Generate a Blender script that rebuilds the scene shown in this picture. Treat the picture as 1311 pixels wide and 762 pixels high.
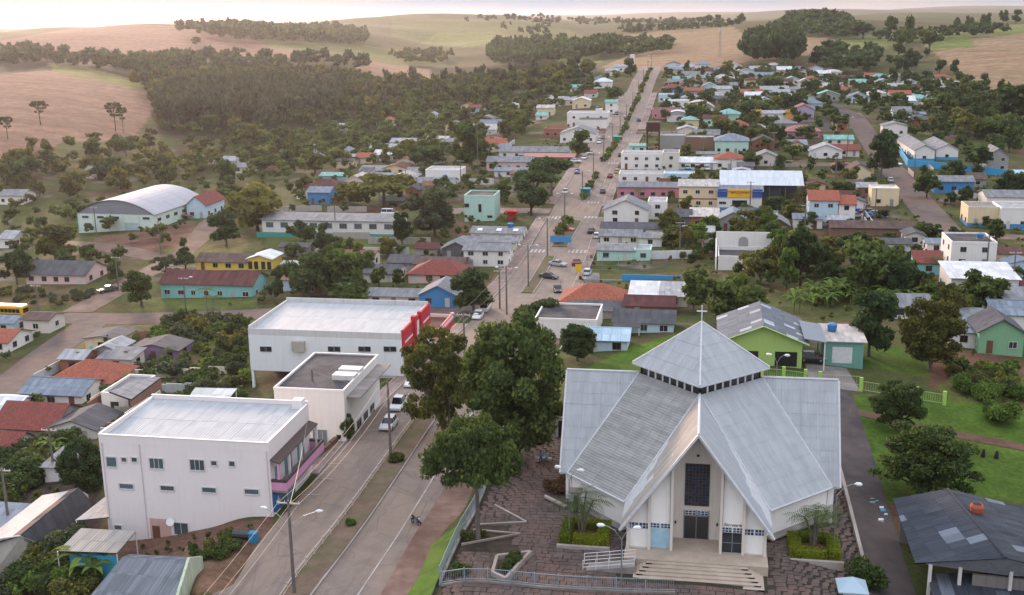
import bpy, bmesh, math, random
import numpy as np
from mathutils import Vector, Matrix

for o in list(bpy.data.objects):
    bpy.data.objects.remove(o)
S = bpy.context.scene
COL = S.collection
rnd = random.Random(7)
nr = np.random.default_rng(11)

# ---------------------------------------------------------------- camera
# World axes follow the street grid: +Y runs up the avenue, +X to its right.
F_PX, CXP, CYP, HORIZON = 1430.0, 655.5, 381.0, 22.0      # on the 1311 x 762 photograph
CAM_H = 52.0
PITCH = math.atan((CYP - HORIZON) / F_PX)
YAW = math.radians(9.86)
ROLL = math.radians(0.8)
_cy, _sy = math.cos(YAW), math.sin(YAW)
C_RIGHT = np.array([_cy, _sy, 0.0])
C_FWDH = np.array([-_sy, _cy, 0.0])
C_FWD = C_FWDH * math.cos(PITCH) + np.array([0, 0, -math.sin(PITCH)])
C_UP = C_FWDH * math.sin(PITCH) + np.array([0, 0, math.cos(PITCH)])
cr, sr = math.cos(ROLL), math.sin(ROLL)
R2 = C_RIGHT * cr - C_UP * sr       # image right
U2 = C_UP * cr + C_RIGHT * sr       # image up
camd = bpy.data.cameras.new('camera')
cam = bpy.data.objects.new('camera', camd)
COL.objects.link(cam)
camd.sensor_width = 36.0
camd.lens = 36.0 * F_PX / 1311.0
camd.clip_start = 0.5
camd.clip_end = 40000
cam.matrix_world = Matrix(((R2[0], U2[0], -C_FWD[0], 0), (R2[1], U2[1], -C_FWD[1], 0),
                           (R2[2], U2[2], -C_FWD[2], CAM_H), (0, 0, 0, 1)))
S.camera = cam

# ---------------------------------------------------------------- sky, sun, exposure
SUN_AZ = math.radians(-31)          # from +Y towards -X : behind the left hills
SUN_EL = math.radians(10)
W = bpy.data.worlds.new('World'); S.world = W; W.use_nodes = True
wn, wl = W.node_tree.nodes, W.node_tree.links
wn.clear()
sky = wn.new('ShaderNodeTexSky'); sky.sky_type = 'NISHITA'; sky.sun_disc = False
sky.sun_elevation = SUN_EL; sky.sun_rotation = SUN_AZ
sky.altitude = 500; sky.air_density = 1.0; sky.dust_density = .7; sky.ozone_density = 2.0
tc = wn.new('ShaderNodeTexCoord'); mp = wn.new('ShaderNodeMapping'); mp.inputs['Scale'].default_value = (1.6, 1.6, 13)
nz = wn.new('ShaderNodeTexNoise'); nz.inputs['Scale'].default_value = 2.2; nz.inputs['Detail'].default_value = 6
cramp = wn.new('ShaderNodeValToRGB'); cramp.color_ramp.elements[0].position = .05; cramp.color_ramp.elements[1].position = .36
mixc = wn.new('ShaderNodeMix'); mixc.data_type = 'RGBA'
bgn = wn.new('ShaderNodeBackground'); wo = wn.new('ShaderNodeOutputWorld')
wl.new(tc.outputs['Generated'], mp.inputs['Vector']); wl.new(mp.outputs[0], nz.inputs['Vector'])
wl.new(nz.outputs['Fac'], cramp.inputs[0]); wl.new(cramp.outputs[0], mixc.inputs[0])
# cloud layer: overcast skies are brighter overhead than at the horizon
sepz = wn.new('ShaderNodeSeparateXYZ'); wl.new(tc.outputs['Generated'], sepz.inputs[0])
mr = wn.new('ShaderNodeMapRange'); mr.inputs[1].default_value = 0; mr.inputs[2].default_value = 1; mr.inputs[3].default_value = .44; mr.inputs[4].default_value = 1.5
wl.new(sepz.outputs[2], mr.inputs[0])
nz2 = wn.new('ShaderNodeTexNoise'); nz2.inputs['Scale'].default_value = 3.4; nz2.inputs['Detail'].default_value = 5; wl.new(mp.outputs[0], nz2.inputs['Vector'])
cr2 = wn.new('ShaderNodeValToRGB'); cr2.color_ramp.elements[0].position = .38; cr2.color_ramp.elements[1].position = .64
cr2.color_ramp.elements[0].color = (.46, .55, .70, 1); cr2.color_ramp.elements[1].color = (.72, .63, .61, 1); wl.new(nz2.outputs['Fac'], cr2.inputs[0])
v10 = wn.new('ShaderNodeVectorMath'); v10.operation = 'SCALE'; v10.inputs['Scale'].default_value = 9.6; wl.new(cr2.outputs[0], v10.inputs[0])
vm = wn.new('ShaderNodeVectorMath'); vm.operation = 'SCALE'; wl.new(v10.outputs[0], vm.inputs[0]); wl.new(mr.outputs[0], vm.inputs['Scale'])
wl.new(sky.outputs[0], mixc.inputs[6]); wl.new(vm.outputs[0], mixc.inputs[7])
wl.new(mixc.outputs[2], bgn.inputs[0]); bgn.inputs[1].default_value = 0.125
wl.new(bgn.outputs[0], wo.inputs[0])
sund = bpy.data.lights.new('sun', 'SUN'); sund.energy = 2.7; sund.angle = math.radians(10); sund.color = (1.0, .70, .52)
sun = bpy.data.objects.new('sun', sund); COL.objects.link(sun)
sdir = Vector((math.sin(SUN_AZ) * math.cos(SUN_EL), math.cos(SUN_AZ) * math.cos(SUN_EL), math.sin(SUN_EL)))
sun.rotation_euler = sdir.to_track_quat('Z', 'Y').to_euler()
VS = S.view_settings
VS.view_transform = 'Standard'; VS.look = 'None'; VS.gamma = 1; VS.use_curve_mapping = False
VS.exposure = 0.88
S.cycles.max_bounces = 5; S.cycles.diffuse_bounces = 3; S.cycles.glossy_bounces = 2
S.cycles.transmission_bounces = 2; S.cycles.volume_bounces = 1; S.cycles.transparent_max_bounces = 4
S.cycles.use_denoising = True

# ---------------------------------------------------------------- terrain
ROAD_X = -36.3
RP = np.array([(-400, 1), (60, .5), (90, 0), (108, -.7), (134, -.6), (180, -2.9), (238, -4.9), (277, -3.9), (338, -3.1),
               (404, -.3), (460, .2), (519, 1.6), (610, 7.6), (706, 14.4), (775, 16.9), (850, 18.5)])

def to_cam(x, y):
    return x * C_RIGHT[0] + y * C_RIGHT[1], x * C_FWDH[0] + y * C_FWDH[1]

CP = []                                                 # (xc/yc, yc, z)
for b in (60, 80, 90, 100, 110, 122, 134, 150, 180, 210, 238, 277, 310, 338, 370, 404, 460, 519, 560, 610, 660, 706, 740, 775, 850):
    for da in (-10, 0, 9):
        xc, yc = to_cam(ROAD_X + da, b)
        CP.append((xc / yc, yc, float(np.interp(b, RP[:, 0], RP[:, 1]))))
for px, yc, z in [
    # left of the avenue
    (-700, 100, -10), (-250, 110, -8), (20, 112, -6), (140, 116, -4.2), (240, 116, -2.4), (262, 98, -1.7), (170, 95, -3.5), (0, 90, -5.5),
    (-400, 170, -11), (0, 155, -7.2), (150, 150, -5.2), (260, 150, -4.6), (360, 160, -3.0), (330, 190, -4.6), (150, 190, -7.3),
    (-300, 230, -11), (0, 215, -8.6), (150, 225, -8), (300, 230, -6.6), (450, 235, -5.4), (-300, 300, -11), (0, 290, -9), (180, 300, -7), (330, 300, -6),
    (450, 300, -5.2), (550, 320, -4.6), (0, 390, -9.5), (200, 390, -8), (400, 400, -5.5), (600, 420, -2), (690, 420, -1),
    (-400, 480, -4), (0, 470, 0), (200, 520, -4), (400, 540, -6), (550, 600, -4), (680, 600, 3), (740, 700, 11),
    (-400, 700, 22), (0, 730, 20), (100, 740, 18), (200, 760, 14), (330, 760, 6), (450, 800, 2), (560, 850, 0), (660, 850, 6), (760, 860, 14),
    (-400, 1000, 22), (0, 980, 21), (150, 1000, 20), (300, 1050, 16), (430, 1100, 17), (560, 1150, -2), (680, 1250, 1), (780, 1150, 14),
    (-400, 1500, 40), (0, 1480, 38), (150, 1480, 44), (250, 1480, 43), (380, 1600, 28), (470, 1650, 20), (560, 1900, 9), (680, 1700, 22), (780, 1700, 27),
    # right of the avenue
    (560, 104, 0.9), (600, 130, .9), (700, 104, 1.4), (840, 104, 1.4), (990, 104, 1.4), (900, 80, 1.4), (700, 80, 1.2), (1060, 104, 1.0), (860, 140, 1.6), (720, 150, 1.2), (1080, 140, 1.0),
    (1180, 104, -1.0), (1311, 104, -2.2), (1250, 80, -1.5), (1700, 110, -4), (1180, 135, -.3), (1311, 140, -1.4), (1600, 140, -3), (1100, 165, .2), (1000, 165, 1.0), (860, 175, .2), (760, 175, -.5),
    (1200, 190, -1.0), (1311, 190, -1.6), (1600, 200, -3), (820, 240, -4), (900, 235, -3.2), (1000, 240, -3), (1150, 240, -2.6), (1311, 245, -2.8), (1600, 260, -4),
    (850, 310, -3.4), (1000, 310, -2.8), (1150, 310, -2.4), (1311, 310, -2.4), (1600, 320, -4),
    (850, 400, -.4), (1000, 400, .2), (1150, 410, .5), (1311, 400, 0), (1600, 400, 0),
    (870, 520, 2), (1000, 500, 5.5), (1100, 500, 6.5), (1200, 520, 5.5), (1311, 520, 3), (1600, 520, 2),
    (900, 640, 9), (1000, 640, 8.5), (1100, 650, 8), (1200, 640, 8), (1311, 640, 11), (1600, 640, 12),
    (900, 780, 16), (1000, 800, 15), (1120, 800, 11), (1220, 790, 18), (1311, 790, 21), (1600, 800, 22),
    (880, 1000, 20), (1000, 1000, 22), (1130, 1000, 24), (1250, 1000, 30), (1600, 1000, 32),
    (900, 1500, 31), (1010, 1350, 42), (1050, 1380, 47), (1110, 1350, 36), (1200, 1400, 34), (1311, 1400, 38), (1600, 1400, 38),
    (-600, 2500, 36), (0, 2500, 30), (300, 2400, 36), (450, 2400, 46), (560, 2400, 57), (620, 2400, 54), (720, 2500, 34), (830, 2400, 30), (1000, 2200, 30), (1311, 2200, 26), (1700, 2400, 26),
    (0, 3400, 38), (300, 3400, 22), (700, 3400, 44), (900, 3400, 26), (1150, 3400, 44), (1311, 3400, 40),
    (-600, 4600, 5), (0, 4600, 8), (400, 4600, 6), (800, 4600, 2), (1311, 4600, 8), (1700, 4600, 10), (300, 6300, 46), (750, 6300, 30), (1000, 6300, 52), (1311, 6300, 40),
    (-600, 9000, 40), (0, 9000, 40), (400, 9000, 44), (700, 9000, 56), (1000, 9000, 58), (1311, 9000, 66), (1800, 9000, 66)]:
    CP.append(((px - CXP) / F_PX, yc, z))
CP = np.array(CP)
KT = 3.2

def _feat(t, yc):
    return np.stack([t * KT, np.log(yc)], -1)

def _tps(r2):
    return .5 * r2 * np.log(r2 + 1e-12)
_P = _feat(CP[:, 0], CP[:, 1])
_n = len(CP)
_A = np.zeros((_n + 3, _n + 3))
_A[:_n, :_n] = _tps(((_P[:, None] - _P[None]) ** 2).sum(-1)) + np.eye(_n) * 2e-4
_A[:_n, _n] = 1; _A[:_n, _n + 1:] = _P; _A[_n, :_n] = 1; _A[_n + 1:, :_n] = _P.T
_w = np.linalg.solve(_A, np.concatenate([CP[:, 2], np.zeros(3)]))

def T(x, y):
    """ground height at world x, y"""
    x = np.asarray(x, float); y = np.asarray(y, float)
    xc, yc = to_cam(x, y)
    yk = np.clip(yc, 62, 9400)
    t = np.clip(xc / yk, -1.0, 1.0)
    q = _feat(t, yk).reshape(-1, 2)
    out = np.empty(len(q))
    for i in range(0, len(q), 20000):
        qq = q[i:i + 20000]
        r2 = ((qq[:, None] - _P[None]) ** 2).sum(-1)
        out[i:i + 20000] = _tps(r2) @ _w[:_n] + _w[_n] + qq @ _w[_n + 1:]
    out = out.reshape(x.shape)
    # rolling relief of the open country
    f = np.clip((yk - 900) / 700, 0, 1)
    g = np.clip((yk - 3000) / 2500, 0, 1)
    roll = 4.5 * np.sin(x / 92 + 1.3 * np.sin(y / 260)) * np.sin(y / 140 + .8) + 3.0 * np.sin((x + y) / 61) * np.cos(y / 83 - x / 190)
    far = 15 * np.sin(x / 610 + 1.1) * np.sin(y / 420) + 8 * np.sin(x / 330 - y / 900)
    return out + f * (1 - g) * roll + g * far

def Tz(x, y):
    return float(T(x, y))

# ---------------------------------------------------------------- photo pixel -> place on the ground
def ray(px, py):
    u = (px - CXP) / F_PX; v = (py - CYP) / F_PX
    return R2 * u - U2 * v + C_FWD

def proj(x, y, z):
    d = np.array([x, y, z - CAM_H]); w = d @ C_FWD
    return CXP + F_PX * (d @ R2) / w, CYP - F_PX * (d @ U2) / w, w

_RT = np.geomspace(70, 9000, 260)
def at(px, py, dz=0.0):
    """ground point seen at a photo pixel (first hit, optionally on a level dz above the ground)"""
    d = ray(px, py)
    k = _RT / (d @ C_FWDH)
    P = d[None] * k[:, None]
    h = P[:, 2] + CAM_H - T(P[:, 0], P[:, 1]) - dz
    i = int(np.argmax(h < 0)) if (h < 0).any() else len(h) - 1
    i = max(i, 1)
    a, b = k[i - 1], k[i]
    ha, hb = h[i - 1], h[i]
    for _ in range(5):
        m = a + (b - a) * ha / (ha - hb) if abs(ha - hb) > 1e-9 else a
        p = d * m
        hm = p[2] + CAM_H - Tz(p[0], p[1]) - dz
        if hm > 0: a, ha = m, hm
        else: b, hb = m, hm
    p = d * (a + (b - a) * ha / (ha - hb) if abs(ha - hb) > 1e-9 else a)
    return float(p[0]), float(p[1]), float(p[2] + CAM_H)

def at_z(px, py, z):
    d = ray(px, py); k = (z - CAM_H) / d[2]; p = d * k
    return float(p[0]), float(p[1])

def at_y(px, py, y):
    d = ray(px, py); p = d * (y / d[1]); return float(p[0]), float(p[2] + CAM_H)

def at_x(px, py, x):
    d = ray(px, py); p = d * (x / d[0]); return float(p[1]), float(p[2] + CAM_H)

def height_at(x, y, py):
    """z of the point above (x, y) that shows on photo row py"""
    lo, hi = -30.0, 120.0
    for _ in range(40):
        m = (lo + hi) / 2
        if proj(x, y, m)[1] > py: lo = m
        else: hi = m
    return lo

def x_at_px(px, y, z):
    """x of the point at depth y, height z, that shows on photo column px"""
    lo, hi = -900.0, 900.0
    for _ in range(45):
        m = (lo + hi) / 2
        if proj(m, y, z)[0] < px: lo = m
        else: hi = m
    return lo

# ---------------------------------------------------------------- materials
MATS = {}
def srgb(h):
    h = h.lstrip('#'); v = [int(h[i:i + 2], 16) / 255 for i in (0, 2, 4)]
    return tuple(c / 12.92 if c <= .04045 else ((c + .055) / 1.055) ** 2.4 for c in v)

def new_mat(name):
    m = bpy.data.materials.new(name); m.use_nodes = True
    nt = m.node_tree
    return m, nt, nt.nodes, nt.links, nt.nodes['Principled BSDF']

def N(nt, kind, **kw):
    n = nt.nodes.new(kind)
    for k, v in kw.items():
        if k in n.inputs: n.inputs[k].default_value = v
        else: setattr(n, k, v)
    return n

def mixrgb(nt, fac, a, b, blend='MIX'):
    m = nt.nodes.new('ShaderNodeMix'); m.data_type = 'RGBA'; m.blend_type = blend
    for i, v in ((0, fac), (6, a), (7, b)):
        if hasattr(v, 'links') or hasattr(v, 'is_linked'): nt.links.new(v, m.inputs[i])
        else: m.inputs[i].default_value = v if i == 0 else (*v[:3], 1)
    return m.outputs[2]

def ramp(nt, sock, p0, p1, c0=(0, 0, 0), c1=(1, 1, 1)):
    r = nt.nodes.new('ShaderNodeValToRGB'); e = r.color_ramp.elements
    e[0].position, e[1].position = p0, p1; e[0].color = (*c0, 1); e[1].color = (*c1, 1)
    nt.links.new(sock, r.inputs[0]); return r.outputs[0]

def noise(nt, vec, scale, detail=4, rough=.6):
    n = N(nt, 'ShaderNodeTexNoise', Scale=scale, Detail=detail, Roughness=rough)
    if vec is not None: nt.links.new(vec, n.inputs['Vector'])
    return n.outputs['Fac']

def coords(nt, which='Object', scale=None):
    t = nt.nodes.new('ShaderNodeTexCoord'); o = t.outputs[which]
    if scale:
        m = nt.nodes.new('ShaderNodeMapping'); m.inputs['Scale'].default_value = scale
        nt.links.new(o, m.inputs['Vector']); o = m.outputs[0]
    return o

def wpos(nt, scale=None):
    g = nt.nodes.new('ShaderNodeNewGeometry'); o = g.outputs['Position']
    if scale:
        m = nt.nodes.new('ShaderNodeMapping'); m.inputs['Scale'].default_value = scale
        nt.links.new(o, m.inputs['Vector']); o = m.outputs[0]
    return o

def bump(nt, bs, sock, dist, strength=1.0):
    b = nt.nodes.new('ShaderNodeBump'); b.inputs['Distance'].default_value = dist; b.inputs['Strength'].default_value = strength
    nt.links.new(sock, b.inputs['Height']); nt.links.new(b.outputs[0], bs.inputs['Normal'])

def paint(col, dirt=.25, rough=.8):
    """painted or plastered wall: patches, rain streaks"""
    key = ('paint', col, dirt)
    if key in MATS: return MATS[key]
    m, nt, n, l, bs = new_mat('painted_plaster')
    c = srgb(col) if isinstance(col, str) else col
    w = wpos(nt)
    a = noise(nt, w, .6, 5)
    s = noise(nt, wpos(nt, (2.4, 2.4, .22)), 1.0, 4, .7)
    dark = tuple(x * y for x, y in zip(c, (.55, .5, .44)))
    k = ramp(nt, a, .35, .8)
    k2 = ramp(nt, s, .48, .78)
    mul = nt.nodes.new('ShaderNodeMath'); mul.operation = 'MULTIPLY_ADD'
    l.new(k2, mul.inputs[0]); mul.inputs[1].default_value = dirt * 1.5; mul.inputs[2].default_value = 0
    f2 = nt.nodes.new('ShaderNodeMath'); f2.operation = 'MULTIPLY_ADD'
    l.new(k, f2.inputs[0]); f2.inputs[1].default_value = dirt * .7; l.new(mul.outputs[0], f2.inputs[2]); f2.use_clamp = True
    l.new(mixrgb(nt, f2.outputs[0], c, dark), bs.inputs['Base Color'])
    bs.inputs['Roughness'].default_value = rough
    bump(nt, bs, noise(nt, w, 9, 3), .015, .4)
    MATS[key] = m; return m

def sheet(col, period=.24, stain=.45, seam=1.5, metal=False, dark=.45, vary=.10):
    """corrugated roof sheets; UV in metres: u along the ridge, v down the slope"""
    key = ('sheet', col, period, stain, seam, metal, vary)
    if key in MATS: return MATS[key]
    m, nt, n, l, bs = new_mat('corrugated_sheet')
    c = srgb(col) if isinstance(col, str) else col
    uv = coords(nt, 'UV')
    oi = nt.nodes.new('ShaderNodeObjectInfo')
    st = noise(nt, coords(nt, 'UV', (1.3, .16, 1)), 1.0, 5, .65)
    pt = noise(nt, wpos(nt), .35, 5, .65)
    cell = nt.nodes.new('ShaderNodeTexWhiteNoise'); cell.noise_dimensions = '3D'
    sn = nt.nodes.new('ShaderNodeVectorMath'); sn.operation = 'FLOOR'
    sc = nt.nodes.new('ShaderNodeMapping'); sc.inputs['Scale'].default_value = (1 / 1.1, 1 / max(seam, .1), 1)
    l.new(uv, sc.inputs['Vector']); l.new(sc.outputs[0], sn.inputs[0])
    ad = nt.nodes.new('ShaderNodeVectorMath'); l.new(sn.outputs[0], ad.inputs[0]); l.new(oi.outputs['Random'], ad.inputs[1])
    l.new(ad.outputs[0], cell.inputs['Vector'])
    d1 = tuple(x * dark for x in c)
    base = mixrgb(nt, ramp(nt, st, .42, .8), c, tuple(x * (1 - stain) for x in c))
    base = mixrgb(nt, ramp(nt, pt, .52, .78, (0, 0, 0), (stain, stain, stain)), base, d1)
    v0 = 1 - vary * 2
    shade = ramp(nt, cell.outputs['Value'], 0, 1, (v0, v0, v0), (1 + vary, 1 + vary, 1 + vary))
    base = mixrgb(nt, 1.0, base, shade, 'MULTIPLY')
    l.new(base, bs.inputs['Base Color'])
    bs.inputs['Roughness'].default_value = .75 if metal else .88
    bs.inputs['Specular IOR Level'].default_value = .3
    wv = N(nt, 'ShaderNodeTexWave', Scale=1.0 / period * .16 * 2 , Distortion=0.0)
    wv.wave_type = 'BANDS'; wv.bands_direction = 'X'
    wv.inputs['Scale'].default_value = math.pi * 2 / (20 * period)
    l.new(uv, wv.inputs['Vector'])
    bump(nt, bs, wv.outputs['Fac'], .045, .8)
    MATS[key] = m; return m

def tiles(col='#a4553a'):
    key = ('tiles', col)
    if key in MATS: return MATS[key]
    m, nt, n, l, bs = new_mat('clay_tiles')
    c = srgb(col)
    uv = coords(nt, 'UV')
    br = N(nt, 'ShaderNodeTexBrick', Scale=1.0)
    br.inputs['Color1'].default_value = (*c, 1); br.inputs['Color2'].default_value = (c[0] * .62, c[1] * .58, c[2] * .6, 1)
    br.inputs['Mortar'].default_value = (c[0] * .3, c[1] * .3, c[2] * .3, 1)
    br.inputs['Brick Width'].default_value = .24; br.inputs['Row Height'].default_value = .4; br.inputs['Mortar Size'].default_value = .02
    l.new(uv, br.inputs['Vector'])
    a = noise(nt, wpos(nt), .55, 5, .7)
    base = mixrgb(nt, ramp(nt, a, .45, .75, (0, 0, 0), (.75, .75, .75)), br.outputs['Color'], (c[0] * .33 + .02, c[1] * .4 + .02, c[2] * .5 + .02))
    l.new(base, bs.inputs['Base Color']); bs.inputs['Roughness'].default_value = .9
    wv = N(nt, 'ShaderNodeTexWave'); wv.bands_direction = 'X'; wv.inputs['Scale'].default_value = math.pi * 2 / (20 * .24)
    l.new(uv, wv.inputs['Vector']); bump(nt, bs, wv.outputs['Fac'], .05, .8)
    MATS[key] = m; return m

def plain(name, col, rough=.6, metal=0.0, vary=.12, emis=0, spec=.5):
    key = ('plain', name, col)
    if key in MATS: return MATS[key]
    m, nt, n, l, bs = new_mat(name)
    c = srgb(col) if isinstance(col, str) else col
    a = noise(nt, coords(nt), 1.7, 4)
    l.new(mixrgb(nt, ramp(nt, a, .3, .75), c, tuple(x * (1 - vary * 2) for x in c)), bs.inputs['Base Color'])
    bs.inputs['Roughness'].default_value = rough; bs.inputs['Metallic'].default_value = metal
    bs.inputs['Specular IOR Level'].default_value = spec
    if emis: bs.inputs['Emission Color'].default_value = (*c, 1); bs.inputs['Emission Strength'].default_value = emis
    MATS[key] = m; return m

def glass(col='#2a333c'):
    key = ('glass', col)
    if key in MATS: return MATS[key]
    m, nt, n, l, bs = new_mat('window_glass')
    c = srgb(col)
    oi = nt.nodes.new('ShaderNodeObjectInfo')
    l.new(mixrgb(nt, oi.outputs['Random'], c, tuple(x * .45 for x in c)), bs.inputs['Base Color'])
    bs.inputs['Roughness'].default_value = .12; bs.inputs['IOR'].default_value = 1.5
    MATS[key] = m; return m

def carpaint(col):
    key = ('car', col)
    if key in MATS: return MATS[key]
    m, nt, n, l, bs = new_mat('car_paint')
    c = srgb(col)
    l.new(mixrgb(nt, ramp(nt, noise(nt, coords(nt), 2.5), .4, .8), c, tuple(x * .8 + .01 for x in c)), bs.inputs['Base Color'])
    bs.inputs['Roughness'].default_value = .3; bs.inputs['Coat Weight'].default_value = .4
    MATS[key] = m; return m

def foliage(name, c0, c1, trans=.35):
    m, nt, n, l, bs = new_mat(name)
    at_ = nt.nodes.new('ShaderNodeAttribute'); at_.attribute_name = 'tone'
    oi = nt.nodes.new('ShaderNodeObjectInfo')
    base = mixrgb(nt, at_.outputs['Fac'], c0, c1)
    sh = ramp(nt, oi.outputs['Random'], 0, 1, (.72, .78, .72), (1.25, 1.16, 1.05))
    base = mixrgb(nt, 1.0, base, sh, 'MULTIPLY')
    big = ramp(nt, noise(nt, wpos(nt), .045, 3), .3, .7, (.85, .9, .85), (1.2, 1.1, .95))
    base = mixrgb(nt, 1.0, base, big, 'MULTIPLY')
    l.new(base, bs.inputs['Base Color']); bs.inputs['Roughness'].default_value = .75; bs.inputs['Specular IOR Level'].default_value = .25
    tr = nt.nodes.new('ShaderNodeBsdfTranslucent'); ms = nt.nodes.new('ShaderNodeMixShader')
    l.new(mixrgb(nt, 1.0, base, (1.15, 1.1, .6), 'MULTIPLY'), tr.inputs['Color'])
    ms.inputs[0].default_value = trans
    l.new(bs.outputs[0], ms.inputs[1]); l.new(tr.outputs[0], ms.inputs[2])
    l.new(ms.outputs[0], nt.nodes['Material Output'].inputs['Surface'])
    return m

FOL = {
    'dark': foliage('foliage_dark_green', (.020, .041, .020), (.074, .130, .046)),
    'mid': foliage('foliage_green', (.028, .050, .019), (.112, .168, .048)),
    'olive': foliage('foliage_olive', (.040, .052, .020), (.18, .195, .055)),
    'grey': foliage('foliage_grey_green', (.042, .056, .040), (.12, .15, .095)),
    'autumn': foliage('foliage_yellowing', (.038, .050, .016), (.17, .165, .045)),
    'bright': foliage('foliage_bright_green', (.045, .085, .018), (.16, .26, .055)),
    'hedge': foliage('foliage_hedge', (.09, .12, .008), (.27, .33, .025)),
    'pink': foliage('foliage_flowering', (.05, .06, .02), (.24, .10, .08)),
}
BARK = plain('bark', '#4c4138', .95, vary=.3)
BARK_PALE = plain('pale_bark', '#77706a', .95, vary=.3)

def ground_mat(name, c0, c1, scale, c2=None, scale2=.05, b=.03, rough=.95, amt=(.38, .68), c3=None, patches=None):
    key = ('ground', name)
    if key in MATS: return MATS[key]
    m, nt, n, l, bs = new_mat(name)
    w = wpos(nt)
    base = mixrgb(nt, ramp(nt, noise(nt, w, scale, 6, .65), *amt), c0, c1)
    if c2: base = mixrgb(nt, ramp(nt, noise(nt, w, scale2, 5, .6), .45, .72), base, c2)
    if c3: base = mixrgb(nt, ramp(nt, noise(nt, wpos(nt, (1.1, .06, 1)), .9, 4, .6), .5, .75, (0, 0, 0), (.7, .7, .7)), base, c3)
    if patches:      # repaired rectangles and cracks
        vo = N(nt, 'ShaderNodeTexVoronoi', Scale=.22); vo.feature = 'DISTANCE_TO_EDGE'; l.new(w, vo.inputs['Vector'])
        base = mixrgb(nt, ramp(nt, vo.outputs['Distance'], 0, .016, (.6, .6, .6), (0, 0, 0)), base, patches)
    l.new(base, bs.inputs['Base Color']); bs.inputs['Roughness'].default_value = rough
    bs.inputs['Specular IOR Level'].default_value = .2
    bump(nt, bs, noise(nt, w, scale * 4, 5, .7), b, .7)
    MATS[key] = m; return m

M_ASPH = ground_mat('asphalt', (.19, .155, .132), (.25, .205, .172), .5, (.26, .195, .15), .06, .01, .9, c3=(.12, .10, .093), patches=(.125, .105, .098))
M_ASPH_DARK = ground_mat('dark_asphalt', (.050, .046, .048), (.085, .074, .072), .4, (.11, .085, .075), .05, .01)
M_SIDE = ground_mat('pavement_concrete', (.21, .165, .145), (.31, .25, .22), .7, (.13, .085, .07), .11, .02)
M_REDDIRT = ground_mat('red_earth', (.085, .045, .033), (.15, .085, .06), .35, (.17, .115, .08), .05, .06)
M_DIRT = ground_mat('dirt_road', (.15, .105, .085), (.23, .165, .13), .4, (.10, .065, .05), .06, .04)
M_LAWN = ground_mat('lawn', (.055, .11, .012), (.10, .18, .022), .5, (.12, .17, .03), .09, .08)
M_STONE = ground_mat('basalt_paver', (.075, .058, .053), (.135, .105, .095), .9, (.16, .105, .085), .15, .02)
M_PAVEGAP = ground_mat('paver_joint', (.03, .024, .02), (.05, .045, .028), 1.2, None, .1, .02)
M_KERB = ground_mat('kerb_concrete', (.30, .27, .25), (.42, .39, .36), .8, (.22, .16, .13), .2, .01)
M_MARK = ground_mat('road_paint', (.36, .34, .32), (.52, .50, .47), 1.5, (.28, .24, .22), .35, .003)
M_CONC = ground_mat('concrete', (.20, .185, .175), (.30, .28, .265), .6, (.14, .12, .11), .12, .01)
M_SLAB = ground_mat('flat_roof_slab', (.045, .045, .05), (.085, .085, .092), .3, (.13, .12, .115), .2, .01)
M_METAL = plain('galvanised_metal', '#9aa0a4', .45, .6)
M_WHITEM = plain('white_metal', '#d9dcdc', .45, .0, .06)
M_POLE = plain('pole_concrete', '#6f6964', .9, 0, .2)
M_DARK = plain('dark_void', '#17181b', .9, 0, .1)
M_BLACK = plain('black_rubber', '#151515', .8, 0, .1)
M_WOOD = plain('weathered_wood', '#6d5a4a', .9, 0, .3)
M_CABLE = plain('cable', '#3a3a3c', .6)
M_CABLE_L = plain('pale_cable', '#9a948e', .6)

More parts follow.
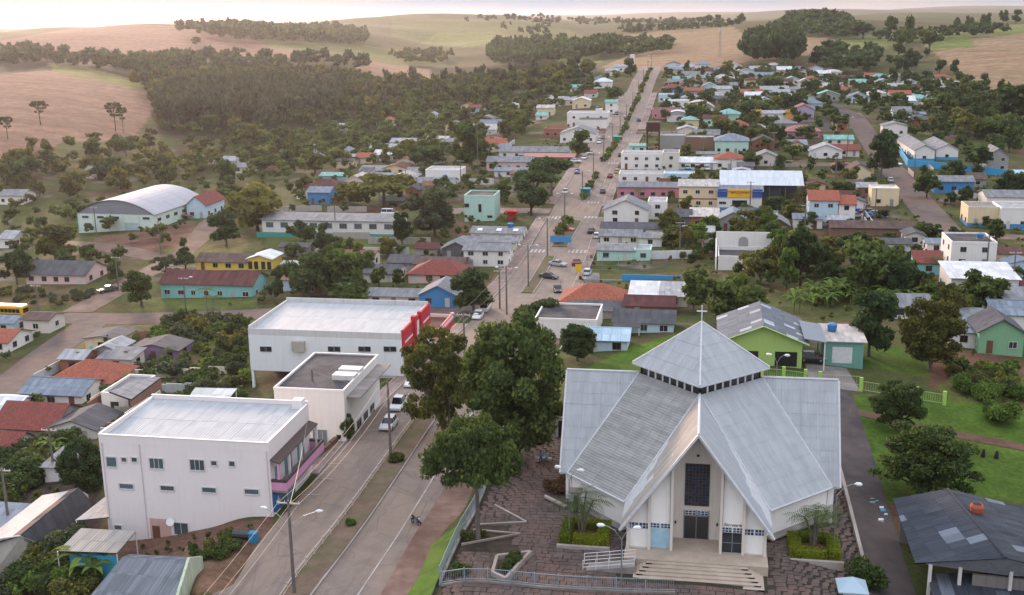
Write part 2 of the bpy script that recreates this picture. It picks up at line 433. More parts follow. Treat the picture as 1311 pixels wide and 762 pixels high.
# ---------------------------------------------------------------- mesh helpers
class MB:
    def __init__(s): s.v = []; s.f = []; s.uv = []; s.has = False
    def quad(s, *p, uv=None):
        i = len(s.v); s.v += [tuple(map(float, q)) for q in p]; s.f.append(tuple(range(i, i + len(p))))
        s.uv.append(uv); s.has = s.has or uv is not None; return s
    def box(s, x0, x1, y0, y1, z0, z1):
        i = len(s.v)
        s.v += [(x0, y0, z0), (x1, y0, z0), (x1, y1, z0), (x0, y1, z0), (x0, y0, z1), (x1, y0, z1), (x1, y1, z1), (x0, y1, z1)]
        s.f += [tuple(i + k for k in q) for q in ((0, 3, 2, 1), (4, 5, 6, 7), (0, 1, 5, 4), (1, 2, 6, 5), (2, 3, 7, 6), (3, 0, 4, 7))]
        s.uv += [None] * 6; return s
    def prism(s, poly, d):
        """closed solid: polygon (3-D points) swept by vector d"""
        i = len(s.v); n = len(poly)
        s.v += [tuple(p) for p in poly] + [tuple(a + b for a, b in zip(p, d)) for p in poly]
        s.f.append(tuple(range(i + n - 1, i - 1, -1))); s.f.append(tuple(range(i + n, i + 2 * n)))
        for k in range(n): s.f.append((i + k, i + (k + 1) % n, i + n + (k + 1) % n, i + n + k))
        s.uv += [None] * (n + 2); return s
    def tube(s, pts, rads, n=6, cap=True):
        pts = [Vector(p) for p in pts]
        if not hasattr(rads, '__len__'): rads = [rads] * len(pts)
        base = len(s.v)
        for k, p in enumerate(pts):
            d = (pts[min(k + 1, len(pts) - 1)] - pts[max(k - 1, 0)]).normalized()
            u = d.orthogonal().normalized() if abs(d.z) < .95 else Vector((1, 0, 0))
            w = d.cross(u).normalized(); u = w.cross(d)
            for a in range(n):
                q = p + (u * math.cos(a * 2 * math.pi / n) + w * math.sin(a * 2 * math.pi / n)) * rads[k]
                s.v.append(tuple(q))
        for k in range(len(pts) - 1):
            for a in range(n):
                b = (a + 1) % n
                s.f.append((base + k * n + a, base + k * n + b, base + (k + 1) * n + b, base + (k + 1) * n + a)); s.uv.append(None)
        if cap:
            s.f.append(tuple(base + a for a in range(n - 1, -1, -1))); s.f.append(tuple(base + (len(pts) - 1) * n + a for a in range(n))); s.uv += [None] * 2
        return s
    def mesh(s, name, mat, smooth=False):
        me = bpy.data.meshes.new(name); me.from_pydata(s.v, [], s.f)
        if s.has:
            ul = me.uv_layers.new(name='UVMap'); k = 0
            buf = np.zeros((len(me.loops), 2), np.float32)
            for f, u in zip(s.f, s.uv):
                if u is not None: buf[k:k + len(f)] = u
                k += len(f)
            ul.data.foreach_set('uv', buf.ravel())
        if mat: me.materials.append(mat)
        if smooth: me.polygons.foreach_set('use_smooth', [True] * len(me.polygons))
        return me
    def build(s, name, mat, parent=None, loc=None, smooth=False):
        return link(name, s.mesh(name, mat, smooth), parent, loc)

def link(name, me, parent=None, loc=None):
    o = bpy.data.objects.new(name, me); COL.objects.link(o)
    if parent is not None: o.parent = parent
    if loc is not None: o.location = loc
    return o

def empty(name, loc, label=None, cat=None, group=None, rz=0.0):
    o = bpy.data.objects.new(name, None); COL.objects.link(o)
    o.location = loc; o.rotation_euler = (0, 0, rz); o.empty_display_size = .3
    if label: tag(o, label, cat, group)
    return o

def tag(o, label, cat, group=None):
    o['label'] = label; o['category'] = cat
    if group: o['group'] = group
    return o

def struct(o): o['kind'] = 'structure'; return o
def stuff(o, label, cat):
    o['kind'] = 'stuff'; o['label'] = label; o['category'] = cat; return o

def kids(o): return [c for c in bpy.data.objects if c.parent == o]
def copy_tree(o, children_of, loc, rz=0.0, scale=None, parent=None):
    c = o.copy(); COL.objects.link(c)
    if parent is None:
        c.location = loc; c.rotation_euler = (0, 0, rz)
        if scale: c.scale = scale
    else: c.parent = parent
    for ch in children_of.get(o.name, []): copy_tree(ch, children_of, None, parent=c)
    return c
def child_map():
    m = {}
    for o in bpy.data.objects:
        if o.parent: m.setdefault(o.parent.name, []).append(o)
    return m

def lettering(parent, text, size, loc, mat, shear=0.0, sx=1.0):
    cu = bpy.data.curves.new('lettering', 'FONT'); cu.body = text; cu.size = size; cu.extrude = .012; cu.align_x = 'CENTER'; cu.shear = shear
    t = bpy.data.objects.new('lettering_curve', cu); COL.objects.link(t)
    me = bpy.data.meshes.new_from_object(t); bpy.data.objects.remove(t)
    me.materials.clear(); me.materials.append(mat)
    o = link('lettering', me, parent, loc); o.rotation_euler = (math.pi / 2, 0, 0); o.scale = (sx, 1, 1)
    return o

def lerp(a, b, t): return tuple(x + (y - x) * t for x, y in zip(a, b))

def clip_poly(poly, lo, hi):
    """clip a 2-D polygon to an axis-aligned cell"""
    for ax in (0, 1):
        for sgn, lim in ((1, lo[ax]), (-1, -hi[ax])):
            out = []
            for k in range(len(poly)):
                a, b = poly[k], poly[(k + 1) % len(poly)]
                da, db = sgn * a[ax] - lim, sgn * b[ax] - lim
                if da >= 0: out.append(a)
                if (da >= 0) != (db >= 0):
                    t = da / (da - db); out.append((a[0] + (b[0] - a[0]) * t, a[1] + (b[1] - a[1]) * t))
            poly = out
            if len(poly) < 3: return []
    return poly

def planar(poly):
    P = [Vector(p) for p in poly]; n = (P[1] - P[0]).cross(P[2] - P[0])
    for k in range(3, len(P)): P[k].z = P[0].z - (n.x * (P[k].x - P[0].x) + n.y * (P[k].y - P[0].y)) / n.z
    return P

def sheet_face(parent, poly, udir, mat, su=1.1, sv=1.6, th=.03, gap=.012, name='roof_sheet', lift=.05, origin=(0, 0, 0), alt=None):
    """lay separate roof sheets over a planar polygon (3-D world points); udir runs along the ridge"""
    P = [Vector(p) for p in poly]
    n = (P[1] - P[0]).cross(P[2] - P[0]).normalized()
    if n.z < 0: n = -n
    u = Vector(udir); u = (u - n * u.dot(n)).normalized()
    v = n.cross(u)
    if v.z > 0: v = -v
    o = P[0]
    q = [((p - o).dot(u), (p - o).dot(v)) for p in P]
    u0, u1 = min(a for a, b in q), max(a for a, b in q); v0, v1 = min(b for a, b in q), max(b for a, b in q)
    nu = max(1, round((u1 - u0) / su)); nv = max(1, round((v1 - v0) / sv))
    du, dv = (u1 - u0) / nu, (v1 - v0) / nv
    og = Vector(origin)
    for i in range(nu):
        for j in range(nv):
            c = clip_poly(q, (u0 + i * du + gap, v0 + j * dv), (u0 + (i + 1) * du - gap, v0 + (j + 1) * dv + .0))
            if len(c) < 3: continue
            ar = abs(sum(c[k][0] * c[(k + 1) % len(c)][1] - c[(k + 1) % len(c)][0] * c[k][1] for k in range(len(c)))) / 2
            if ar < .03: continue
            e = rnd.uniform(0, .012)
            def p3(a, b, up):   # lower end of each course laps over the next one down
                t = (b - v0 - j * dv) / dv
                return o + u * a + v * b + n * (lift + up + e + .02 * t) - og
            m = MB()
            top = [tuple(p3(a, b, th)) for a, b in c]; bot = [tuple(p3(a, b, 0)) for a, b in c]
            k = len(c); uvs = [(a, b) for a, b in c]
            sg = sum(c[i2][0] * c[(i2 + 1) % k][1] - c[(i2 + 1) % k][0] * c[i2][1] for i2 in range(k))
            # (u, v) is left-handed seen from above when v = n x u points down
            if sg < 0: top.reverse(); bot.reverse(); uvs.reverse()
            m.quad(*top, uv=uvs)
            for t in range(k): m.quad(bot[t], bot[(t + 1) % k], top[(t + 1) % k], top[t])
            mm = mat if (alt is None or rnd.random() > alt[1]) else alt[0]
            m.build(name, mm, parent)

FOOT = []          # footprints (x0, x1, y0, y1) kept clear of scattered plants
def clear_of(x, y, pad=0.0):
    for a, b, c, d in FOOT:
        if a - pad < x < b + pad and c - pad < y < d + pad: return False
    return True

# ---- windows, doors (children), on any axis-aligned wall; coordinates are local to the thing
def opening(parent, side, a, z, w, h, wall, frame, pane_mat, name='window', fw=.07, proud=.06, bars=0, sub='pane'):
    """side 'f' (faces -Y at y=wall), 'b', 'r' (faces +X at x=wall), 'l'; a = centre along the wall, z = sill"""
    m = MB()
    def bx(a0, a1, z0, z1, d0, d1):
        if side == 'f': m.box(a0, a1, wall - d1, wall - d0, z0, z1)
        elif side == 'b': m.box(a0, a1, wall + d0, wall + d1, z0, z1)
        elif side == 'r': m.box(wall + d0, wall + d1, a0, a1, z0, z1)
        else: m.box(wall - d1, wall - d0, a0, a1, z0, z1)
    x0, x1 = a - w / 2, a + w / 2
    bx(x0 - fw, x0, z - fw, z + h + fw, 0, proud); bx(x1, x1 + fw, z - fw, z + h + fw, 0, proud)
    bx(x0, x1, z - fw, z, 0, proud + .04); bx(x0, x1, z + h, z + h + fw, 0, proud)
    for k in range(bars):
        c = x0 + w * (k + 1) / (bars + 1); bx(c - .025, c + .025, z, z + h, .02, proud - .01)
    fr = m.build(name, frame, parent)
    m = MB(); bx(x0, x1, z, z + h, .002, .022)
    m.build(sub, pane_mat, fr)
    return fr

def slab_door(parent, side, a, z, w, h, wall, mat, name='door'):
    m = MB()
    d0, d1 = .002, .05
    if side == 'f': m.box(a - w / 2, a + w / 2, wall - d1, wall - d0, z, z + h)
    elif side == 'r': m.box(wall + d0, wall + d1, a - w / 2, a + w / 2, z, z + h)
    elif side == 'l': m.box(wall - d1, wall - d0, a - w / 2, a + w / 2, z, z + h)
    else: m.box(a - w / 2, a + w / 2, wall + d0, wall + d1, z, z + h)
    return m.build(name, mat, parent)

def roof_parts(root, W, D, h, kind, rise, roofm, over, wallm, sheets=None, parapet=.5, roofm2=None, zdeep=1.6):
    """local frame: front wall at y=0, x in [-W/2, W/2], depth D; returns nothing"""
    w = W / 2; o = over; th = .1
    wb = MB()
    if kind == 'gy' and rise > 0:
        wb.prism([(-w, 0, -zdeep), (w, 0, -zdeep), (w, 0, h), (0, 0, h + rise), (-w, 0, h)], (0, D, 0))
    elif kind == 'gx' and rise > 0:
        wb.prism([(-w, 0, -zdeep), (-w, D, -zdeep), (-w, D, h), (-w, D / 2, h + rise), (-w, 0, h)], (W, 0, 0))
    elif kind == 'shed':
        wb.prism([(-w, 0, -zdeep), (-w, D, -zdeep), (-w, D, h + rise), (-w, 0, h)], (W, 0, 0))
    else:
        wb.box(-w, w, 0, D, -zdeep, h)
    wb.build('wall', wallm, root)
    faces = []
    if kind == 'gx':
        s = rise / (D / 2); e = -o * s
        faces = [([(-w - o, -o, h + e), (w + o, -o, h + e), (w + o, D / 2, h + rise), (-w - o, D / 2, h + rise)], (1, 0, 0)),
                 ([(w + o, D + o, h + e), (-w - o, D + o, h + e), (-w - o, D / 2, h + rise), (w + o, D / 2, h + rise)], (1, 0, 0))]
    elif kind == 'gy':
        s = rise / w; e = -o * s
        faces = [([(-w - o, D + o, h + e), (-w - o, -o, h + e), (0, -o, h + rise), (0, D + o, h + rise)], (0, 1, 0)),
                 ([(w + o, -o, h + e), (w + o, D + o, h + e), (0, D + o, h + rise), (0, -o, h + rise)], (0, 1, 0))]
    elif kind == 'shed':
        s = rise / D
        faces = [([(-w - o, -o, h - o * s), (w + o, -o, h - o * s), (w + o, D + o, h + rise + o * s), (-w - o, D + o, h + rise + o * s)], (1, 0, 0))]
    elif kind == 'hip':
        r = min(w, D / 2); s = rise / r; e = h - o * s
        if W >= D:
            a, b = (-w + r, D / 2, h + rise), (w - r, D / 2, h + rise)
        else:
            a, b = (0, r, h + rise), (0, D - r, h + rise)
        p = [(-w - o, -o, e), (w + o, -o, e), (w + o, D + o, e), (-w - o, D + o, e)]
        if W >= D:
            faces = [([p[0], p[1], b, a], (1, 0, 0)), ([p[2], p[3], a, b], (1, 0, 0)), ([p[1], p[2], b], (0, 1, 0)), ([p[3], p[0], a], (0, 1, 0))]
        else:
            faces = [([p[0], p[1], a], (1, 0, 0)), ([p[2], p[3], b], (1, 0, 0)), ([p[1], p[2], b, a], (0, 1, 0)), ([p[3], p[0], a, b], (0, 1, 0))]
    elif kind == 'arch':
        n = 14
        ang = [(-1 + 2 * k / n) for k in range(n + 1)]
        prof = [(w * (1 + o / w) * t, h + rise * (1 - t * t)) for t in ang]
        rb = MB()
        for k in range(n):
            (xa, za), (xb, zb_) = prof[k], prof[k + 1]
            rb.quad((xa, -o, za), (xb, -o, zb_), (xb, D + o, zb_), (xa, D + o, za), uv=[(0, k), (0, k + 1), (D, k + 1), (D, k)])
            rb.quad((xa, -o, za - .15), (xa, D + o, za - .15), (xb, D + o, zb_ - .15), (xb, -o, zb_ - .15))
        rb.build('roof', roofm, root)
        g = MB(); g.prism([(w * t, 0, h + rise * (1 - t * t) - .16) for t in ang][::-1], (0, .2, 0))
        g.build('gable_panel', roofm2 or roofm, root)
        g2 = MB(); g2.prism([(w * t, D - .2, h + rise * (1 - t * t) - .16) for t in ang][::-1], (0, .2, 0)); g2.build('gable_panel', roofm2 or roofm, root)
        return
    elif kind == 'flat':
        t = .22
        pb = MB()
        pb.box(-w - .04, w + .04, -.04, t, h, h + parapet); pb.box(-w - .04, w + .04, D - t, D + .04, h, h + parapet)
        pb.box(-w - .04, -w + t, t, D - t, h, h + parapet); pb.box(w - t, w + .04, t, D - t, h, h + parapet)
        pb.build('parapet', wallm, root)
        rb = MB(); rb.quad((-w + t, t, h + .06), (w - t, t, h + .06), (w - t, D - t, h + .16), (-w + t, D - t, h + .16), uv=[(0, D), (W, D), (W, 0), (0, 0)])
        rb.build('roof', roofm, root)
        return
    if sheets:
        base = MB()
        for f, ud in faces: base.quad(*f)
        ro = base.build('roof', M_DARK, root)
        for f, ud in faces: sheet_face(ro, f, ud, roofm, *sheets[:2], alt=sheets[2] if len(sheets) > 2 else None)
        if kind in ('gx', 'gy'):
            r = MB()
            if kind == 'gx': r.tube([(-w - o, D / 2, h + rise + .09), (w + o, D / 2, h + rise + .09)], .13, 6)
            else: r.tube([(0, -o, h + rise + .09), (0, D + o, h + rise + .09)], .13, 6)
            r.build('ridge_cap', roofm, root)
        return
    rb = MB()
    for f, ud in faces:
        P = [Vector(p) for p in f]; u = Vector(ud); nrm = (P[1] - P[0]).cross(P[2] - P[0]).normalized()
        v = nrm.cross(u); v = -v if v.z > 0 else v
        uvs = [((p - P[0]).dot(u), (p - P[0]).dot(v)) for p in P]
        rb.quad(*[tuple(p + Vector((0, 0, th))) for p in P], uv=uvs)
        rb.quad(*[tuple(p - Vector((0, 0, .02))) for p in P][::-1])
        for k in range(len(P)):
            a, b = P[k], P[(k + 1) % len(P)]
            rb.quad(a - Vector((0, 0, .02)), b - Vector((0, 0, .02)), b + Vector((0, 0, th)), a + Vector((0, 0, th)))
    rb.build('roof', roofm, root)

# ---------------------------------------------------------------- the ground
def in_poly(px, py, poly):
    r = np.zeros(px.shape, bool); n = len(poly); j = n - 1
    for i in range(n):
        xi, yi = poly[i]; xj, yj = poly[j]
        c = ((yi > py) != (yj > py)) & (px < (xj - xi) * (py - yi) / (yj - yi + 1e-9) + xi)
        r ^= c; j = i
    return r

def proj_np(x, y, z):
    d = np.stack([x, y, z - CAM_H], -1); w = d @ C_FWD
    w = np.where(w < 1, 1, w)
    return CXP + F_PX * (d @ R2) / w, CYP - F_PX * (d @ U2) / w

LAND = [   # colour, land parcels outlined on the photograph and laid on the ground
    ((.030, .034, .020), [(-300, 60), (0, 56), (120, 76), (250, 70), (390, 72), (470, 76), (560, 88), (640, 84), (760, 84), (780, 100), (650, 170), (480, 175), (300, 180), (200, 170), (190, 120), (60, 92), (-300, 100)]),
    ((.175, .115, .085), [(-400, 96), (0, 95), (60, 90), (120, 100), (205, 118), (192, 150), (170, 180), (80, 184), (20, 205), (-400, 215)]),
    ((.18, .118, .085), [(-400, 50), (0, 52), (70, 40), (130, 30), (225, 33), (300, 46), (390, 66), (380, 75), (250, 71), (120, 77), (40, 62), (-400, 60)]),
    ((.125, .135, .045), [(60, 80), (110, 86), (205, 110), (195, 119), (110, 102), (70, 92)]),
    ((.21, .145, .10), [(460, 74), (550, 89), (556, 104), (500, 101), (458, 92)]),
    ((.12, .135, .048), [(330, 50), (470, 58), (560, 72), (572, 86), (500, 83), (440, 71), (350, 62)]),
    ((.11, .13, .05), [(500, 24), (690, 26), (760, 50), (720, 62), (560, 60), (500, 46)]),
    ((.15, .18, .06), [(560, 42), (640, 40), (660, 52), (600, 60), (540, 56)]),
    ((.23, .17, .105), [(768, 86), (800, 73), (850, 62), (930, 40), (1000, 46), (1095, 50), (1095, 68), (1020, 72), (960, 79), (900, 88), (840, 92), (800, 92)]),
    ((.22, .17, .10), [(760, 48), (850, 40), (940, 34), (950, 46), (850, 58), (770, 60)]),
    ((.14, .17, .055), [(712, 74), (765, 69), (772, 80), (720, 84)]),
    ((.13, .16, .055), [(1060, 50), (1160, 40), (1320, 30), (1320, 52), (1190, 50), (1100, 66)]),
    ((.22, .165, .105), [(1178, 56), (1320, 42), (1700, 42), (1700, 130), (1320, 118), (1265, 118), (1230, 96), (1200, 72)]),
    ((.12, .16, .045), [(1180, 52), (1240, 46), (1250, 60), (1195, 64)]),
    ((.115, .15, .045), [(780, 170), (800, 168), (810, 178), (790, 186)]),
    # town plots
    ((.065, .125, .018), [(745, 474), (800, 447), (870, 424), (880, 434), (830, 478)]),
    ((.065, .125, .018), [(980, 468), (1072, 476), (1076, 492), (980, 486)]),
    ((.052, .100, .016), [(1092, 436), (1150, 440), (1190, 462), (1198, 488), (1100, 466)]),
    ((.115, .065, .048), [(1196, 442), (1330, 462), (1330, 520), (1190, 498)]),
    ((.060, .112, .018), [(1086, 508), (1190, 500), (1320, 524), (1700, 560), (1700, 700), (1320, 648), (1240, 640), (1118, 648), (1102, 600)]),
    ((.085, .10, .03), [(1190, 500), (1240, 470), (1330, 480), (1330, 512), (1230, 516)]),
    ((.11, .095, .05), [(0, 362), (60, 366), (130, 372), (118, 392), (0, 392)]),
    ((.085, .115, .032), [(170, 378), (330, 384), (330, 396), (165, 396)]),
    ((.085, .11, .032), [(340, 300), (520, 304), (560, 318), (540, 330), (340, 318)]),
    ((.13, .08, .058), [(110, 308), (250, 284), (272, 296), (200, 326), (120, 324)]),
    ((.12, .12, .045), [(200, 318), (330, 306), (340, 318), (230, 338)]),
    ((.13, .115, .06), [(110, 405), (215, 408), (205, 440), (90, 452)]),
    ((.075, .10, .026), [(230, 395), (330, 400), (320, 470), (200, 450)]),
    ((.10, .13, .03), [(846, 292), (910, 300), (905, 330), (846, 326)]),
    ((.095, .125, .04), [(985, 216), (1060, 222), (1058, 234), (985, 230)]),
    ((.105, .065, .05), [(1040, 240), (1135, 240), (1140, 282), (1060, 284)]),
    ((.08, .075, .07), [(1008, 150), (1070, 150), (1066, 170), (1010, 166)]),
    ((.105, .135, .045), [(440, 178), (500, 176), (520, 160), (560, 166), (540, 196), (450, 200)]),
    ((.10, .055, .04), [(60, 470), (130, 480), (100, 520), (0, 560), (0, 520)]),
    ((.06, .05, .045), [(20, 610), (130, 612), (130, 690), (0, 690), (0, 640)]),
    ((.11, .072, .055), [(130, 690), (220, 676), (352, 660), (352, 690), (300, 762), (220, 762), (160, 720)]),
    ((.17, .115, .08), [(235, 706), (300, 698), (318, 716), (290, 762), (245, 762)]),
]
def make_ground():
    tcol = np.concatenate([np.linspace(-1.0, -.6, 20)[:-1], np.arange(-.6, .6, .0036), np.linspace(.6, 1.0, 20)])
    near = np.array([-350, -200, -90, -40, 0, 25, 40, 52])
    yrow = np.concatenate([near, np.geomspace(62, 9800, 460)])
    TT, YY = np.meshgrid(tcol, yrow)
    XC = TT * np.maximum(YY, 62)
    X = XC * C_RIGHT[0] + YY * C_FWDH[0]; Y = XC * C_RIGHT[1] + YY * C_FWDH[1]
    Z = T(X, Y)
    nrw, nc = X.shape
    # base town land: grass and red earth
    alpha = np.zeros((nrw, nc, 1)); alpha[YY > 1000] = 1
    col = np.empty((nrw, nc, 3)); col[:] = (.075, .078, .034)
    far = np.clip((YY - 1700) / 600, 0, 1)[..., None]
    col = col * (1 - far) + np.array((.09, .10, .045)) * far
    PX, PY = proj_np(X, Y, Z)
    front = YY > 60
    for c, poly in LAND:
        m = in_poly(PX, PY, poly) & front
        col[m] = c; alpha[m] = 1
    # the far side of a crest must not take the crest's parcel twice: keep it, fields run over the brow
    me = bpy.data.meshes.new('ground')
    v = np.stack([X, Y, Z], -1).reshape(-1, 3).astype(np.float32)
    idx = np.arange(nrw * nc).reshape(nrw, nc)
    q = np.stack([idx[:-1, :-1], idx[:-1, 1:], idx[1:, 1:], idx[1:, :-1]], -1).reshape(-1, 4)
    me.vertices.add(len(v)); me.vertices.foreach_set('co', v.ravel())
    me.loops.add(q.size); me.loops.foreach_set('vertex_index', q.ravel().astype(np.int32))
    me.polygons.add(len(q)); me.polygons.foreach_set('loop_start', np.arange(0, q.size, 4, dtype=np.int32))
    me.polygons.foreach_set('use_smooth', np.ones(len(q), bool))
    me.update(calc_edges=True)
    ca = me.color_attributes.new('land', 'FLOAT_COLOR', 'POINT')
    ca.data.foreach_set('color', np.concatenate([col.reshape(-1, 3), alpha.reshape(-1, 1)], 1).astype(np.float32).ravel())
    m, nt, n, l, bs = new_mat('land')
    a = nt.nodes.new('ShaderNodeAttribute'); a.attribute_name = 'land'
    w = wpos(nt)
    town = mixrgb(nt, ramp(nt, noise(nt, w, .055, 5, .65), .36, .50), (.115, .070, .050), (.060, .078, .026))
    town = mixrgb(nt, ramp(nt, noise(nt, wpos(nt, (.05, .05, .05)), 1.3, 3, .5), .60, .68), town, (.15, .135, .12))
    base = mixrgb(nt, a.outputs['Alpha'], town, a.outputs['Color'])
    sh = ramp(nt, noise(nt, w, .16, 7, .7), .28, .72, (.58, .60, .56), (1.42, 1.34, 1.3))
    base = mixrgb(nt, 1.0, base, sh, 'MULTIPLY')
    base = mixrgb(nt, ramp(nt, noise(nt, w, .03, 5, .6), .5, .7, (0, 0, 0), (.5, .5, .5)), base, mixrgb(nt, 1.0, base, (1.25, .97, .92), 'MULTIPLY'))
    base = mixrgb(nt, 1.0, base, ramp(nt, noise(nt, w, 1.7, 4, .7), .3, .7, (.7, .7, .7), (1.3, 1.3, 1.3)), 'MULTIPLY')
    # plough lines: long faint stripes
    st = noise(nt, wpos(nt, (.012, .09, 0)), 1.0, 4, .55)
    base = mixrgb(nt, 1.0, base, ramp(nt, st, .4, .62, (.86, .84, .84), (1.1, 1.08, 1.06)), 'MULTIPLY')
    l.new(base, bs.inputs['Base Color']); bs.inputs['Roughness'].default_value = 1; bs.inputs['Specular IOR Level'].default_value = .1
    bump(nt, bs, noise(nt, w, 1.2, 6, .7), .25, .6)
    me.materials.append(m)
    o = link('ground', me); struct(o)
    return o
make_ground()

def ribbon(name, left, right, mat, dz=.06, step=2.0, thick=0.0, parent=None, kind='structure'):
    """strip of ground between two world polylines of equal length, laid on the terrain"""
    L, R_ = [], []
    for k in range(len(left) - 1):
        a, b, c, d = map(np.array, (left[k], left[k + 1], right[k], right[k + 1]))
        n = max(1, int(np.linalg.norm(b - a) / step))
        for i in range(n): L.append(a + (b - a) * i / n); R_.append(c + (d - c) * i / n)
    L.append(np.array(left[-1])); R_.append(np.array(right[-1]))
    wd = max(np.linalg.norm(r - l_) for l_, r in zip(L, R_)); m = max(3, min(40, int(wd / 1.3) + 1))
    G = np.array([[l_ + (r - l_) * j / (m - 1) for j in range(m)] for l_, r in zip(L, R_)])
    Z = T(G[..., 0], G[..., 1]) + dz
    if thick:
        Z[:] = Z.mean(1, keepdims=True)
    n = len(L)
    v = [(G[i, j, 0], G[i, j, 1], Z[i, j]) for i in range(n) for j in range(m)]
    f = [(i * m + j, i * m + j + 1, (i + 1) * m + j + 1, (i + 1) * m + j) for i in range(n - 1) for j in range(m - 1)]
    if thick:   # skirts
        o0 = len(v)
        ring = [i * m for i in range(n)] + [(n - 1) * m + j for j in range(1, m)] + [i * m + m - 1 for i in range(n - 2, -1, -1)] + [j for j in range(m - 2, 0, -1)]
        for r in ring: v.append((v[r][0], v[r][1], v[r][2] - thick))
        for k in range(len(ring)):
            k2 = (k + 1) % len(ring); f.append((ring[k], ring[k2], o0 + k2, o0 + k))
    b = MB(); b.v = v; b.f = f; b.uv = [None] * len(f)
    o = b.build(name, mat, parent)
    if kind: o['kind'] = kind
    return o

def patch(name, pts, mat, dz=.05, kind='structure', step=1.5, parent=None):
    """quadrilateral of ground given by four world corners (l0, r0, r1, l1)"""
    l0, r0, r1, l1 = pts
    return ribbon(name, [l0, l1], [r0, r1], mat, dz, step, parent=parent, kind=kind)

YS = [20, 60, 95, 120, 150, 190, 225, 270, 310, 335, 370, 420, 470, 520, 560, 600, 640, 680, 720, 760, 800]
LE = lambda y: float(np.interp(y, [60, 150, 200, 285, 330, 800], [-44.3, -44.0, -42.2, -42.0, -44.2, -44.5]))
RE = lambda y: float(np.interp(y, [60, 150, 200, 275, 315, 350, 800], [-28.5, -28.5, -27.3, -27.6, -29.4, -30.3, -30.0]))
avenue = ribbon('road', [(LE(y), y) for y in YS], [(RE(y), y) for y in YS], M_ASPH, .12)

def kerbed(name, left, right, top, h=.17, kw=.18, dz=.12, kerb='kerb'):
    o = ribbon(name, left, right, top, dz + h, 2.0, thick=h + .3)
    for side, s in ((left, -1), (right, 1)):
        a = [(p[0] - (kw if s < 0 else 0), p[1]) for p in side]; b = [(p[0] + (0 if s < 0 else kw), p[1]) for p in side]
        ribbon(kerb, a, b, M_KERB, dz + h + .012, 2.0, thick=h + .3, parent=o, kind=None)
    return o
M_MEDIAN = ground_mat('median_soil', (.13, .09, .066), (.19, .14, .10), .6, (.10, .105, .045), .2, .04)
M_MEDGREEN = ground_mat('median_grass', (.07, .085, .03), (.12, .10, .05), .5, (.14, .10, .075), .12, .04)
kerbed('median_strip', [(-37.7, y) for y in (40, 90, 130, 188)], [(-34.9, y) for y in (40, 90, 130, 188)], M_MEDIAN)
kerbed('median_strip', [(-37.2, y) for y in (226, 262)], [(-34.9, y) for y in (226, 262)], M_MEDGREEN)
kerbed('median_strip', [(-37.0, y) for y in (272, 306)], [(-33.2, y) for y in (272, 306)], M_MEDGREEN)
kerbed('median_strip', [(-37.2, y) for y in (340, 385)], [(-35.4, y) for y in (340, 385)], M_MEDGREEN)
kerbed('median_strip', [(-37.6, y) for y in (410, 480)], [(-35.6, y) for y in (410, 480)], M_MEDGREEN)
kerbed('median_strip', [(-37.8, y) for y in (495, 560, 620, 690, 760)], [(-35.4, y) for y in (495, 560, 620, 690, 760)], M_MEDGREEN)
# pavements along the avenue
def side_l(y0, y1, w=3.0):
    ys = [y0, (y0 + y1) / 2, y1]
    return kerbed('pavement', [(LE(y) - w, y) for y in ys], [(LE(y) - .2, y) for y in ys], M_SIDE, .14)
def side_r(y0, y1, w=3.0, mat=None):
    ys = [y0, (y0 + y1) / 2, y1]
    return kerbed('pavement', [(RE(y) + .2, y) for y in ys], [(RE(y) + w, y) for y in ys], mat or M_SIDE, .14)
M_SIDERED = ground_mat('worn_red_pavement', (.15, .095, .075), (.24, .165, .135), .6, (.11, .065, .05), .13, .03)
side_l(118, 196, 2.2); side_l(214, 312); side_l(332, 395); side_l(408, 500); side_l(515, 640)
side_r(45, 190, 4.9, M_SIDERED); side_r(218, 312, 2.0); side_r(330, 395, 2.4); side_r(408, 500); side_r(515, 640)

def mark(x0, x1, y0, y1, name='road_marking', dz=.16):
    n = max(1, int((y1 - y0) / 25)); ys = [y0 + (y1 - y0) * k / n for k in range(n + 1)]
    return ribbon(name, [(x0, y) for y in ys], [(x1, y) for y in ys], M_MARK, dz, 3.0, parent=avenue, kind=None)
mark(-30.75, -30.6, 40, 150); None
for y in (112, 116.5, 121): mark(-44.1, -41.9, y, y + .12)
for y0 in np.arange(345, 520, 22): mark(-32.6, -32.45, y0, y0 + 9)
def crosswalk(y, xs):
    for x in xs: mark(x, x + .55, y, y + 3.2, 'crosswalk_stripe')
crosswalk(310, np.arange(-33.0, -29.8, 1.0)); crosswalk(309, np.arange(-43.2, -37.6, 1.0))
crosswalk(266, np.arange(-32.4, -28.2, 1.0)); crosswalk(334, np.arange(-34.6, -30.6, 1.0)); crosswalk(405, np.arange(-34.4, -30.4, 1.0))
crosswalk(265.5, np.arange(-41.6, -37.6, 1.0)); crosswalk(193, np.arange(-34.2, -28.6, 1.0))
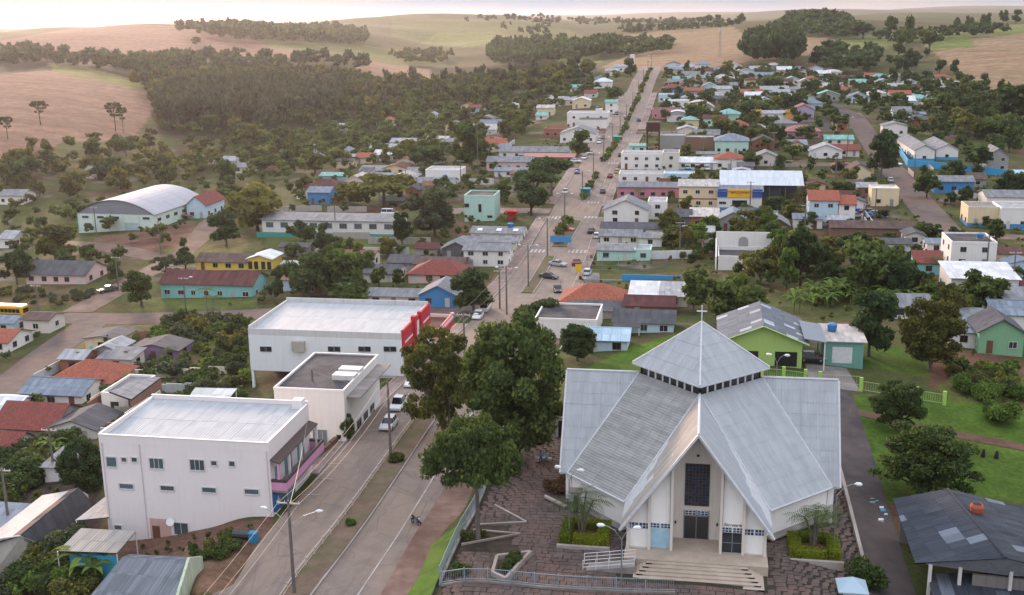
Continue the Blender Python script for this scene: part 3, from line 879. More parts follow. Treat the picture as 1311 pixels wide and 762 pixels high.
# cross streets and lanes
def street(name, pts, w, mat, dz=.055):
    L, R_ = [], []
    for k, p in enumerate(pts):
        a = np.array(pts[max(k - 1, 0)]); b = np.array(pts[min(k + 1, len(pts) - 1)])
        d = (b - a) / np.linalg.norm(b - a); n = np.array([-d[1], d[0]]) * w / 2
        L.append(tuple(np.array(p) + n)); R_.append(tuple(np.array(p) - n))
    for k in range(len(pts) - 1):
        a, b = pts[k], pts[k + 1]; m = int(max(abs(a[0] - b[0]), abs(a[1] - b[1])) / 8) + 1
        for i in range(m + 1):
            q = lerp(a, b, i / m); FOOT.append((q[0] - w / 2, q[0] + w / 2, q[1] - w / 2, q[1] + w / 2))
    return ribbon(name, L, R_, mat, dz, 3.0)
M_STREET = ground_mat('side_street', (.10, .082, .075), (.155, .12, .105), .4, (.17, .105, .08), .06, .02)
street('road', [(-44, 206), (-70, 208), (-95, 208.5), (-116, 208), (-150, 208.5), (-200, 211)], 8.5, M_STREET)
street('road', [(-132, 213), (-133, 236), (-133, 262), (-139, 290), (-146, 312), (-152, 345)], 7, M_DIRT)
street('road', [(-124, 205), (-121, 185), (-117, 165), (-112, 145)], 7.5, M_STREET)
street('road', [(-138, 262), (-165, 281), (-190, 292)], 6.5, M_DIRT)
street('road', [(-44, 321), (-60, 321), (-80, 323)], 8.5, M_ASPH)
street('road', [(-29, 322), (-10, 321)], 6.5, M_STREET)
street('road', [(-44.5, 401), (-70, 402), (-100, 402)], 8, M_DIRT)
street('road', [(-30, 402), (0, 402), (30, 404), (60, 406)], 7, M_STREET)
street('road', [(61, 292), (62, 320), (63, 360), (64, 400), (64, 440), (65, 490), (66, 540)], 9.0, M_STREET)
street('road', [(66, 292), (85, 289), (115, 286)], 7, M_DIRT)
street('road', [(64, 286), (72, 262), (84, 235)], 6, M_REDDIRT)
street('road', [(66, 520), (64, 556), (62, 590)], 7, M_ASPH_DARK, .075)
street('road', [(-45, 506), (-80, 508)], 7, M_DIRT)
street('road', [(-30, 507), (10, 509), (50, 510)], 6, M_STREET)
street('lane', [(18.6, 60), (18.6, 90), (18.8, 120), (19.0, 150), (19.0, 167)], 4.4, M_ASPH_DARK)
street('path', [(20, 146), (34, 143), (50, 140)], 2.4, M_REDDIRT)
FOOT.append((-46, -26, 0, 800)); FOOT.append((16.5, 21.5, 60, 167))

# churchyard: joint bed, stone pavers on it
yard = ribbon('churchyard_paving', [(-22.9, y) for y in (60, 90, 112, 138)], [(16.3, y) for y in (60, 90, 112, 138)], M_PAVEGAP, .05, 1.5)
FOOT.append((-23.5, 16.5, 60, 138))
def pavers():
    rows = []; y = 86.0
    while y < 137:
        d = rnd.uniform(.55, .85); x = -22.7 + rnd.uniform(0, .5)
        if y > 101 and x < -4: pass
        while x < 16:
            w = rnd.uniform(.5, 1.15)
            rows.append((x, x + w, y, y + d)); x += w
        y += d
    def ok(a):
        x, y = (a[0] + a[1]) / 2, (a[2] + a[3]) / 2
        ax = abs(x - .2)
        if (ax < 6.9 and y > 94) or (ax < 14 and y > 103.6 + max(0, ax - 6.9)): return False
        if -22.5 < x < -12.5 and 97 < y < 104 and x < -17 - (y - 97) * .2: return False
        if y > 128 and x > -12.5: return False
        px, py, _ = proj(x, y, 1.3)
        return 540 < px < 1130 and py < 800
    rows = [r for r in rows if ok(r)]
    rows.sort(key=lambda r: r[2])
    big = MB()
    tz = T(np.array([(r[0] + r[1]) / 2 for r in rows]), np.array([(r[2] + r[3]) / 2 for r in rows]))
    mat2 = ground_mat('reddish_paver', (.11, .07, .06), (.16, .11, .092), .9, (.08, .065, .06), .2, .02)
    nb = 0
    for k, r in enumerate(rows):
        j = lambda: rnd.uniform(-.05, .05)
        g = .03; z = tz[k] + .052 + rnd.uniform(.0, .02)
        x0, x1, y0, y1 = r[0] + g, r[1] - g, r[2] + g, r[3] - g
        q = [(x0 + j(), y0 + j()), (x1 + j(), y0 + j()), (x1 + j(), y1 + j()), (x0 + j(), y1 + j())]
        vis = proj((r[0] + r[1]) / 2, r[2], 1.3)[1] < 762
        if vis and nb < 296:
            m = MB(); m.prism([(a, b, z - .06) for a, b in q], (0, 0, .06 + .03)); m.build('paver', mat2 if rnd.random() < .35 else M_STONE, yard); nb += 1
        else:
            big.prism([(a, b, z - .06) for a, b in q], (0, 0, .06 + .03))
    o = big.build('pavers', M_STONE, yard); o['kind'] = 'stuff'
pavers()

# ---------------------------------------------------------------- ordinary buildings
WALL = {'white': '#e2e1dd', 'off-white': '#d4cfc6', 'cream': '#d9c9a6', 'pale blue': '#b9d3df', 'blue': '#3f86bd', 'mint': '#b3d8cc', 'teal': '#5fa9a4',
        'green': '#7fb08a', 'lime green': '#a8cf62', 'pink': '#bd7f8e', 'pale pink': '#d9bcb6', 'grey': '#9b9a98', 'dark grey': '#5f6064', 'yellow': '#d9bd55',
        'brick': '#96604a', 'orange': '#d8a25a', 'lilac': '#b1a3b8', 'turquoise': '#7fbdbb', 'brown': '#7c6252', 'purple': '#8f78a0'}
ROOF = {'grey': ('sheet', '#83868a'), 'light grey': ('sheet', '#a3a7ab'), 'dark grey': ('sheet', '#56585d'), 'blue-grey': ('sheet', '#7f8c99'), 'white': ('metal', '#cdd2d6'),
        'terracotta': ('tile', '#b0644a'), 'red': ('tile', '#8f4a3f'), 'dark red': ('sheet', '#5e3a38'), 'brown': ('sheet', '#63524d'), 'teal': ('sheet', '#7fb3ac'),
        'pink': ('tile', '#b98078'), 'charcoal': ('slab', ''), 'pale': ('sheet', '#bdb9b4'), 'light blue': ('metal', '#a9c3d3'), 'rusty': ('sheet', '#8b6355')}
def wall_mat(n): return paint(WALL[n], .16 if n in ('white', 'off-white') else .2)
def roof_mat(n):
    k, c = ROOF[n]
    return {'sheet': lambda: sheet(c), 'metal': lambda: sheet(c, .3, .25, 2.2, True), 'tile': lambda: tiles(c), 'slab': lambda: M_SLAB}[k]()
FORM = {'gx': 'gable', 'gy': 'gable', 'hip': 'hipped', 'shed': 'single slope', 'flat': 'flat', 'arch': 'arched'}
FRAMES = [plain('window_frame_white', '#d5d5d0', .6), plain('window_frame_brown', '#5e4a3c', .7), plain('window_frame_grey', '#8a8f93', .5)]
DOORS = [plain('door_wood', '#6f4a33', .7), plain('door_grey', '#8b9095', .5), plain('door_white', '#c9c9c4', .6), plain('shutter_metal', '#a5a9ac', .5)]
GL = [glass('#2a333c'), glass('#38434d'), glass('#1d2226')]

def auto_windows(root, W, D, h, x, front=True, side=None, far=False, door=True, wh=1.0, ww=1.15, floors=None, spacing=3.0):
    fl = floors or max(1, int(h / 2.7))
    fm = rnd.choice(FRAMES); gm = rnd.choice(GL)
    fh = h / fl
    for k in range(fl):
        z = k * fh + min(1.0, fh * .36)
        hh = min(wh, fh - (z - k * fh) - .35)
        if hh < .35: hh = .4; z = k * fh + fh * .4
        if front:
            n = max(1, int(W / spacing)); dj = rnd.randrange(n) if (door and k == 0 and n > 1) else -1
            for i in range(n):
                a = -W / 2 + W * (i + .5) / n
                if i == dj: slab_door(root, 'f', a, .02, .95, min(2.1, fh - .3), 0, rnd.choice(DOORS))
                else: opening(root, 'f', a + rnd.uniform(-.15, .15), z, ww * rnd.uniform(.85, 1.15), hh, 0, fm, gm, bars=0 if far else 1)
        if side:
            n = max(1, int(D / (spacing * 1.2)))
            for i in range(n):
                a = D * (i + .5) / n
                opening(root, side, a, z, ww, hh, W / 2 if side == 'r' else -W / 2, fm, gm, bars=0 if far else 1)

ROOTS = {}
def house_at(x0, x1, y0, zb, h, D, kind, rise, wall, roof, place='', noun='house', cat='house', over=.45, win=True, side='auto', sheets=None, label=None,
             parapet=.5, floors=None, spacing=3.0, name=None, band=None, porch=False, door=True, deep=1.8, wallm=None, roofm=None, group=None, ww=1.15, wh=1.0):
    W = x1 - x0; xc = (x0 + x1) / 2
    lab = label or f"{wall} {noun} with {roof} {FORM[kind]} roof {place}".strip()
    root = empty(name or noun.replace(' ', '_'), (xc, y0, zb), lab, cat, group)
    roof_parts(root, W, D, h, kind, rise, roofm or roof_mat(roof), over if kind != 'flat' else 0, wallm or wall_mat(wall), sheets, parapet, zdeep=deep)
    far = y0 > 330
    if side == 'auto': side = 'r' if xc < ROAD_X else 'l'
    if win: auto_windows(root, W, D, h, xc, True, side, far, door, wh, ww, floors, spacing)
    if band:   # coloured plinth or fascia
        bc, b0, b1 = band
        b = MB(); b.box(-W / 2 - .03, W / 2 + .03, -.03, D + .03, b0, b1); b.build('painted_band', paint(WALL.get(bc, bc)), root)
    if porch:
        b = MB(); pw = W * .45
        b.prism([(-W / 2, -2.2, h - .45), (-W / 2 + pw, -2.2, h - .45), (-W / 2 + pw, 0, h - .1), (-W / 2, 0, h - .1)], (0, 0, .08)); b.build('porch_roof', roofm or roof_mat(roof), root)
        for a in (-W / 2 + .15, -W / 2 + pw - .15):
            b = MB(); b.box(a - .07, a + .07, -2.1, -1.96, -deep, h - .45); b.build('porch_post', FRAMES[0], root)
    FOOT.append((x0 - 1, x1 + 1, y0 - 1.5, y0 + D + 1))
    return root

def hp(pl, pb, pr, pt, D, kind, rise, wall, roof, place='', **kw):
    """front-left base corner at photo pixel (pl, pb), right edge at column pr, eaves on row pt, depth D metres"""
    x0, y0, zb = at(pl, pb)
    x1 = x_at_px(pr, y0, zb)
    h = max(2.3, height_at(x0, y0, pt) - zb)
    return house_at(x0, x1, y0, zb, h, D, kind, rise, wall, roof, place, **kw)

DOWN = 'down the avenue'
# ---- left of the avenue
hp(523, 363, 594, 352, 9, 'hip', 2.2, 'pale pink', 'red', 'beside the avenue behind the bushy street tree')
hp(594, 341, 650, 320, 8, 'gx', .9, 'white', 'grey', 'with a balcony onto the avenue', noun='shop house', floors=2)
hp(590, 322, 660, 309, 7, 'gx', .7, 'off-white', 'grey', 'wedged between shop houses on the avenue', noun='shop', cat='shop')
r = hp(603, 311, 668, 298, 9, 'gx', .9, 'white', 'grey', 'with three pale skylights', noun='shop', cat='shop')
for a in (-5.2, -.2, 4.2):
    b = MB(); W_ = 6; b.quad((a, 1.2, 0), (a + 1.2, 1.2, 0), (a + 1.2, 2.6, 0), (a, 2.6, 0))
    hh = [c for c in r.children if c.name.startswith('wall')]
    zt_ = max(v.co.z for v in hh[0].data.vertices)
    b = MB(); b.prism([(a, 1.0, zt_ - .48), (a + 1.3, 1.0, zt_ - .48), (a + 1.3, 2.6, zt_ - .16), (a, 2.6, zt_ - .16)], (0, 0, .06)); b.build('skylight', plain('skylight_sheet', '#e8ecee', .4), r)
hp(497, 348, 531, 337, 8, 'gx', 1, 'grey', 'dark grey', 'beside a red roofed pink house')
hp(531, 350, 592, 338, 7, 'gx', 1, 'brick', 'brown', 'behind the red roofed pink house', noun='long shed', cat='shed')
hp(566, 332, 602, 318, 8, 'gy', 1.6, 'dark grey', 'grey', 'with its gable turned to the churchyard side')
hp(466, 362, 509, 352, 8, 'gx', 1.1, 'off-white', 'dark grey', 'among garden bushes')
hp(537, 394, 585, 377, 8, 'gy', 1.9, 'blue', 'grey', 'beside the red and white store', label='bright blue house with grey gable roof beside the red shop fronts')
hp(471, 392, 538, 383, 6, 'gx', .9, 'off-white', 'grey', 'behind the red and white store', noun='shed', cat='shed')
hp(392, 250, 434, 238, 9, 'hip', 1.8, 'brick', 'dark red', 'near a blue shack')
hp(394, 262, 422, 246, 8, 'gx', 1.2, 'blue', 'blue-grey', 'near the rows of the municipal garage')
hp(533, 243, 579, 234, 9, 'gx', 1.2, 'white', 'grey', 'on the mid slope left of the avenue')
hp(545, 236, 589, 219, 10, 'flat', 0, 'white', 'light grey', 'with rooftop tanks left of the avenue')
for pl, pb, pr, pt, roof, wall in ((461, 226, 492, 218, 'grey', 'off-white'), (492, 224, 520, 215, 'dark red', 'cream'), (520, 228, 548, 220, 'grey', 'grey'), (462, 236, 500, 228, 'blue-grey', 'white'),
                             (440, 240, 468, 231, 'pale', 'off-white'), (500, 236, 532, 227, 'light grey', 'white'),
                             (432, 211, 455, 203, 'light grey', 'white'), (455, 210, 476, 202, 'terracotta', 'cream'), (474, 199, 506, 189, 'light grey', 'grey'), (500, 193, 531, 182, 'light grey', 'white'),
                             (479, 207, 521, 198, 'white', 'white'), (429, 203, 449, 195, 'blue-grey', 'pale blue'), (508, 214, 530, 206, 'terracotta', 'off-white')):
    hp(pl, pb, pr, pt, rnd.uniform(8, 11), rnd.choice(('gx', 'gx', 'gy')), rnd.uniform(1.0, 1.7), wall, roof, 'in the cluster above the municipal garage')
hp(410, 233, 438, 226, 7, 'gx', .8, 'turquoise', 'teal', 'by the municipal garage', noun='shelter', cat='shelter', win=False)
for pl, pb, pr, pt, roof, wall in ((421, 170, 445, 162, 'light grey', 'off-white'), (488, 163, 502, 154, 'terracotta', 'white'), (546, 153, 558, 147, 'light grey', 'white'),
                             (590, 142, 604, 135, 'red', 'cream'), (600, 146, 620, 138, 'red', 'pale blue'), (641, 146, 664, 135, 'light grey', 'white'), (686, 154, 700, 148, 'teal', 'white'),
                             (300, 222, 322, 214, 'grey', 'white'), (276, 214, 300, 206, 'light grey', 'off-white'), (384, 196, 402, 189, 'light grey', 'white'), (408, 178, 424, 171, 'grey', 'off-white'),
                             (238, 214, 262, 206, 'grey', 'off-white'), (108, 228, 124, 220, 'grey', 'off-white'), (696, 132, 712, 126, 'light grey', 'pale blue'), (730, 118, 745, 112, 'teal', 'white'),
                             (760, 106, 775, 100, 'teal', 'pale blue'), (748, 126, 764, 119, 'red', 'off-white'), (775, 98, 792, 91, 'light grey', 'white'), (570, 168, 588, 160, 'grey', 'cream'), (612, 160, 632, 152, 'grey', 'pale pink')):
    hp(pl, pb, pr, pt, rnd.uniform(7, 10), rnd.choice(('gx', 'gx', 'gy')), rnd.uniform(1.0, 1.6), wall, roof, 'half hidden by trees on the valley side')
hp(639, 203, 728, 194, 9, 'gx', 1.5, 'white', 'grey', 'reaching to the avenue', noun='long building', cat='building', spacing=4)
hp(671, 209, 734, 202, 7, 'shed', .5, 'pink', 'pink', 'reaching to the avenue', noun='low shop', cat='shop')
hp(623, 219, 681, 207, 9, 'gx', 1.4, 'pale pink', 'grey', 'behind the umbrella trees of the avenue')
hp(633, 227, 694, 219, 6, 'gx', .8, 'white', 'blue-grey', 'behind the umbrella trees of the avenue')
hp(717, 183, 762, 171, 14, 'gy', 2.6, 'white', 'grey', 'gabled towards the near crossing', noun='hall', cat='hall')
hp(696, 176, 727, 166, 9, 'flat', 0, 'brick', 'brown', 'beside a white gabled hall')
# large stepped modern house
x0, y0, zb = at(726, 163)
r = house_at(x0, x0 + 19, y0, zb, 6.2, 12, 'flat', 0, 'white', 'light grey', label='large stepped white modern building high on the avenue', noun='building', cat='building', spacing=5, floors=2)
b = MB(); b.box(-3, 9.4, -5, -.05, -2, 4.2); b.build('front_wing', wall_mat('white'), r)
b = MB(); b.box(-3.2, 9.6, -5.2, -.05, 4.2, 4.5); b.build('wing_roof', wall_mat('dark grey'), r)
b = MB(); b.box(3.5, 6.5, 3, 7, 6.3, 8.2); b.build('roof_tower', wall_mat('off-white'), r)
hp(775, 146, 790, 131, 7, 'gx', 1, 'white', 'teal', 'tall and narrow at the avenue')
# ---- near left, lower town
hp(207, 382, 324, 362, 9, 'gx', 2.0, 'turquoise', 'dark red', 'along the lower cross street', noun='long house', label='long turquoise house with dark red gable roof along the cross street')
hp(252, 346, 318, 334, 7, 'gx', 1.3, 'yellow', 'brown', label='long yellow house with brown roof above the turquoise house')
r = hp(318, 346, 348, 331, 7, 'gy', .9, 'yellow', 'white', label='small yellow house with pale gable roof and open veranda', win=False, door=False)
for a in (-2.4, -.9, .9, 2.4):
    b = MB(); b.box(a - .5, a + .5, -.05, -.005, .3, 2.2); b.build('veranda_opening', M_DARK, r)
hp(34, 364, 110, 350, 10, 'gx', 2.2, 'pale pink', 'dark grey', label='off-white pink house with dark grey roof above the dry plot')
hp(240, 280, 264, 262, 14, 'gy', 2.6, 'pale blue', 'red', label='pale blue gabled house with red roof beside the arched hall')
hp(28, 520, 106, 505, 8, 'gx', 1.3, 'white', 'blue-grey', 'in the lower town', label='white house with blue-grey gable roof in front of orange tiled roof', sheets=(2.2, 2.2))
hp(64, 503, 142, 487, 9, 'hip', 2.3, 'off-white', 'terracotta', label='house with orange clay hipped roof by the dirt street')
hp(132, 530, 166, 506, 9, 'flat', 0, 'white', 'grey', label='white box house with grey sheet roof and long side shed')
hp(-30, 545, 16, 534, 8, 'gx', 1.3, 'white', 'white', label='white roofed house at the edge of the lower town')
hp(-6, 566, 70, 546, 9, 'gx', 2.4, 'grey', 'red', label='grey house with big red tiled roof in the lower town')
hp(66, 566, 124, 549, 7, 'gy', 1.2, 'white', 'dark grey', label='open shed with white posts beside red tiled roof', noun='shed', cat='shed')
hp(-30, 600, 16, 586, 7, 'gx', 2.0, 'off-white', 'red', label='small house with red roof beside a leafy garden')
hp(-10, 452, 12, 440, 8, 'gx', 1.4, 'white', 'terracotta', label='small white house with orange roof by the dirt crossing')
hp(167, 462, 228, 448, 6, 'gy', 1.0, 'purple', 'dark grey', label='purple house with dark grey roof under the grassy slope')
hp(58, 618, 110, 606, 5, 'shed', .5, 'white', 'grey', label='small white shed beside the dark leafy tree', noun='shed', cat='shed')
hp(0, 262, 30, 250, 8, 'gx', 1.5, 'white', 'grey', label='white house with grey roof at the wood edge left of the arched hall')
hp(0, 318, 18, 305, 8, 'gx', 1.5, 'white', 'light grey', label='white house with pale roof among the left trees')
# ---- right of the avenue, from the church upwards
hp(716, 404, 801, 386, 10, 'hip', 2.6, 'pale blue', 'terracotta', label='building with orange clay hipped roof on the avenue corner', noun='shop', cat='shop', spacing=3.2)
hp(730, 412, 803, 401, 5, 'shed', .5, 'grey', 'dark grey', label='low lean-to with dark roof in front of orange hipped roof', noun='shed', cat='shed', win=False)
r = hp(685, 437, 764, 410, 11, 'flat', 0, 'white', 'charcoal', label='white box building with charcoal flat roof behind the big dark tree', floors=1, parapet=.45)
hp(748, 452, 803, 440, 7, 'gx', 1.0, 'pale blue', 'light blue', label='low annex with light blue metal roof behind the churchyard lawn', noun='annex', cat='house', sheets=(1.6, 2.2))
hp(806, 394, 846, 380, 9, 'shed', .8, 'white', 'white', label='house with white metal roof behind the church cross')
hp(846, 394, 880, 381, 8, 'shed', .8, 'off-white', 'light grey', 'next to a white metal roof')
hp(800, 406, 862, 396, 7, 'gx', 1.1, 'brick', 'dark red', 'behind the church cross')
hp(786, 428, 862, 414, 7, 'gx', 1.3, 'pale blue', 'dark grey', label='low porch house with dark grey roof beside the small lawn', porch=True)
hp(764, 334, 812, 320, 8, 'gx', .7, 'mint', 'grey', label='mint house with flat front beside the blue court')
hp(812, 334, 833, 325, 6, 'flat', 0, 'mint', 'light grey', label='small mint annex beside the mint house')
hp(768, 313, 820, 302, 7, 'gx', 1.0, 'off-white', 'grey', 'stepped behind the mint house', noun='shed', cat='shed')
hp(770, 303, 846, 294, 7, 'gx', 1.0, 'white', 'dark grey', 'below the white gabled house', noun='shed', cat='shed')
hp(818, 316, 847, 305, 5, 'shed', .4, 'white', 'grey', 'stepped behind the mint house')
hp(773, 287, 829, 268, 10, 'gy', 2.6, 'white', 'grey', label='white two storey gable house on the avenue corner', floors=2, spacing=4.5)
hp(829, 281, 853, 260, 8, 'flat', 0, 'white', 'light grey', label='white box annex beside the white gable house', floors=2)
hp(790, 254, 869, 239, 8, 'gx', 1.0, 'pink', 'grey', label='pink shop row with grey roof behind a small palm', noun='shop row', cat='shop')
hp(792, 234, 850, 224, 8, 'flat', 0, 'white', 'light grey', 'above the pink shop row', noun='shop', cat='shop')
hp(850, 234, 889, 224, 7, 'flat', 0, 'pale blue', 'light blue', 'above the pink shop row', noun='shop', cat='shop')
hp(795, 217, 848, 199, 9, 'flat', 0, 'white', 'light grey', label='white two storey block with dark strip windows on the avenue', noun='building', cat='building', floors=2, spacing=3.4, parapet=.8)
hp(848, 218, 869, 197, 9, 'flat', 0, 'off-white', 'grey', label='narrow grey block with balcony beside the white block', noun='building', cat='building', floors=2)
hp(869, 217, 917, 208, 8, 'shed', .9, 'white', 'white', label='car shed with long pale roof above the cream house', noun='shed', cat='shed')
hp(869, 266, 918, 238, 9, 'gx', 1.3, 'cream', 'pale', label='two storey cream and brick house beside the yellow shop', floors=2, spacing=2.8, band=('brick', 2.5, 2.9))
hp(862, 292, 884, 277, 8, 'gx', 1.3, 'dark grey', 'dark grey', label='dark house below the cream two storey house')
hp(884, 292, 919, 277, 8, 'shed', .9, 'brick', 'pale', label='brick house with pale roof below the cream two storey house')
hp(919, 296, 958, 281, 9, 'gy', 2.0, 'grey', 'blue-grey', label='grey gable house in front of the yellow and blue shop')
hp(958, 294, 985, 284, 8, 'gx', 1.2, 'grey', 'dark grey', 'in front of the truck hangar')
hp(983, 300, 1010, 288, 9, 'gy', 1.6, 'brown', 'grey', 'in front of the truck hangar')
hp(1035, 284, 1072, 256, 9, 'gx', 2.0, 'pale blue', 'terracotta', label='two storey pale blue house with terracotta roof and green balcony', floors=2)
hp(1073, 284, 1094, 261, 8, 'gx', 1.8, 'white', 'terracotta', label='narrow white two storey house with terracotta roof beside the pale blue one', floors=2)
hp(1063, 302, 1168, 294, 6, 'gx', 1.2, 'brown', 'brown', label='long low brown shed at the lower street', noun='shed', cat='shed', win=False)
hp(1115, 264, 1150, 243, 7, 'flat', 0, 'cream', 'white', label='small kiosk house with white canopy by the paved street')
r = hp(1216, 343, 1274, 312, 11, 'flat', 0, 'white', 'charcoal', label='white two storey block with charcoal flat roof and blue balcony', floors=2, spacing=3.4)
hp(1171, 352, 1205, 336, 8, 'gx', 1.8, 'turquoise', 'red', label='turquoise house with red roof beside the white block')
hp(1216, 383, 1302, 356, 11, 'shed', .8, 'white', 'white', label='white house with bright metal roof behind a round tree')
hp(1280, 388, 1330, 372, 9, 'gx', 1.2, 'brick', 'dark red', 'at the right street')
hp(1270, 420, 1330, 402, 8, 'gx', 1.5, 'white', 'blue-grey', label='white house with blue-grey roof behind the green wooden house', sheets=(2.4, 2.4))
hp(1252, 452, 1309, 424, 8, 'gy', 2.0, 'green', 'dark grey', label='weathered green wooden house with dark grey gable roof', spacing=3.0, sheets=(2.0, 2.0))
hp(1217, 444, 1250, 425, 6, 'shed', .8, 'white', 'blue-grey', label='small white annex beside the green wooden house', sheets=(2.0, 2.0))
hp(1140, 408, 1190, 396, 8, 'gx', 1.4, 'white', 'grey', 'under the banana plants')
hp(1196, 247, 1246, 232, 8, 'gx', 1.2, 'blue', 'grey', label='blue house with grey roof behind the street trees')
hp(1240, 240, 1262, 229, 8, 'gx', 1.4, 'grey', 'brown', 'near the blue school wall')
hp(1262, 220, 1290, 199, 12, 'gy', 2.4, 'grey', 'grey', label='grey gabled hall behind the blue school wall', noun='hall', cat='hall')
r = hp(1238, 290, 1280, 267, 9, 'flat', 0, 'cream', 'grey', label='cream flat roofed clinic wing with blue plinth', noun='building', cat='building', band=('blue', 0, .9))
hp(1280, 293, 1340, 268, 10, 'flat', 0, 'white', 'light grey', label='white clinic building with bright blue plinth', noun='building', cat='building', band=('blue', 0, 1.3))
hp(1262, 272, 1330, 252, 10, 'gx', 1.2, 'white', 'grey', label='white building with grey roof behind the clinic', noun='building', cat='building')
hp(1300, 240, 1340, 225, 9, 'gx', 1.2, 'white', 'light blue', 'behind the clinic')
# ---- hillside right of the avenue
hp(845, 192, 877, 175, 9, 'flat', 0, 'grey', 'light grey', label='windowless grey block beside the rusty water tower', noun='building', cat='building', win=False)
hp(877, 192, 914, 177, 9, 'flat', 0, 'brown', 'light grey', label='bare brown plaster block beyond the grey block', noun='building', cat='building', win=False)
hp(806, 196, 827, 187, 6, 'shed', .3, 'mint', 'teal', label='low mint shop under the rusty water tower', noun='shop', cat='shop')
hp(915, 197, 958, 180, 11, 'hip', 2.2, 'mint', 'blue-grey', label='wide mint house with blue-grey hipped roof', )
hp(915, 217, 952, 203, 9, 'hip', 1.8, 'white', 'terracotta', label='white house with terracotta hipped roof behind the truck hangar')
hp(934, 172, 958, 161, 9, 'hip', 2.0, 'brick', 'terracotta', 'up the hillside streets')
hp(918, 157, 948, 146, 10, 'hip', 2.0, 'mint', 'teal', label='mint house with teal hipped roof up the hill')
hp(835, 152, 871, 141, 9, 'flat', 0, 'pink', 'dark red', label='pink and red shop on the upper avenue', noun='shop', cat='shop')
hp(854, 156, 880, 147, 9, 'arch', 1.8, 'white', 'white', label='small white arched shed on the upper avenue', noun='shed', cat='shed', win=False)
hp(876, 150, 913, 138, 12, 'arch', 3.0, 'white', 'pale', label='pale arched warehouse above the upper avenue shops', noun='warehouse', cat='warehouse', win=False)
hp(850, 137, 882, 130, 9, 'flat', 0, 'white', 'white', 'on the upper avenue', noun='shop', cat='shop')
hp(843, 131, 866, 122, 9, 'flat', 0, 'pale blue', 'light blue', 'on the upper avenue', noun='shop', cat='shop')
hp(848, 121, 875, 113, 10, 'hip', 2.0, 'blue', 'red', label='bright blue house with red roof on the upper avenue')
hp(963, 192, 990, 181, 9, 'gy', 2.0, 'brick', 'dark grey', label='brick gabled house with white trim up the hill')
hp(963, 213, 998, 202, 9, 'gy', 2.0, 'off-white', 'grey', label='plain grey gabled house behind the truck hangar')
hp(1015, 152, 1042, 140, 10, 'gy', 2.2, 'lilac', 'pink', label='lilac gabled house above a paved yard')
hp(1004, 178, 1050, 168, 10, 'hip', 2.0, 'pink', 'pink', label='pink hipped house below the castle front')
hp(1036, 203, 1078, 193, 9, 'gy', 2.2, 'white', 'light grey', label='white gabled shelter house beside the red roof')
hp(1060, 200, 1100, 192, 8, 'gx', 1.6, 'off-white', 'red', label='low house with bright red roof by the tall lamp mast')
hp(1056, 186, 1092, 179, 8, 'gx', 1.2, 'off-white', 'teal', 'behind the bright red roof')
hp(1086, 232, 1114, 218, 9, 'gy', 2.0, 'cream', 'brown', label='cream gabled house by the paved street')
# castle-fronted house
x0, y0, zb = at(965, 158)
r = house_at(x0, x0 + 16, y0, zb, 4.4, 9, 'gx', 1.0, 'white', 'light grey', label='white house between two yellow corner towers', spacing=4)
for a in (-8.2, 5.6):
    b = MB(); b.box(a, a + 3.4, -1.2, 2.2, -2, 5.6)
    for k in (0, 1.3, 2.6): b.box(a + k, a + k + .8, -1.2, -.4, 5.6, 6.3)
    b.build('tower', wall_mat('orange'), r)
# small houses of the far hill streets
far_px = [(852, 100), (866, 96), (884, 102), (902, 98), (918, 96), (930, 108), (946, 100), (872, 108), (892, 112), (908, 118), (925, 122), (944, 116), (962, 110), (978, 104), (990, 90), (1004, 96),
          (1014, 108), (962, 126), (984, 122), (1000, 126), (1018, 122), (1030, 100), (1046, 112), (1066, 98), (1084, 100), (1098, 112), (1116, 104), (1132, 112), (1146, 118), (1168, 112), (1180, 118), (1196, 112),
          (1214, 116), (1010, 132), (1060, 130), (1080, 122), (1180, 130), (1214, 122), (836, 112), (862, 88), (900, 88), (940, 90), (1150, 104), (1232, 122), (888, 124), (858, 108), (970, 94), (956, 98),
          (1038, 136), (1100, 132), (1124, 128), (1160, 138), (1194, 142), (1205, 106), (880, 92), (914, 106), (934, 98), (1022, 90), (896, 106)]
fw = ['white', 'white', 'off-white', 'pale blue', 'cream', 'pale pink', 'mint', 'white', 'grey', 'pale blue']
fr_ = ['light grey', 'grey', 'blue-grey', 'white', 'terracotta', 'light grey', 'dark red', 'pale', 'teal']
for i, (px, py) in enumerate(far_px):
    x, y, z = at(px, py)
    W_ = rnd.uniform(8, 12.5)
    if not clear_of(x, y + 4, 3): continue
    house_at(x - W_ / 2, x + W_ / 2, y, z, rnd.uniform(2.8, 3.6), rnd.uniform(7, 10), rnd.choice(('gx', 'gy', 'hip', 'gx')), rnd.uniform(1.3, 2.1), fw[(i * 7) % 10], fr_[(i * 5) % 9], 'on the far hill streets', spacing=4)

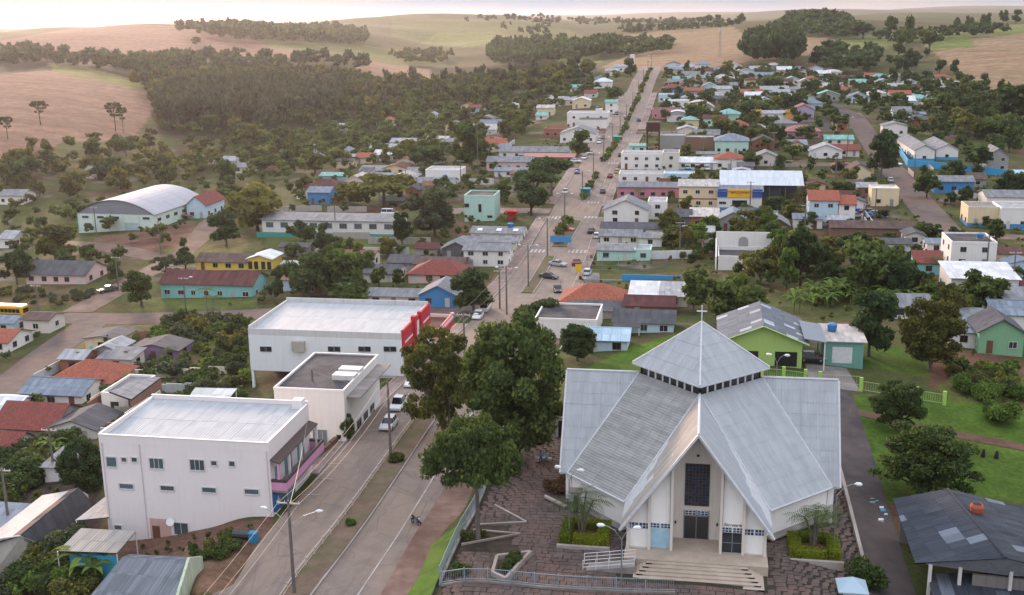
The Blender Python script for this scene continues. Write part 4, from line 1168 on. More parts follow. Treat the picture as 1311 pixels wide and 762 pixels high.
# ---------------------------------------------------------------- the church
def church():
    X, Yc = .23, 117.74
    D, zb, za, Dr, R, zt, w, ze, g = 7.33, 15.0, 19.85, 6.6, 14.6, 13.84, 7.12, 4.6, .9
    yF = 98.3                                   # front gable overhang
    zF = at_y(894.8, 558, yF)[1]
    g0 = 1.25; tz = 2.2                         # yard level, terrace level
    root = empty('church', (X, Yc, g0), 'large white church with grey tent roofs, pyramid lantern and cross', 'church')
    O = Vector((X, Yc, g0))
    L = lambda x, y, z: (x, y - Yc, z - g0)      # x already relative to the axis
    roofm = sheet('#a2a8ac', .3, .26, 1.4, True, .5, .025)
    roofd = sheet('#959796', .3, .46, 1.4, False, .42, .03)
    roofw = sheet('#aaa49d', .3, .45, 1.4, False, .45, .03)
    white = paint('#efefeb', .12); cream = paint('#d3cec4', .2)
    trim = plain('roof_trim', '#c3c7c9', .5)
    Wp = lambda x, y, z: (X + x, y, z)
    def slope(poly, ud, mat, alt=None, su=2.2, sv=1.35, nm='roof_slope'):
        b = MB(); b.quad(*[tuple(Vector(p) - O) for p in poly]); b.quad(*[tuple(Vector(p) - O - Vector((0, 0, .12))) for p in poly][::-1])
        s = b.build(nm, trim, root)
        sheet_face(s, poly, ud, mat, su, sv, .03, .006, 'roof_sheet', .03, O, alt)
    c = {}
    for sx in (-1, 1):
        # arms: left / right
        slope([Wp(sx * Dr, Yc, zt), Wp(sx * R, Yc, zt), Wp(sx * (R - .1), Yc - w, ze), Wp(sx * (R - g), Yc - w, ze)], (1, 0, 0), roofm)
        slope([Wp(sx * Dr, Yc, zt), Wp(sx * R, Yc, zt), Wp(sx * (R - .1), Yc + w, ze), Wp(sx * (R - g), Yc + w, ze)], (1, 0, 0), roofm, su=4, sv=4)
        # front diagonal faces
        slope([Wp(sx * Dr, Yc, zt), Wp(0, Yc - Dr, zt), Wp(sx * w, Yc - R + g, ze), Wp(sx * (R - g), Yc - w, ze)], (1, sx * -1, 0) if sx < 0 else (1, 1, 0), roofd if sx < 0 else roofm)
        # rear diagonal faces
        slope([Wp(sx * Dr, Yc, zt), Wp(0, Yc + Dr, zt), Wp(sx * w, Yc + R - g, ze), Wp(sx * (R - g), Yc + w, ze)], (1, sx, 0) if sx < 0 else (1, -1, 0), roofm, su=4, sv=4)
        # front gable
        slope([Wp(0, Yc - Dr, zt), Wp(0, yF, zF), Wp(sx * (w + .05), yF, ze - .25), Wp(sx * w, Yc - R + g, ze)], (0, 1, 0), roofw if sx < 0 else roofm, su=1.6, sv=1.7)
        # rear gable
        slope([Wp(0, Yc + Dr, zt), Wp(0, Yc + R + .3, zt), Wp(sx * w, Yc + R + .3, ze), Wp(sx * w, Yc + R - g, ze)], (0, 1, 0), roofm, su=4, sv=4)
    # trims along hips, ridges and gable edges
    def bar(name, pts, r=.11): MB().tube([L(*p) for p in pts], r, 5).build(name, trim, root)
    for sx in (-1, 1):
        bar('hip_trim', [(sx * Dr, Yc, zt + .1), (sx * (R - g), Yc - w, ze + .1)])
        bar('valley_trim', [(0, Yc - Dr, zt + .08), (sx * w, Yc - R + g, ze + .1)])
        bar('gable_edge', [(0, yF - .03, zF + .02), (sx * (w + .08), yF - .03, ze - .25)], .16)
        bar('gable_edge', [(sx * (R + .02), Yc, zt), (sx * (R - .08), Yc - w, ze)], .13)
        bar('eave_gutter', [(sx * (R - g), Yc - w - .05, ze + .02), (sx * w, Yc - R + g - .05, ze + .02)], .12)
        bar('ridge_cap', [(sx * Dr, Yc, zt + .12), (sx * R, Yc, zt + .12)], .13)
    bar('ridge_cap', [(0, Yc - Dr, zt + .12), (0, yF, zF + .12)], .14)
    # lantern: clerestory with panes, pyramid of four slopes, cross
    lant = MB()
    cz0, cz1, dd = zt - .5, zb + .05, Dr - .25
    pts = [(-dd, Yc), (0, Yc - dd), (dd, Yc), (0, Yc + dd)]
    for k in range(4):
        a, b = pts[k], pts[(k + 1) % 4]
        lant.quad(L(*a, cz0), L(*b, cz0), L(*b, cz1), L(*a, cz1))
    lo = lant.build('clerestory', glass('#3c4247'), root)
    for k in (0, 1, 2, 3):
        a, b = pts[k], pts[(k + 1) % 4]
        for i in range(9):
            q = lerp(a, b, i / 8); m = MB(); m.box(q[0] - .09, q[0] + .09, q[1] - Yc - .09, q[1] - Yc + .09, cz0 - g0, cz1 - g0); m.build('mullion', white, lo)
    pc = [(-D, Yc, zb), (0, Yc - D, zb), (D, Yc, zb), (0, Yc + D, zb)]
    for k in range(4):
        a, b = pc[k], pc[(k + 1) % 4]
        slope([Wp(*a), Wp(*b), Wp(0, Yc, za)], (b[0] - a[0], b[1] - a[1], 0), roofm, su=2.0, sv=1.5, nm='lantern_slope')
        bar('hip_trim', [(a[0], a[1], zb + .1), (0, Yc, za + .08)], .12)
        bar('lantern_fascia', [(a[0], a[1], zb - .05), (b[0], b[1], zb - .05)], .13)
    m = MB(); ztop = height_at(X, Yc, 391); ch_ = ztop - za
    m.box(-.06, .06, -.06, .06, za - g0 - .2, ztop - g0); m.box(-.55, .55, -.05, .05, za - g0 + ch_ * .62, za - g0 + ch_ * .62 + .12)
    m.build('cross', plain('cross_metal', '#d9dbda', .5), root)
    # walls: plinth block, diagonal walls, arms
    yW = 99.4                                   # front wall plane of the side bays
    def wallpoly(name, poly, thick, mat): MB().prism([L(*p) for p in poly], thick).build(name, mat, root)
    ix = .45
    for sx in (-1, 1):
        a, b = (sx * (R - g - ix), Yc - w + ix * .2), (sx * (w - .35), Yc - R + g + .3)
        n = Vector((-(b[1] - a[1]), b[0] - a[0], 0)).normalized() * .25 * sx
        wallpoly('wall', [(*a, g0 - 1), (*b, g0 - 1), (*b, ze - .05), (*a, ze - .05)], tuple(n * -1), white)
        # raised side ledge along the diagonal wall
        m = MB(); nn = n.normalized()
        off = -1 if (nn.y > 0) else 1
        aa = (a[0] + nn.x * off * .9, a[1] + nn.y * off * .9); bb = (b[0] + nn.x * off * .9, b[1] + nn.y * off * .9)
        m.prism([L(*a, g0 + .3), L(*b, g0 + .3), L(*bb, g0 + .3), L(*aa, g0 + .3)], (0, 0, .16)); m.build('ledge', M_CONC, root)
        # arm walls
        xo = sx * (R - 1.0)
        wallpoly('wall', [(xo, Yc - w + .5, g0 - 1.5), (xo, Yc + w - .5, g0 - 1.5), (xo, Yc + w - .5, ze), (xo, Yc, zt - 1.0), (xo, Yc - w + .5, ze)], (-.25 * sx, 0, 0), white)
        m = MB(); m.box(xo - .3, xo + .3, -w + .1, -w + .55, -1, ze - g0 + .1); m.build('corner_pier', white, root)
    # rear gable wall
    wallpoly('wall', [(-w + .4, Yc + R - .6, g0 - 1), (w - .4, Yc + R - .6, g0 - 1), (w - .4, Yc + R - .6, ze), (0, Yc + R - .6, zt - .8), (-w + .4, Yc + R - .6, ze)], (0, .25, 0), white)
    # front: side bays, tall bays and recessed centre
    def under(x): return (ze - .25) + (zF - ze + .25) * (1 - abs(x) / (w + .05)) - .18
    yC = 101.9
    for sx in (-1, 1):
        def bay(xa, xb, y, mat):
            wallpoly('wall', [(sx * xa, y, g0 - .6), (sx * xb, y, g0 - .6), (sx * xb, y, under(xb)), (sx * xa, y, under(xa))], (0, .25, 0), mat)
        bay(2.5, 4.5, yW, white); bay(4.5, 6.55, yW + .06, white)
        wallpoly('wall', [(sx * 6.55, yW + .06, g0 - .6), (sx * 6.55, Yc - R + g + .4, g0 - .6), (sx * 6.55, Yc - R + g + .4, ze - .3), (sx * 6.55, yW + .06, ze - .3)], (-.2 * sx, 0, 0), white)
        # piers standing proud
        for xa in (2.32, 4.42, 6.45):
            m = MB(); m.prism([L(sx * xa - .13, yW - .45, g0 - .3), L(sx * xa + .13, yW - .45, g0 - .3), L(sx * xa + .13, yW - .45, under(xa + .15)), L(sx * xa - .13, yW - .45, under(xa + .15))], (0, .75, 0)); m.build('pier', cream, root)
        # reveal of the recess
        wallpoly('wall', [(sx * 2.25, yW + .26, tz - .5), (sx * 2.25, yC, tz - .5), (sx * 2.25, yC, under(2.3)), (sx * 2.25, yW + .26, under(2.3))], (.2 * sx, 0, 0), white)
    wallpoly('wall', [(-2.24, yC, tz - .5), (2.24, yC, tz - .5), (2.24, yC, under(2.25)), (0, yC, under(0)), (-2.24, yC, under(2.25))], (0, .25, 0), cream)
    yl = yC - Yc
    # lattice window (7 x 13 small panes)
    zw0, zw1 = height_at(X, yC, 647), height_at(X, yC, 594)
    m = MB(); m.box(-1.15, 1.15, yl - .03, yl - .005, zw0 - g0, zw1 - g0); gl = m.build('lattice_window', glass('#30465e'), root)
    m = MB()
    for i in range(8): m.box(-1.15 + i * 2.3 / 7 - .025, -1.15 + i * 2.3 / 7 + .025, yl - .09, yl - .03, zw0 - g0, zw1 - g0)
    for i in range(14):
        zz = zw0 - g0 + (zw1 - zw0) * i / 13; m.box(-1.18, 1.18, yl - .10, yl - .035, zz - .025, zz + .025)
    m.build('lattice', plain('lattice_brown', '#5b4d47', .7), gl)
    pane_cols = [glass('#5a4038'), glass('#2c4a63'), glass('#31404e')]
    for i in range(7):
        for j in range(13):
            x0 = -1.15 + i * 2.3 / 7; z0 = zw0 - g0 + (zw1 - zw0) * j / 13
            m = MB(); m.box(x0 + .03, x0 + 2.3 / 7 - .03, yl - .045, yl - .031, z0 + .03, z0 + (zw1 - zw0) / 13 - .03); m.build('pane', pane_cols[(i * 3 + j * 5) % 3 if (i + j) % 2 else 1], gl)
    m = MB(); m.tube([(0, yl - .05, zw1 - g0 + .85), (0, yl + .05, zw1 - g0 + .85)], .14, 10); m.build('round_vent', M_DARK, root)
    # main door with transom
    dt = tz - g0
    m = MB()
    for x0 in (-1.15, 0.03): m.box(x0, x0 + 1.12, yl - .05, yl - .008, dt + .02, dt + 2.35)
    dr = m.build('door', glass('#33383b'), root)
    m = MB()
    for x0 in (-1.22, -.04, 1.15): m.box(x0, x0 + .08, yl - .1, yl - .008, dt, dt + 3.0)
    m.box(-1.22, 1.23, yl - .1, yl - .008, dt + 2.36, dt + 2.46); m.build('door_frame', plain('aluminium', '#8d9396', .4, .5), dr)
    bluep = [glass('#2a6bb5'), glass('#2b4d78'), glass('#203a55')]
    def transom(cx, y, z, w_, h_, n, nm='transom'):
        m = MB(); m.box(cx - w_ / 2, cx + w_ / 2, y - .05, y - .006, z, z + h_); t = m.build(nm, FRAMES[0], root)
        for i in range(n):
            for j in range(2):
                a = cx - w_ / 2 + w_ * i / n
                m = MB(); m.box(a + .04, a + w_ / n - .04, y - .07, y - .051, z + h_ * j / 2 + .04, z + h_ * (j + 1) / 2 - .04); m.build('pane', bluep[(i + j) % 3], t)
    transom(-.58, yl, dt + 2.5, 1.05, .48, 3); transom(.6, yl, dt + 2.5, 1.05, .48, 3)
    yb = yW - Yc
    for sx in (-1, 1):
        for k in (-.52, .52):
            transom(sx * 3.4 + k, yb, dt + 2.1, .95, .5, 3); transom(sx * 5.45 + k, yb + .06, dt + 1.9, .95, .62, 3, 'window')
        m = MB(); m.box(sx * 3.4 - .95, sx * 3.4 + .95, yb - .04, yb - .006, dt + .02, dt + 2.05)
        if sx < 0:
            d = m.build('door', plain('pale_blue_door', '#a9cfe0', .5), root)
            for i in range(9):
                m = MB(); m.box(-3.4 - .9 + i * .2, -3.4 - .9 + i * .2 + .17, yb - .06, yb - .041, dt + .06, dt + 2.0); m.build('board', plain('pale_blue_door', '#a9cfe0', .5), d)
        else:
            d = m.build('door', glass('#3d4a50'), root)
            m = MB(); m.box(3.38, 3.44, yb - .07, yb - .041, dt, dt + 2.05); m.box(2.45, 4.35, yb - .07, yb - .041, dt + 1.0, dt + 1.05); m.build('door_frame', FRAMES[2], d)
        m = MB(); m.box(sx * 5.45 - .9, sx * 5.45 + .9, yb - .16, yb + .04, dt - .1, dt + .02); m.build('sill', cream, root)
    # lettering above the right-hand door: a short cursive word, too fine to read
    lettering(root, 'Secretaria', .42, (3.4, yb - .03, dt + 2.72), plain('dark_lettering', '#3a3d42', .7), .4)
    # two small bells beside the recess, wall lamps
    for x in (-2.0, 2.0):
        m = MB(); m.tube([(x, yl - .2, dt + 1.6), (x, yl - .2, dt + 1.85)], [.1, .06], 7); m.build('wall_lamp', M_DARK, root)
    # terrace and steps
    M_STEP = ground_mat('step_tiles', (.38, .32, .26), (.45, .385, .31), .9, (.33, .27, .22), .3, .004)
    m = MB(); m.box(-6.7, 6.7, 96.9 - Yc, yC - Yc + .1, -.8, dt - .02); m.build('terrace', M_STEP, root)
    n = 6
    for k in range(n):
        z1 = dt - .02 - (k + 1) * (dt / (n + 1)); d = .5 * (k + 1)
        m = MB(); m.box(-4.3 - d * .55, 4.6 + d * .55, 97.0 - Yc - d, 97.05 - Yc - d + .5, -.8, z1)
        m.box(-4.3 - d * .55, -4.3 - d * .55 + .6, 97.0 - Yc - d, 97.6 - Yc, -.8, z1 - .002); m.box(4.6 + d * .55 - .6, 4.6 + d * .55, 97.0 - Yc - d, 97.6 - Yc, -.8, z1 - .002)
        m.build('step', M_STEP, root)
    # access ramp with railing (left)
    m = MB(); m.prism([L(-11.2 + .6, 95.3, g0 - .2), L(-5.6, 95.3, g0 - .2), L(-5.6, 95.3, tz - .05), L(-11.2 + .6, 95.3, g0 + .12)], (0, 1.5, 0)); m.build('ramp', M_CONC, root)
    m = MB()
    for y in (95.35, 96.75):
        for k in range(5):
            x = -10.4 + k * 1.2; zf = g0 + .12 + (tz - g0 - .17) * (x + 10.6) / 5
            m.tube([L(x, y, zf), L(x, y, zf + 1.05)], .035, 5)
        for hgt in (.35, .7, 1.05):
            m.tube([L(-10.4, y, g0 + .14 + hgt), L(-5.6, y, tz - .05 + hgt)], .03, 5)
    m.build('ramp_railing', M_WHITEM, root)
    FOOT.append((X - 15, X + 15, 98, 133))
    return root
church()

# ---------------------------------------------------------------- white three level building on the left
def white_block():
    x0, x1 = -64.9, -45.2; y0 = 106.2; zb = -5.0
    zt = height_at(x1, y0, 567.7); D = 12.6
    W = x1 - x0; h = zt - zb
    wm = paint('#e4dedd', .09)
    root = empty('commercial_building', ((x0 + x1) / 2, y0, zb), 'tall pinkish white block with pink shop balcony and flat metal roof', 'building')
    w = W / 2
    m = MB(); m.box(-w, w, 0, D, -2, h - 1.0); m.build('wall', wm, root)
    t = .2; pm = MB()
    pm.box(-w - .01, w + .01, -.012, t, h - 1.0, h); pm.box(-w, w, D - t, D, h - 1.0, h + .35); pm.box(-w, -w + t, t, D - t, h - 1.0, h + .1); pm.box(w - t, w, t, D - t, h - 1.0, h + .1)
    pm.build('parapet', wm, root)
    c = MB()
    for a in ((-w - .05, w + .05, -.06, t + .03), (-w - .05, w + .05, D - t - .03, D + .05)):
        zz = h + (.35 if a[2] > 1 else 0); c.box(a[0], a[1], a[2], a[3], zz, zz + .06)
    c.box(-w - .05, -w + t + .03, t + .03, D - t - .03, h + .1, h + .15); c.box(w - t - .03, w + .05, t + .03, D - t - .03, h + .1, h + .15)
    c.build('coping', paint('#e6e4e0', .15), root)
    # roof of separate white metal sheets
    rm = sheet('#a4abb0', .35, .2, 2.2, True, .6, .05)
    o = Vector(root.location)
    base = MB(); pl_ = [(-w + t, t, h - .62), (w - t, t, h - .62), (w - t, D - t, h - .2), (-w + t, D - t, h - .2)]
    base.quad(*pl_); rf = base.build('roof', M_DARK, root)
    sheet_face(rf, pl_, (1, 0, 0), rm, 1.6, 6.2, .03, .01)
    # windows of the long side wall, placed as on the photograph
    fr = FRAMES[0]
    def win(px0, px1, py0, py1, bars=1, gm=None, name='window'):
        xa, za = at_y(px0, py1, y0); xb, zb_ = at_y(px1, py0, y0)
        opening(root, 'f', (xa + xb) / 2 - root.location.x, za - zb, xb - xa, zb_ - za, 0, fr, gm or glass('#5a6a76'), name, .13, .06, bars)
    Z = lambda a, b: (a / 2.702, 480 + b / 2.702)
    for a, b, c_, d, n in ((371, 401, 286, 316, 0), (422, 437, 287, 300, 0), (457, 473, 287, 300, 0), (520, 563, 291, 322, 2), (660, 705, 296, 328, 2), (732, 749, 299, 312, 0), (794, 811, 300, 315, 0),
                           (415, 460, 379, 392, 0), (557, 601, 386, 398, 0), (701, 746, 392, 405, 0), (848, 894, 398, 411, 0), (605, 649, 514, 551, 1), (398, 420, 522, 534, 0)):
        p0 = Z(a, c_); p1 = Z(b, d); win(p0[0], p1[0], p0[1], p1[1], n)
    # recessed lower doorway
    xa, za = at_y(*Z(525, 580), y0); xb, zc = at_y(*Z(590, 500), y0)
    m = MB(); m.box(xa - root.location.x, xb - root.location.x, -.02, -.004, za - zb, zc - zb); dw = m.build('porch_recess', paint('#c9a79c', .3), root)
    m = MB(); m.box(xa - root.location.x + .25, xa - root.location.x + 1.15, -.035, -.021, za - zb + .05, za - zb + 2.1); m.build('door', DOORS[0], dw)
    for a, z1_ in ((-w + 4.75, h - .9), (w - .25, h - .9), (-w + .3, h - .9)):
        m = MB(); m.tube([(a, -.07, .2), (a, -.07, z1_)], .05, 6); m.build('drain_pipe', paint('#cfcac8', .3), root)
    # satellite dish on the wall
    m = MB(); m.tube([(xb - root.location.x + .1, -.25, zc - zb - .2), (xb - root.location.x + .16, -.45, zc - zb - .1)], [.05, .45], 12); m.build('dish', M_WHITEM, root)
    # street front (+X)
    sh0 = -zb - .9                                # pavement level at the street
    fl1 = sh0 + 3.4
    pink = paint('#c98fb0', .15)
    m = MB(); m.box(w, w + 1.7, .1, D - .2, fl1 - .15, fl1 + .1); m.build('balcony_floor', M_CONC, root)
    for (a0, a1, b0, b1) in ((w + 1.5, w + 1.7, .1, D - .2), (w, w + 1.5, .1, .3), (w, w + 1.5, D - .4, D - .2)):
        m = MB(); m.box(a0, a1, b0, b1, fl1 + .1, fl1 + 1.05); m.build('balcony_wall', pink, root)
        m = MB(); m.box(a0 - .03, a1 + .03, b0 - .03, b1 + .03, fl1 + 1.05, fl1 + 1.35); m.build('balcony_rail', plain('dark_rail', '#4a3f44', .6), root)
    m = MB(); m.prism([(w, .1, fl1 + 3.5), (w + 1.1, .1, fl1 + 3.15), (w + 1.1, D - .2, fl1 + 3.15), (w, D - .2, fl1 + 3.5)], (0, 0, .12)); m.build('awning_roof', sheet('#5b4d4a'), root)
    for b in (.25, 3.4, 7.0, D - .35):
        m = MB(); m.box(w + .75, w + 1.0, b - .12, b + .12, fl1 + .1, fl1 + 3.2); m.build('column', pink if b < 1 else wm, root)
    for k, (a, ww_) in enumerate(((1.9, 1.2), (5.2, 2.0), (9.2, 2.0))):
        opening(root, 'r', a, fl1 + 1.0 if k == 0 else fl1 + .15, ww_, 1.2 if k == 0 else 2.1, w, FRAMES[2], glass('#6fa3a8'), bars=1)
    # shop level: sign, glazing, shutter
    m = MB(); m.box(w + .02, w + .14, .1, D - .2, sh0 + 2.45, fl1 - .18); sg = m.build('sign_band', paint('#2d4a78', .1), root)
    for k, b in enumerate((3.4, 6.0, 8.6)):
        m = MB(); m.box(w + .141, w + .16, b, b + 1.6, sh0 + 2.6, sh0 + 2.95); m.build('sign_panel', plain('sign_white', '#dfe3e6', .5), sg)
    for a, ww_ in ((3.2, 2.0), (5.6, 2.0)): opening(root, 'r', a, sh0 + .15, ww_, 2.1, w, FRAMES[2], glass('#5b8fa5'), 'shop_window', bars=1)
    slab_door(root, 'r', 9.4, sh0 + .05, 3.4, 2.35, w, plain('white_shutter', '#dcdcdc', .5), 'shutter')
    m = MB(); m.box(w + .01, w + .3, .12, 1.75, sh0 + .9, sh0 + 3.0); bs_ = m.build('pharmacy_sign', plain('sign_blue', '#1d5f9e', .4), root)
    m = MB(); m.box(w + .301, w + .32, .8, 1.1, sh0 + 1.45, sh0 + 2.5); m.box(w + .301, w + .321, .45, 1.45, sh0 + 1.82, sh0 + 2.12); m.build('cross_emblem', plain('sign_pale', '#a9dcea', .4), bs_)
    m = MB(); m.box(.2, 1.6, -.05, -.006, sh0 + .9, sh0 + 3.0)
    # side apron in front of the shops
    m = MB(); m.box(w + .02, w + 2.1, -.4, D + 3.6, sh0 - 1.2, sh0 + .04); m.build('shop_apron', ground_mat('pale_tiles', (.42, .42, .42), (.52, .52, .51), 1.0, (.32, .30, .29), .3, .004), root)
    # tower behind with antenna dish on the roof corner
    m = MB(); m.box(w - 1.5, w - .3, D - 1.4, D - .25, h - .3, h + .9); m.build('roof_box', wm, root)
    FOOT.append((x0 - 2, x1 + 4, y0 - 2, y0 + D + 2))
white_block()

# ---------------------------------------------------------------- grey-roofed office between the two white blocks
def office():
    x0, y0, z = -53.3, 128.2, -1.9
    x1 = -41.8 - 2.2; W = x1 - x0
    zt = height_at(x0, y0, 499)
    r = house_at(x0, x1, y0, z, zt - z, 15.5, 'flat', 0, 'white', 'charcoal', label='low white office with dark flat roof between the two tall blocks', noun='office building', cat='building', win=False, parapet=.35)
    opening(r, 'f', -W / 2 + 1.8, 1.6, 1.3, 1.1, 0, FRAMES[2], GL[1], bars=2)
    opening(r, 'f', 1.2, 1.2, 1.9, 1.9, 0, FRAMES[0], glass('#97a3ad'), bars=2); opening(r, 'f', 3.7, 2.0, .5, .45, 0, FRAMES[1], GL[0])
    for k in (0, 1):
        m = MB(); m.box(1.6, 4.6, 4.5 + 2.6 * k, 6.2 + 2.6 * k, zt - z + .1, zt - z + .75); m.build('roof_unit', FRAMES[0], r)
    m = MB(); m.box(W / 2, W / 2 + 1.9, 1, 15, zt - z - 1.0, zt - z - .85); m.build('canopy', M_CONC, r)
    for a in (2.5, 5.5, 8.5, 11.5): opening(r, 'r', a, .6, 1.8, 2.0, W / 2, FRAMES[2], GL[1], 'shop_window', bars=1)
office()

# ---------------------------------------------------------------- red and white store
def store():
    x0, y0 = -69.6, 158.8; x1 = x_at_px(515, y0, 2); z = -4.6
    zt = height_at(x0, y0, 419); D = 17.0; W = x1 - x0; h = zt - z; w = W / 2
    root = empty('store', ((x0 + x1) / 2, y0, z), 'big white store with red street front and white metal roof', 'store')
    wm = paint('#d5dcdf', .1); red = paint('#b3202f', .12)
    zf = 3.1                                          # parking level below, open at the left corner
    m = MB(); m.box(-w, w, 0, D, zf, h - 1.2); m.build('wall', wm, root)
    m = MB(); m.box(-w + 7, w, .05, D, -2, zf); m.build('lower_wall', paint('#b9b4ae', .4), root)
    m = MB(); m.box(-w, -w + 7, 9, D - .05, -2, zf); m.build('garage_back_wall', paint('#8b857e', .4), root)
    for a in (-w + .05, -w + 6.7):
        m = MB(); m.box(a, a + .4, .05, .5, -2, zf); m.build('garage_pillar', wm, root)
    pm = MB(); t = .2
    pm.box(-w, w, -.01, t, h - 1.2, h - .15); pm.box(-w, w, D - t, D, h - 1.2, h + .6); pm.box(-w, -w + t, t, D - t, h - 1.2, h + .2); pm.box(w - t, w, t, D - t, h - 1.2, h + .3)
    pm.build('parapet', paint('#c3c6c7', .35), root)
    rm = sheet('#aab0b3', .35, .2, 2.4, True, .6, .05)
    pl_ = [(-w + t, t, h - .7), (w - t, t, h - .7), (w - t, D - t, h - .25), (-w + t, D - t, h - .25)]
    b = MB(); b.quad(*pl_); rf = b.build('roof', M_DARK, root); sheet_face(rf, pl_, (1, 0, 0), rm, 2.4, 8.3, .03, .01)
    # vertical panel joints on the side wall, each panel a piece
    npn = 9
    for k in range(npn):
        a0 = -w + W * k / npn; a1 = -w + W * (k + 1) / npn
        m = MB(); m.box(a0 + .02, a1 - .02, -.035, -.003, zf + .05, h - 1.25); m.build('wall_panel', wm, root)
    Z = lambda a, b: (280 + a / 2.93, 340 + b / 2.93)
    for a, b in ((168, 187), (423, 444), (537, 558), (632, 654)):
        for c_ in (a, b):
            p = Z(c_, 315); xx, zz = at_y(p[0], p[1], y0)
            opening(root, 'f', xx - root.location.x, zz - z - .3, 1.0, .75, -.035, FRAMES[2], GL[0], fw=.05)
    p = Z(302, 298); xx, zz = at_y(*p, y0); m = MB(); m.box(xx - root.location.x - 1.0, xx - root.location.x + 1.0, -.75, -.04, zz - z - .9, zz - z + .7); m.build('air_unit', plain('air_unit', '#aaa79f', .7), root)
    # street front
    zs = 2.3
    m = MB(); m.box(w, w + .35, -.02, D, h - 3.0, h + .35); m.build('red_fascia', red, root)
    for b0, b1, z0, z1 in ((5.6, 6.6, .3, h + 1.0), (9.6, 10.6, .3, h + .7)):
        m = MB(); m.box(w, w + .75, b0, b1, z0 + zs - .3, z1); m.build('red_pylon', red, root)
    for k, (b0, b1, z0, z1) in enumerate(((.6, 5.2, h - 1.9, h - 1.6), (6.9, 9.3, h - 2.7, h - .4), (11, 16, h - 1.9, h - 1.6))):
        m = MB(); m.box(w + .351, w + .40, b0, b1, z0, z1); m.build('white_sign_panel', plain('sign_white', '#dfe3e6', .5), root)
    for a in (1.5, 3.9, 12.0, 14.6): opening(root, 'r', a, zs + .2, 1.9, h - 3.4 - zs, w, FRAMES[0], glass('#8fa0a8'), 'shop_window', bars=1)
    slab_door(root, 'r', 8.1, zs + .05, 2.6, 2.6, w, glass('#20262a'), 'entrance')
    m = MB(); m.box(w + .05, w + 2.6, 6.6, 11.5, zs + 2.9, zs + 3.1); m.build('entrance_canopy', FRAMES[2], root)
    FOOT.append((x0 - 2, x1 + 5, y0 - 2, y0 + D + 2))
    # small red shop next door
    r = house_at(x1 - 7.5, x1 + 1.5, y0 + D + 1.2, -2.8, 3.2, 9.5, 'flat', 0, 'pale pink', 'dark red', label='low red trimmed shop next to the big store', noun='shop', cat='shop', parapet=.7)
    m = MB(); m.box(4.5, 4.85, -.1, 9.6, 2.1, 4.0); m.build('red_fascia', red, r)
    m = MB(); m.box(-4.5, 4.49, -.12, -.02, 2.4, 3.8); m.build('red_fascia', red, r)
    m = MB(); m.box(4.86, 4.92, .5, 9, 3.5, 3.9); m.build('white_sign_panel', plain('sign_white', '#dfe3e6', .5), r)
store()

# ---------------------------------------------------------------- arched hall at the wood edge
def hall():
    x0, y0, z = at(101, 299); x1 = x_at_px(200, y0, z); h = height_at(x0, y0, 273) - z
    # the hall's long side runs away from the camera to the right
    W = x1 - x0; D = 31
    zdir = at(251, 262)
    root = empty('sports_hall', ((x0 + x1) / 2, y0, z), 'pale green hall with arched metal roof at the wood edge', 'hall')
    roof_parts(root, W, D, h, 'arch', W * .17, sheet('#a6a9b0', .4, .15, 3, True, .6, .04), .4, paint('#c9ddd3', .2), roofm2=sheet('#8d939c', .4, .2, 3), zdeep=3)
    for k in range(5):
        a = -W / 2 + W * (k + .5) / 5
        m = MB(); m.box(a - W / 10 - .06, a - W / 10 + .14, -.12, -.003, -2, h); m.build('pilaster', paint('#bcd6ca', .2), root)
        if k != 3: opening(root, 'f', a, h - 1.5, 2.2, .7, 0, FRAMES[0], GL[1])
    opening(root, 'f', -W / 2 + 3, h - 4.2, 2.0, 1.2, 0, FRAMES[0], GL[1])
    slab_door(root, 'f', W * .2, 0, 4.4, 3.6, 0, plain('hall_door', '#a9c8c9', .5))
    for k in range(6): opening(root, 'r', 3 + k * 5, h - 2.4, 2.2, 1.0, W / 2, FRAMES[0], GL[1])
    m = MB(); m.prism([(W / 2, 16, 3.2), (W / 2 + 3, 16, 2.8), (W / 2 + 3, 28, 2.8), (W / 2, 28, 3.2)], (0, 0, .12)); m.build('side_porch', sheet('#8b6355'), root)
    root.rotation_euler = (0, 0, math.radians(-2))
    FOOT.append((x0 - 2, x1 + 6, y0 - 2, y0 + D + 2))
hall()

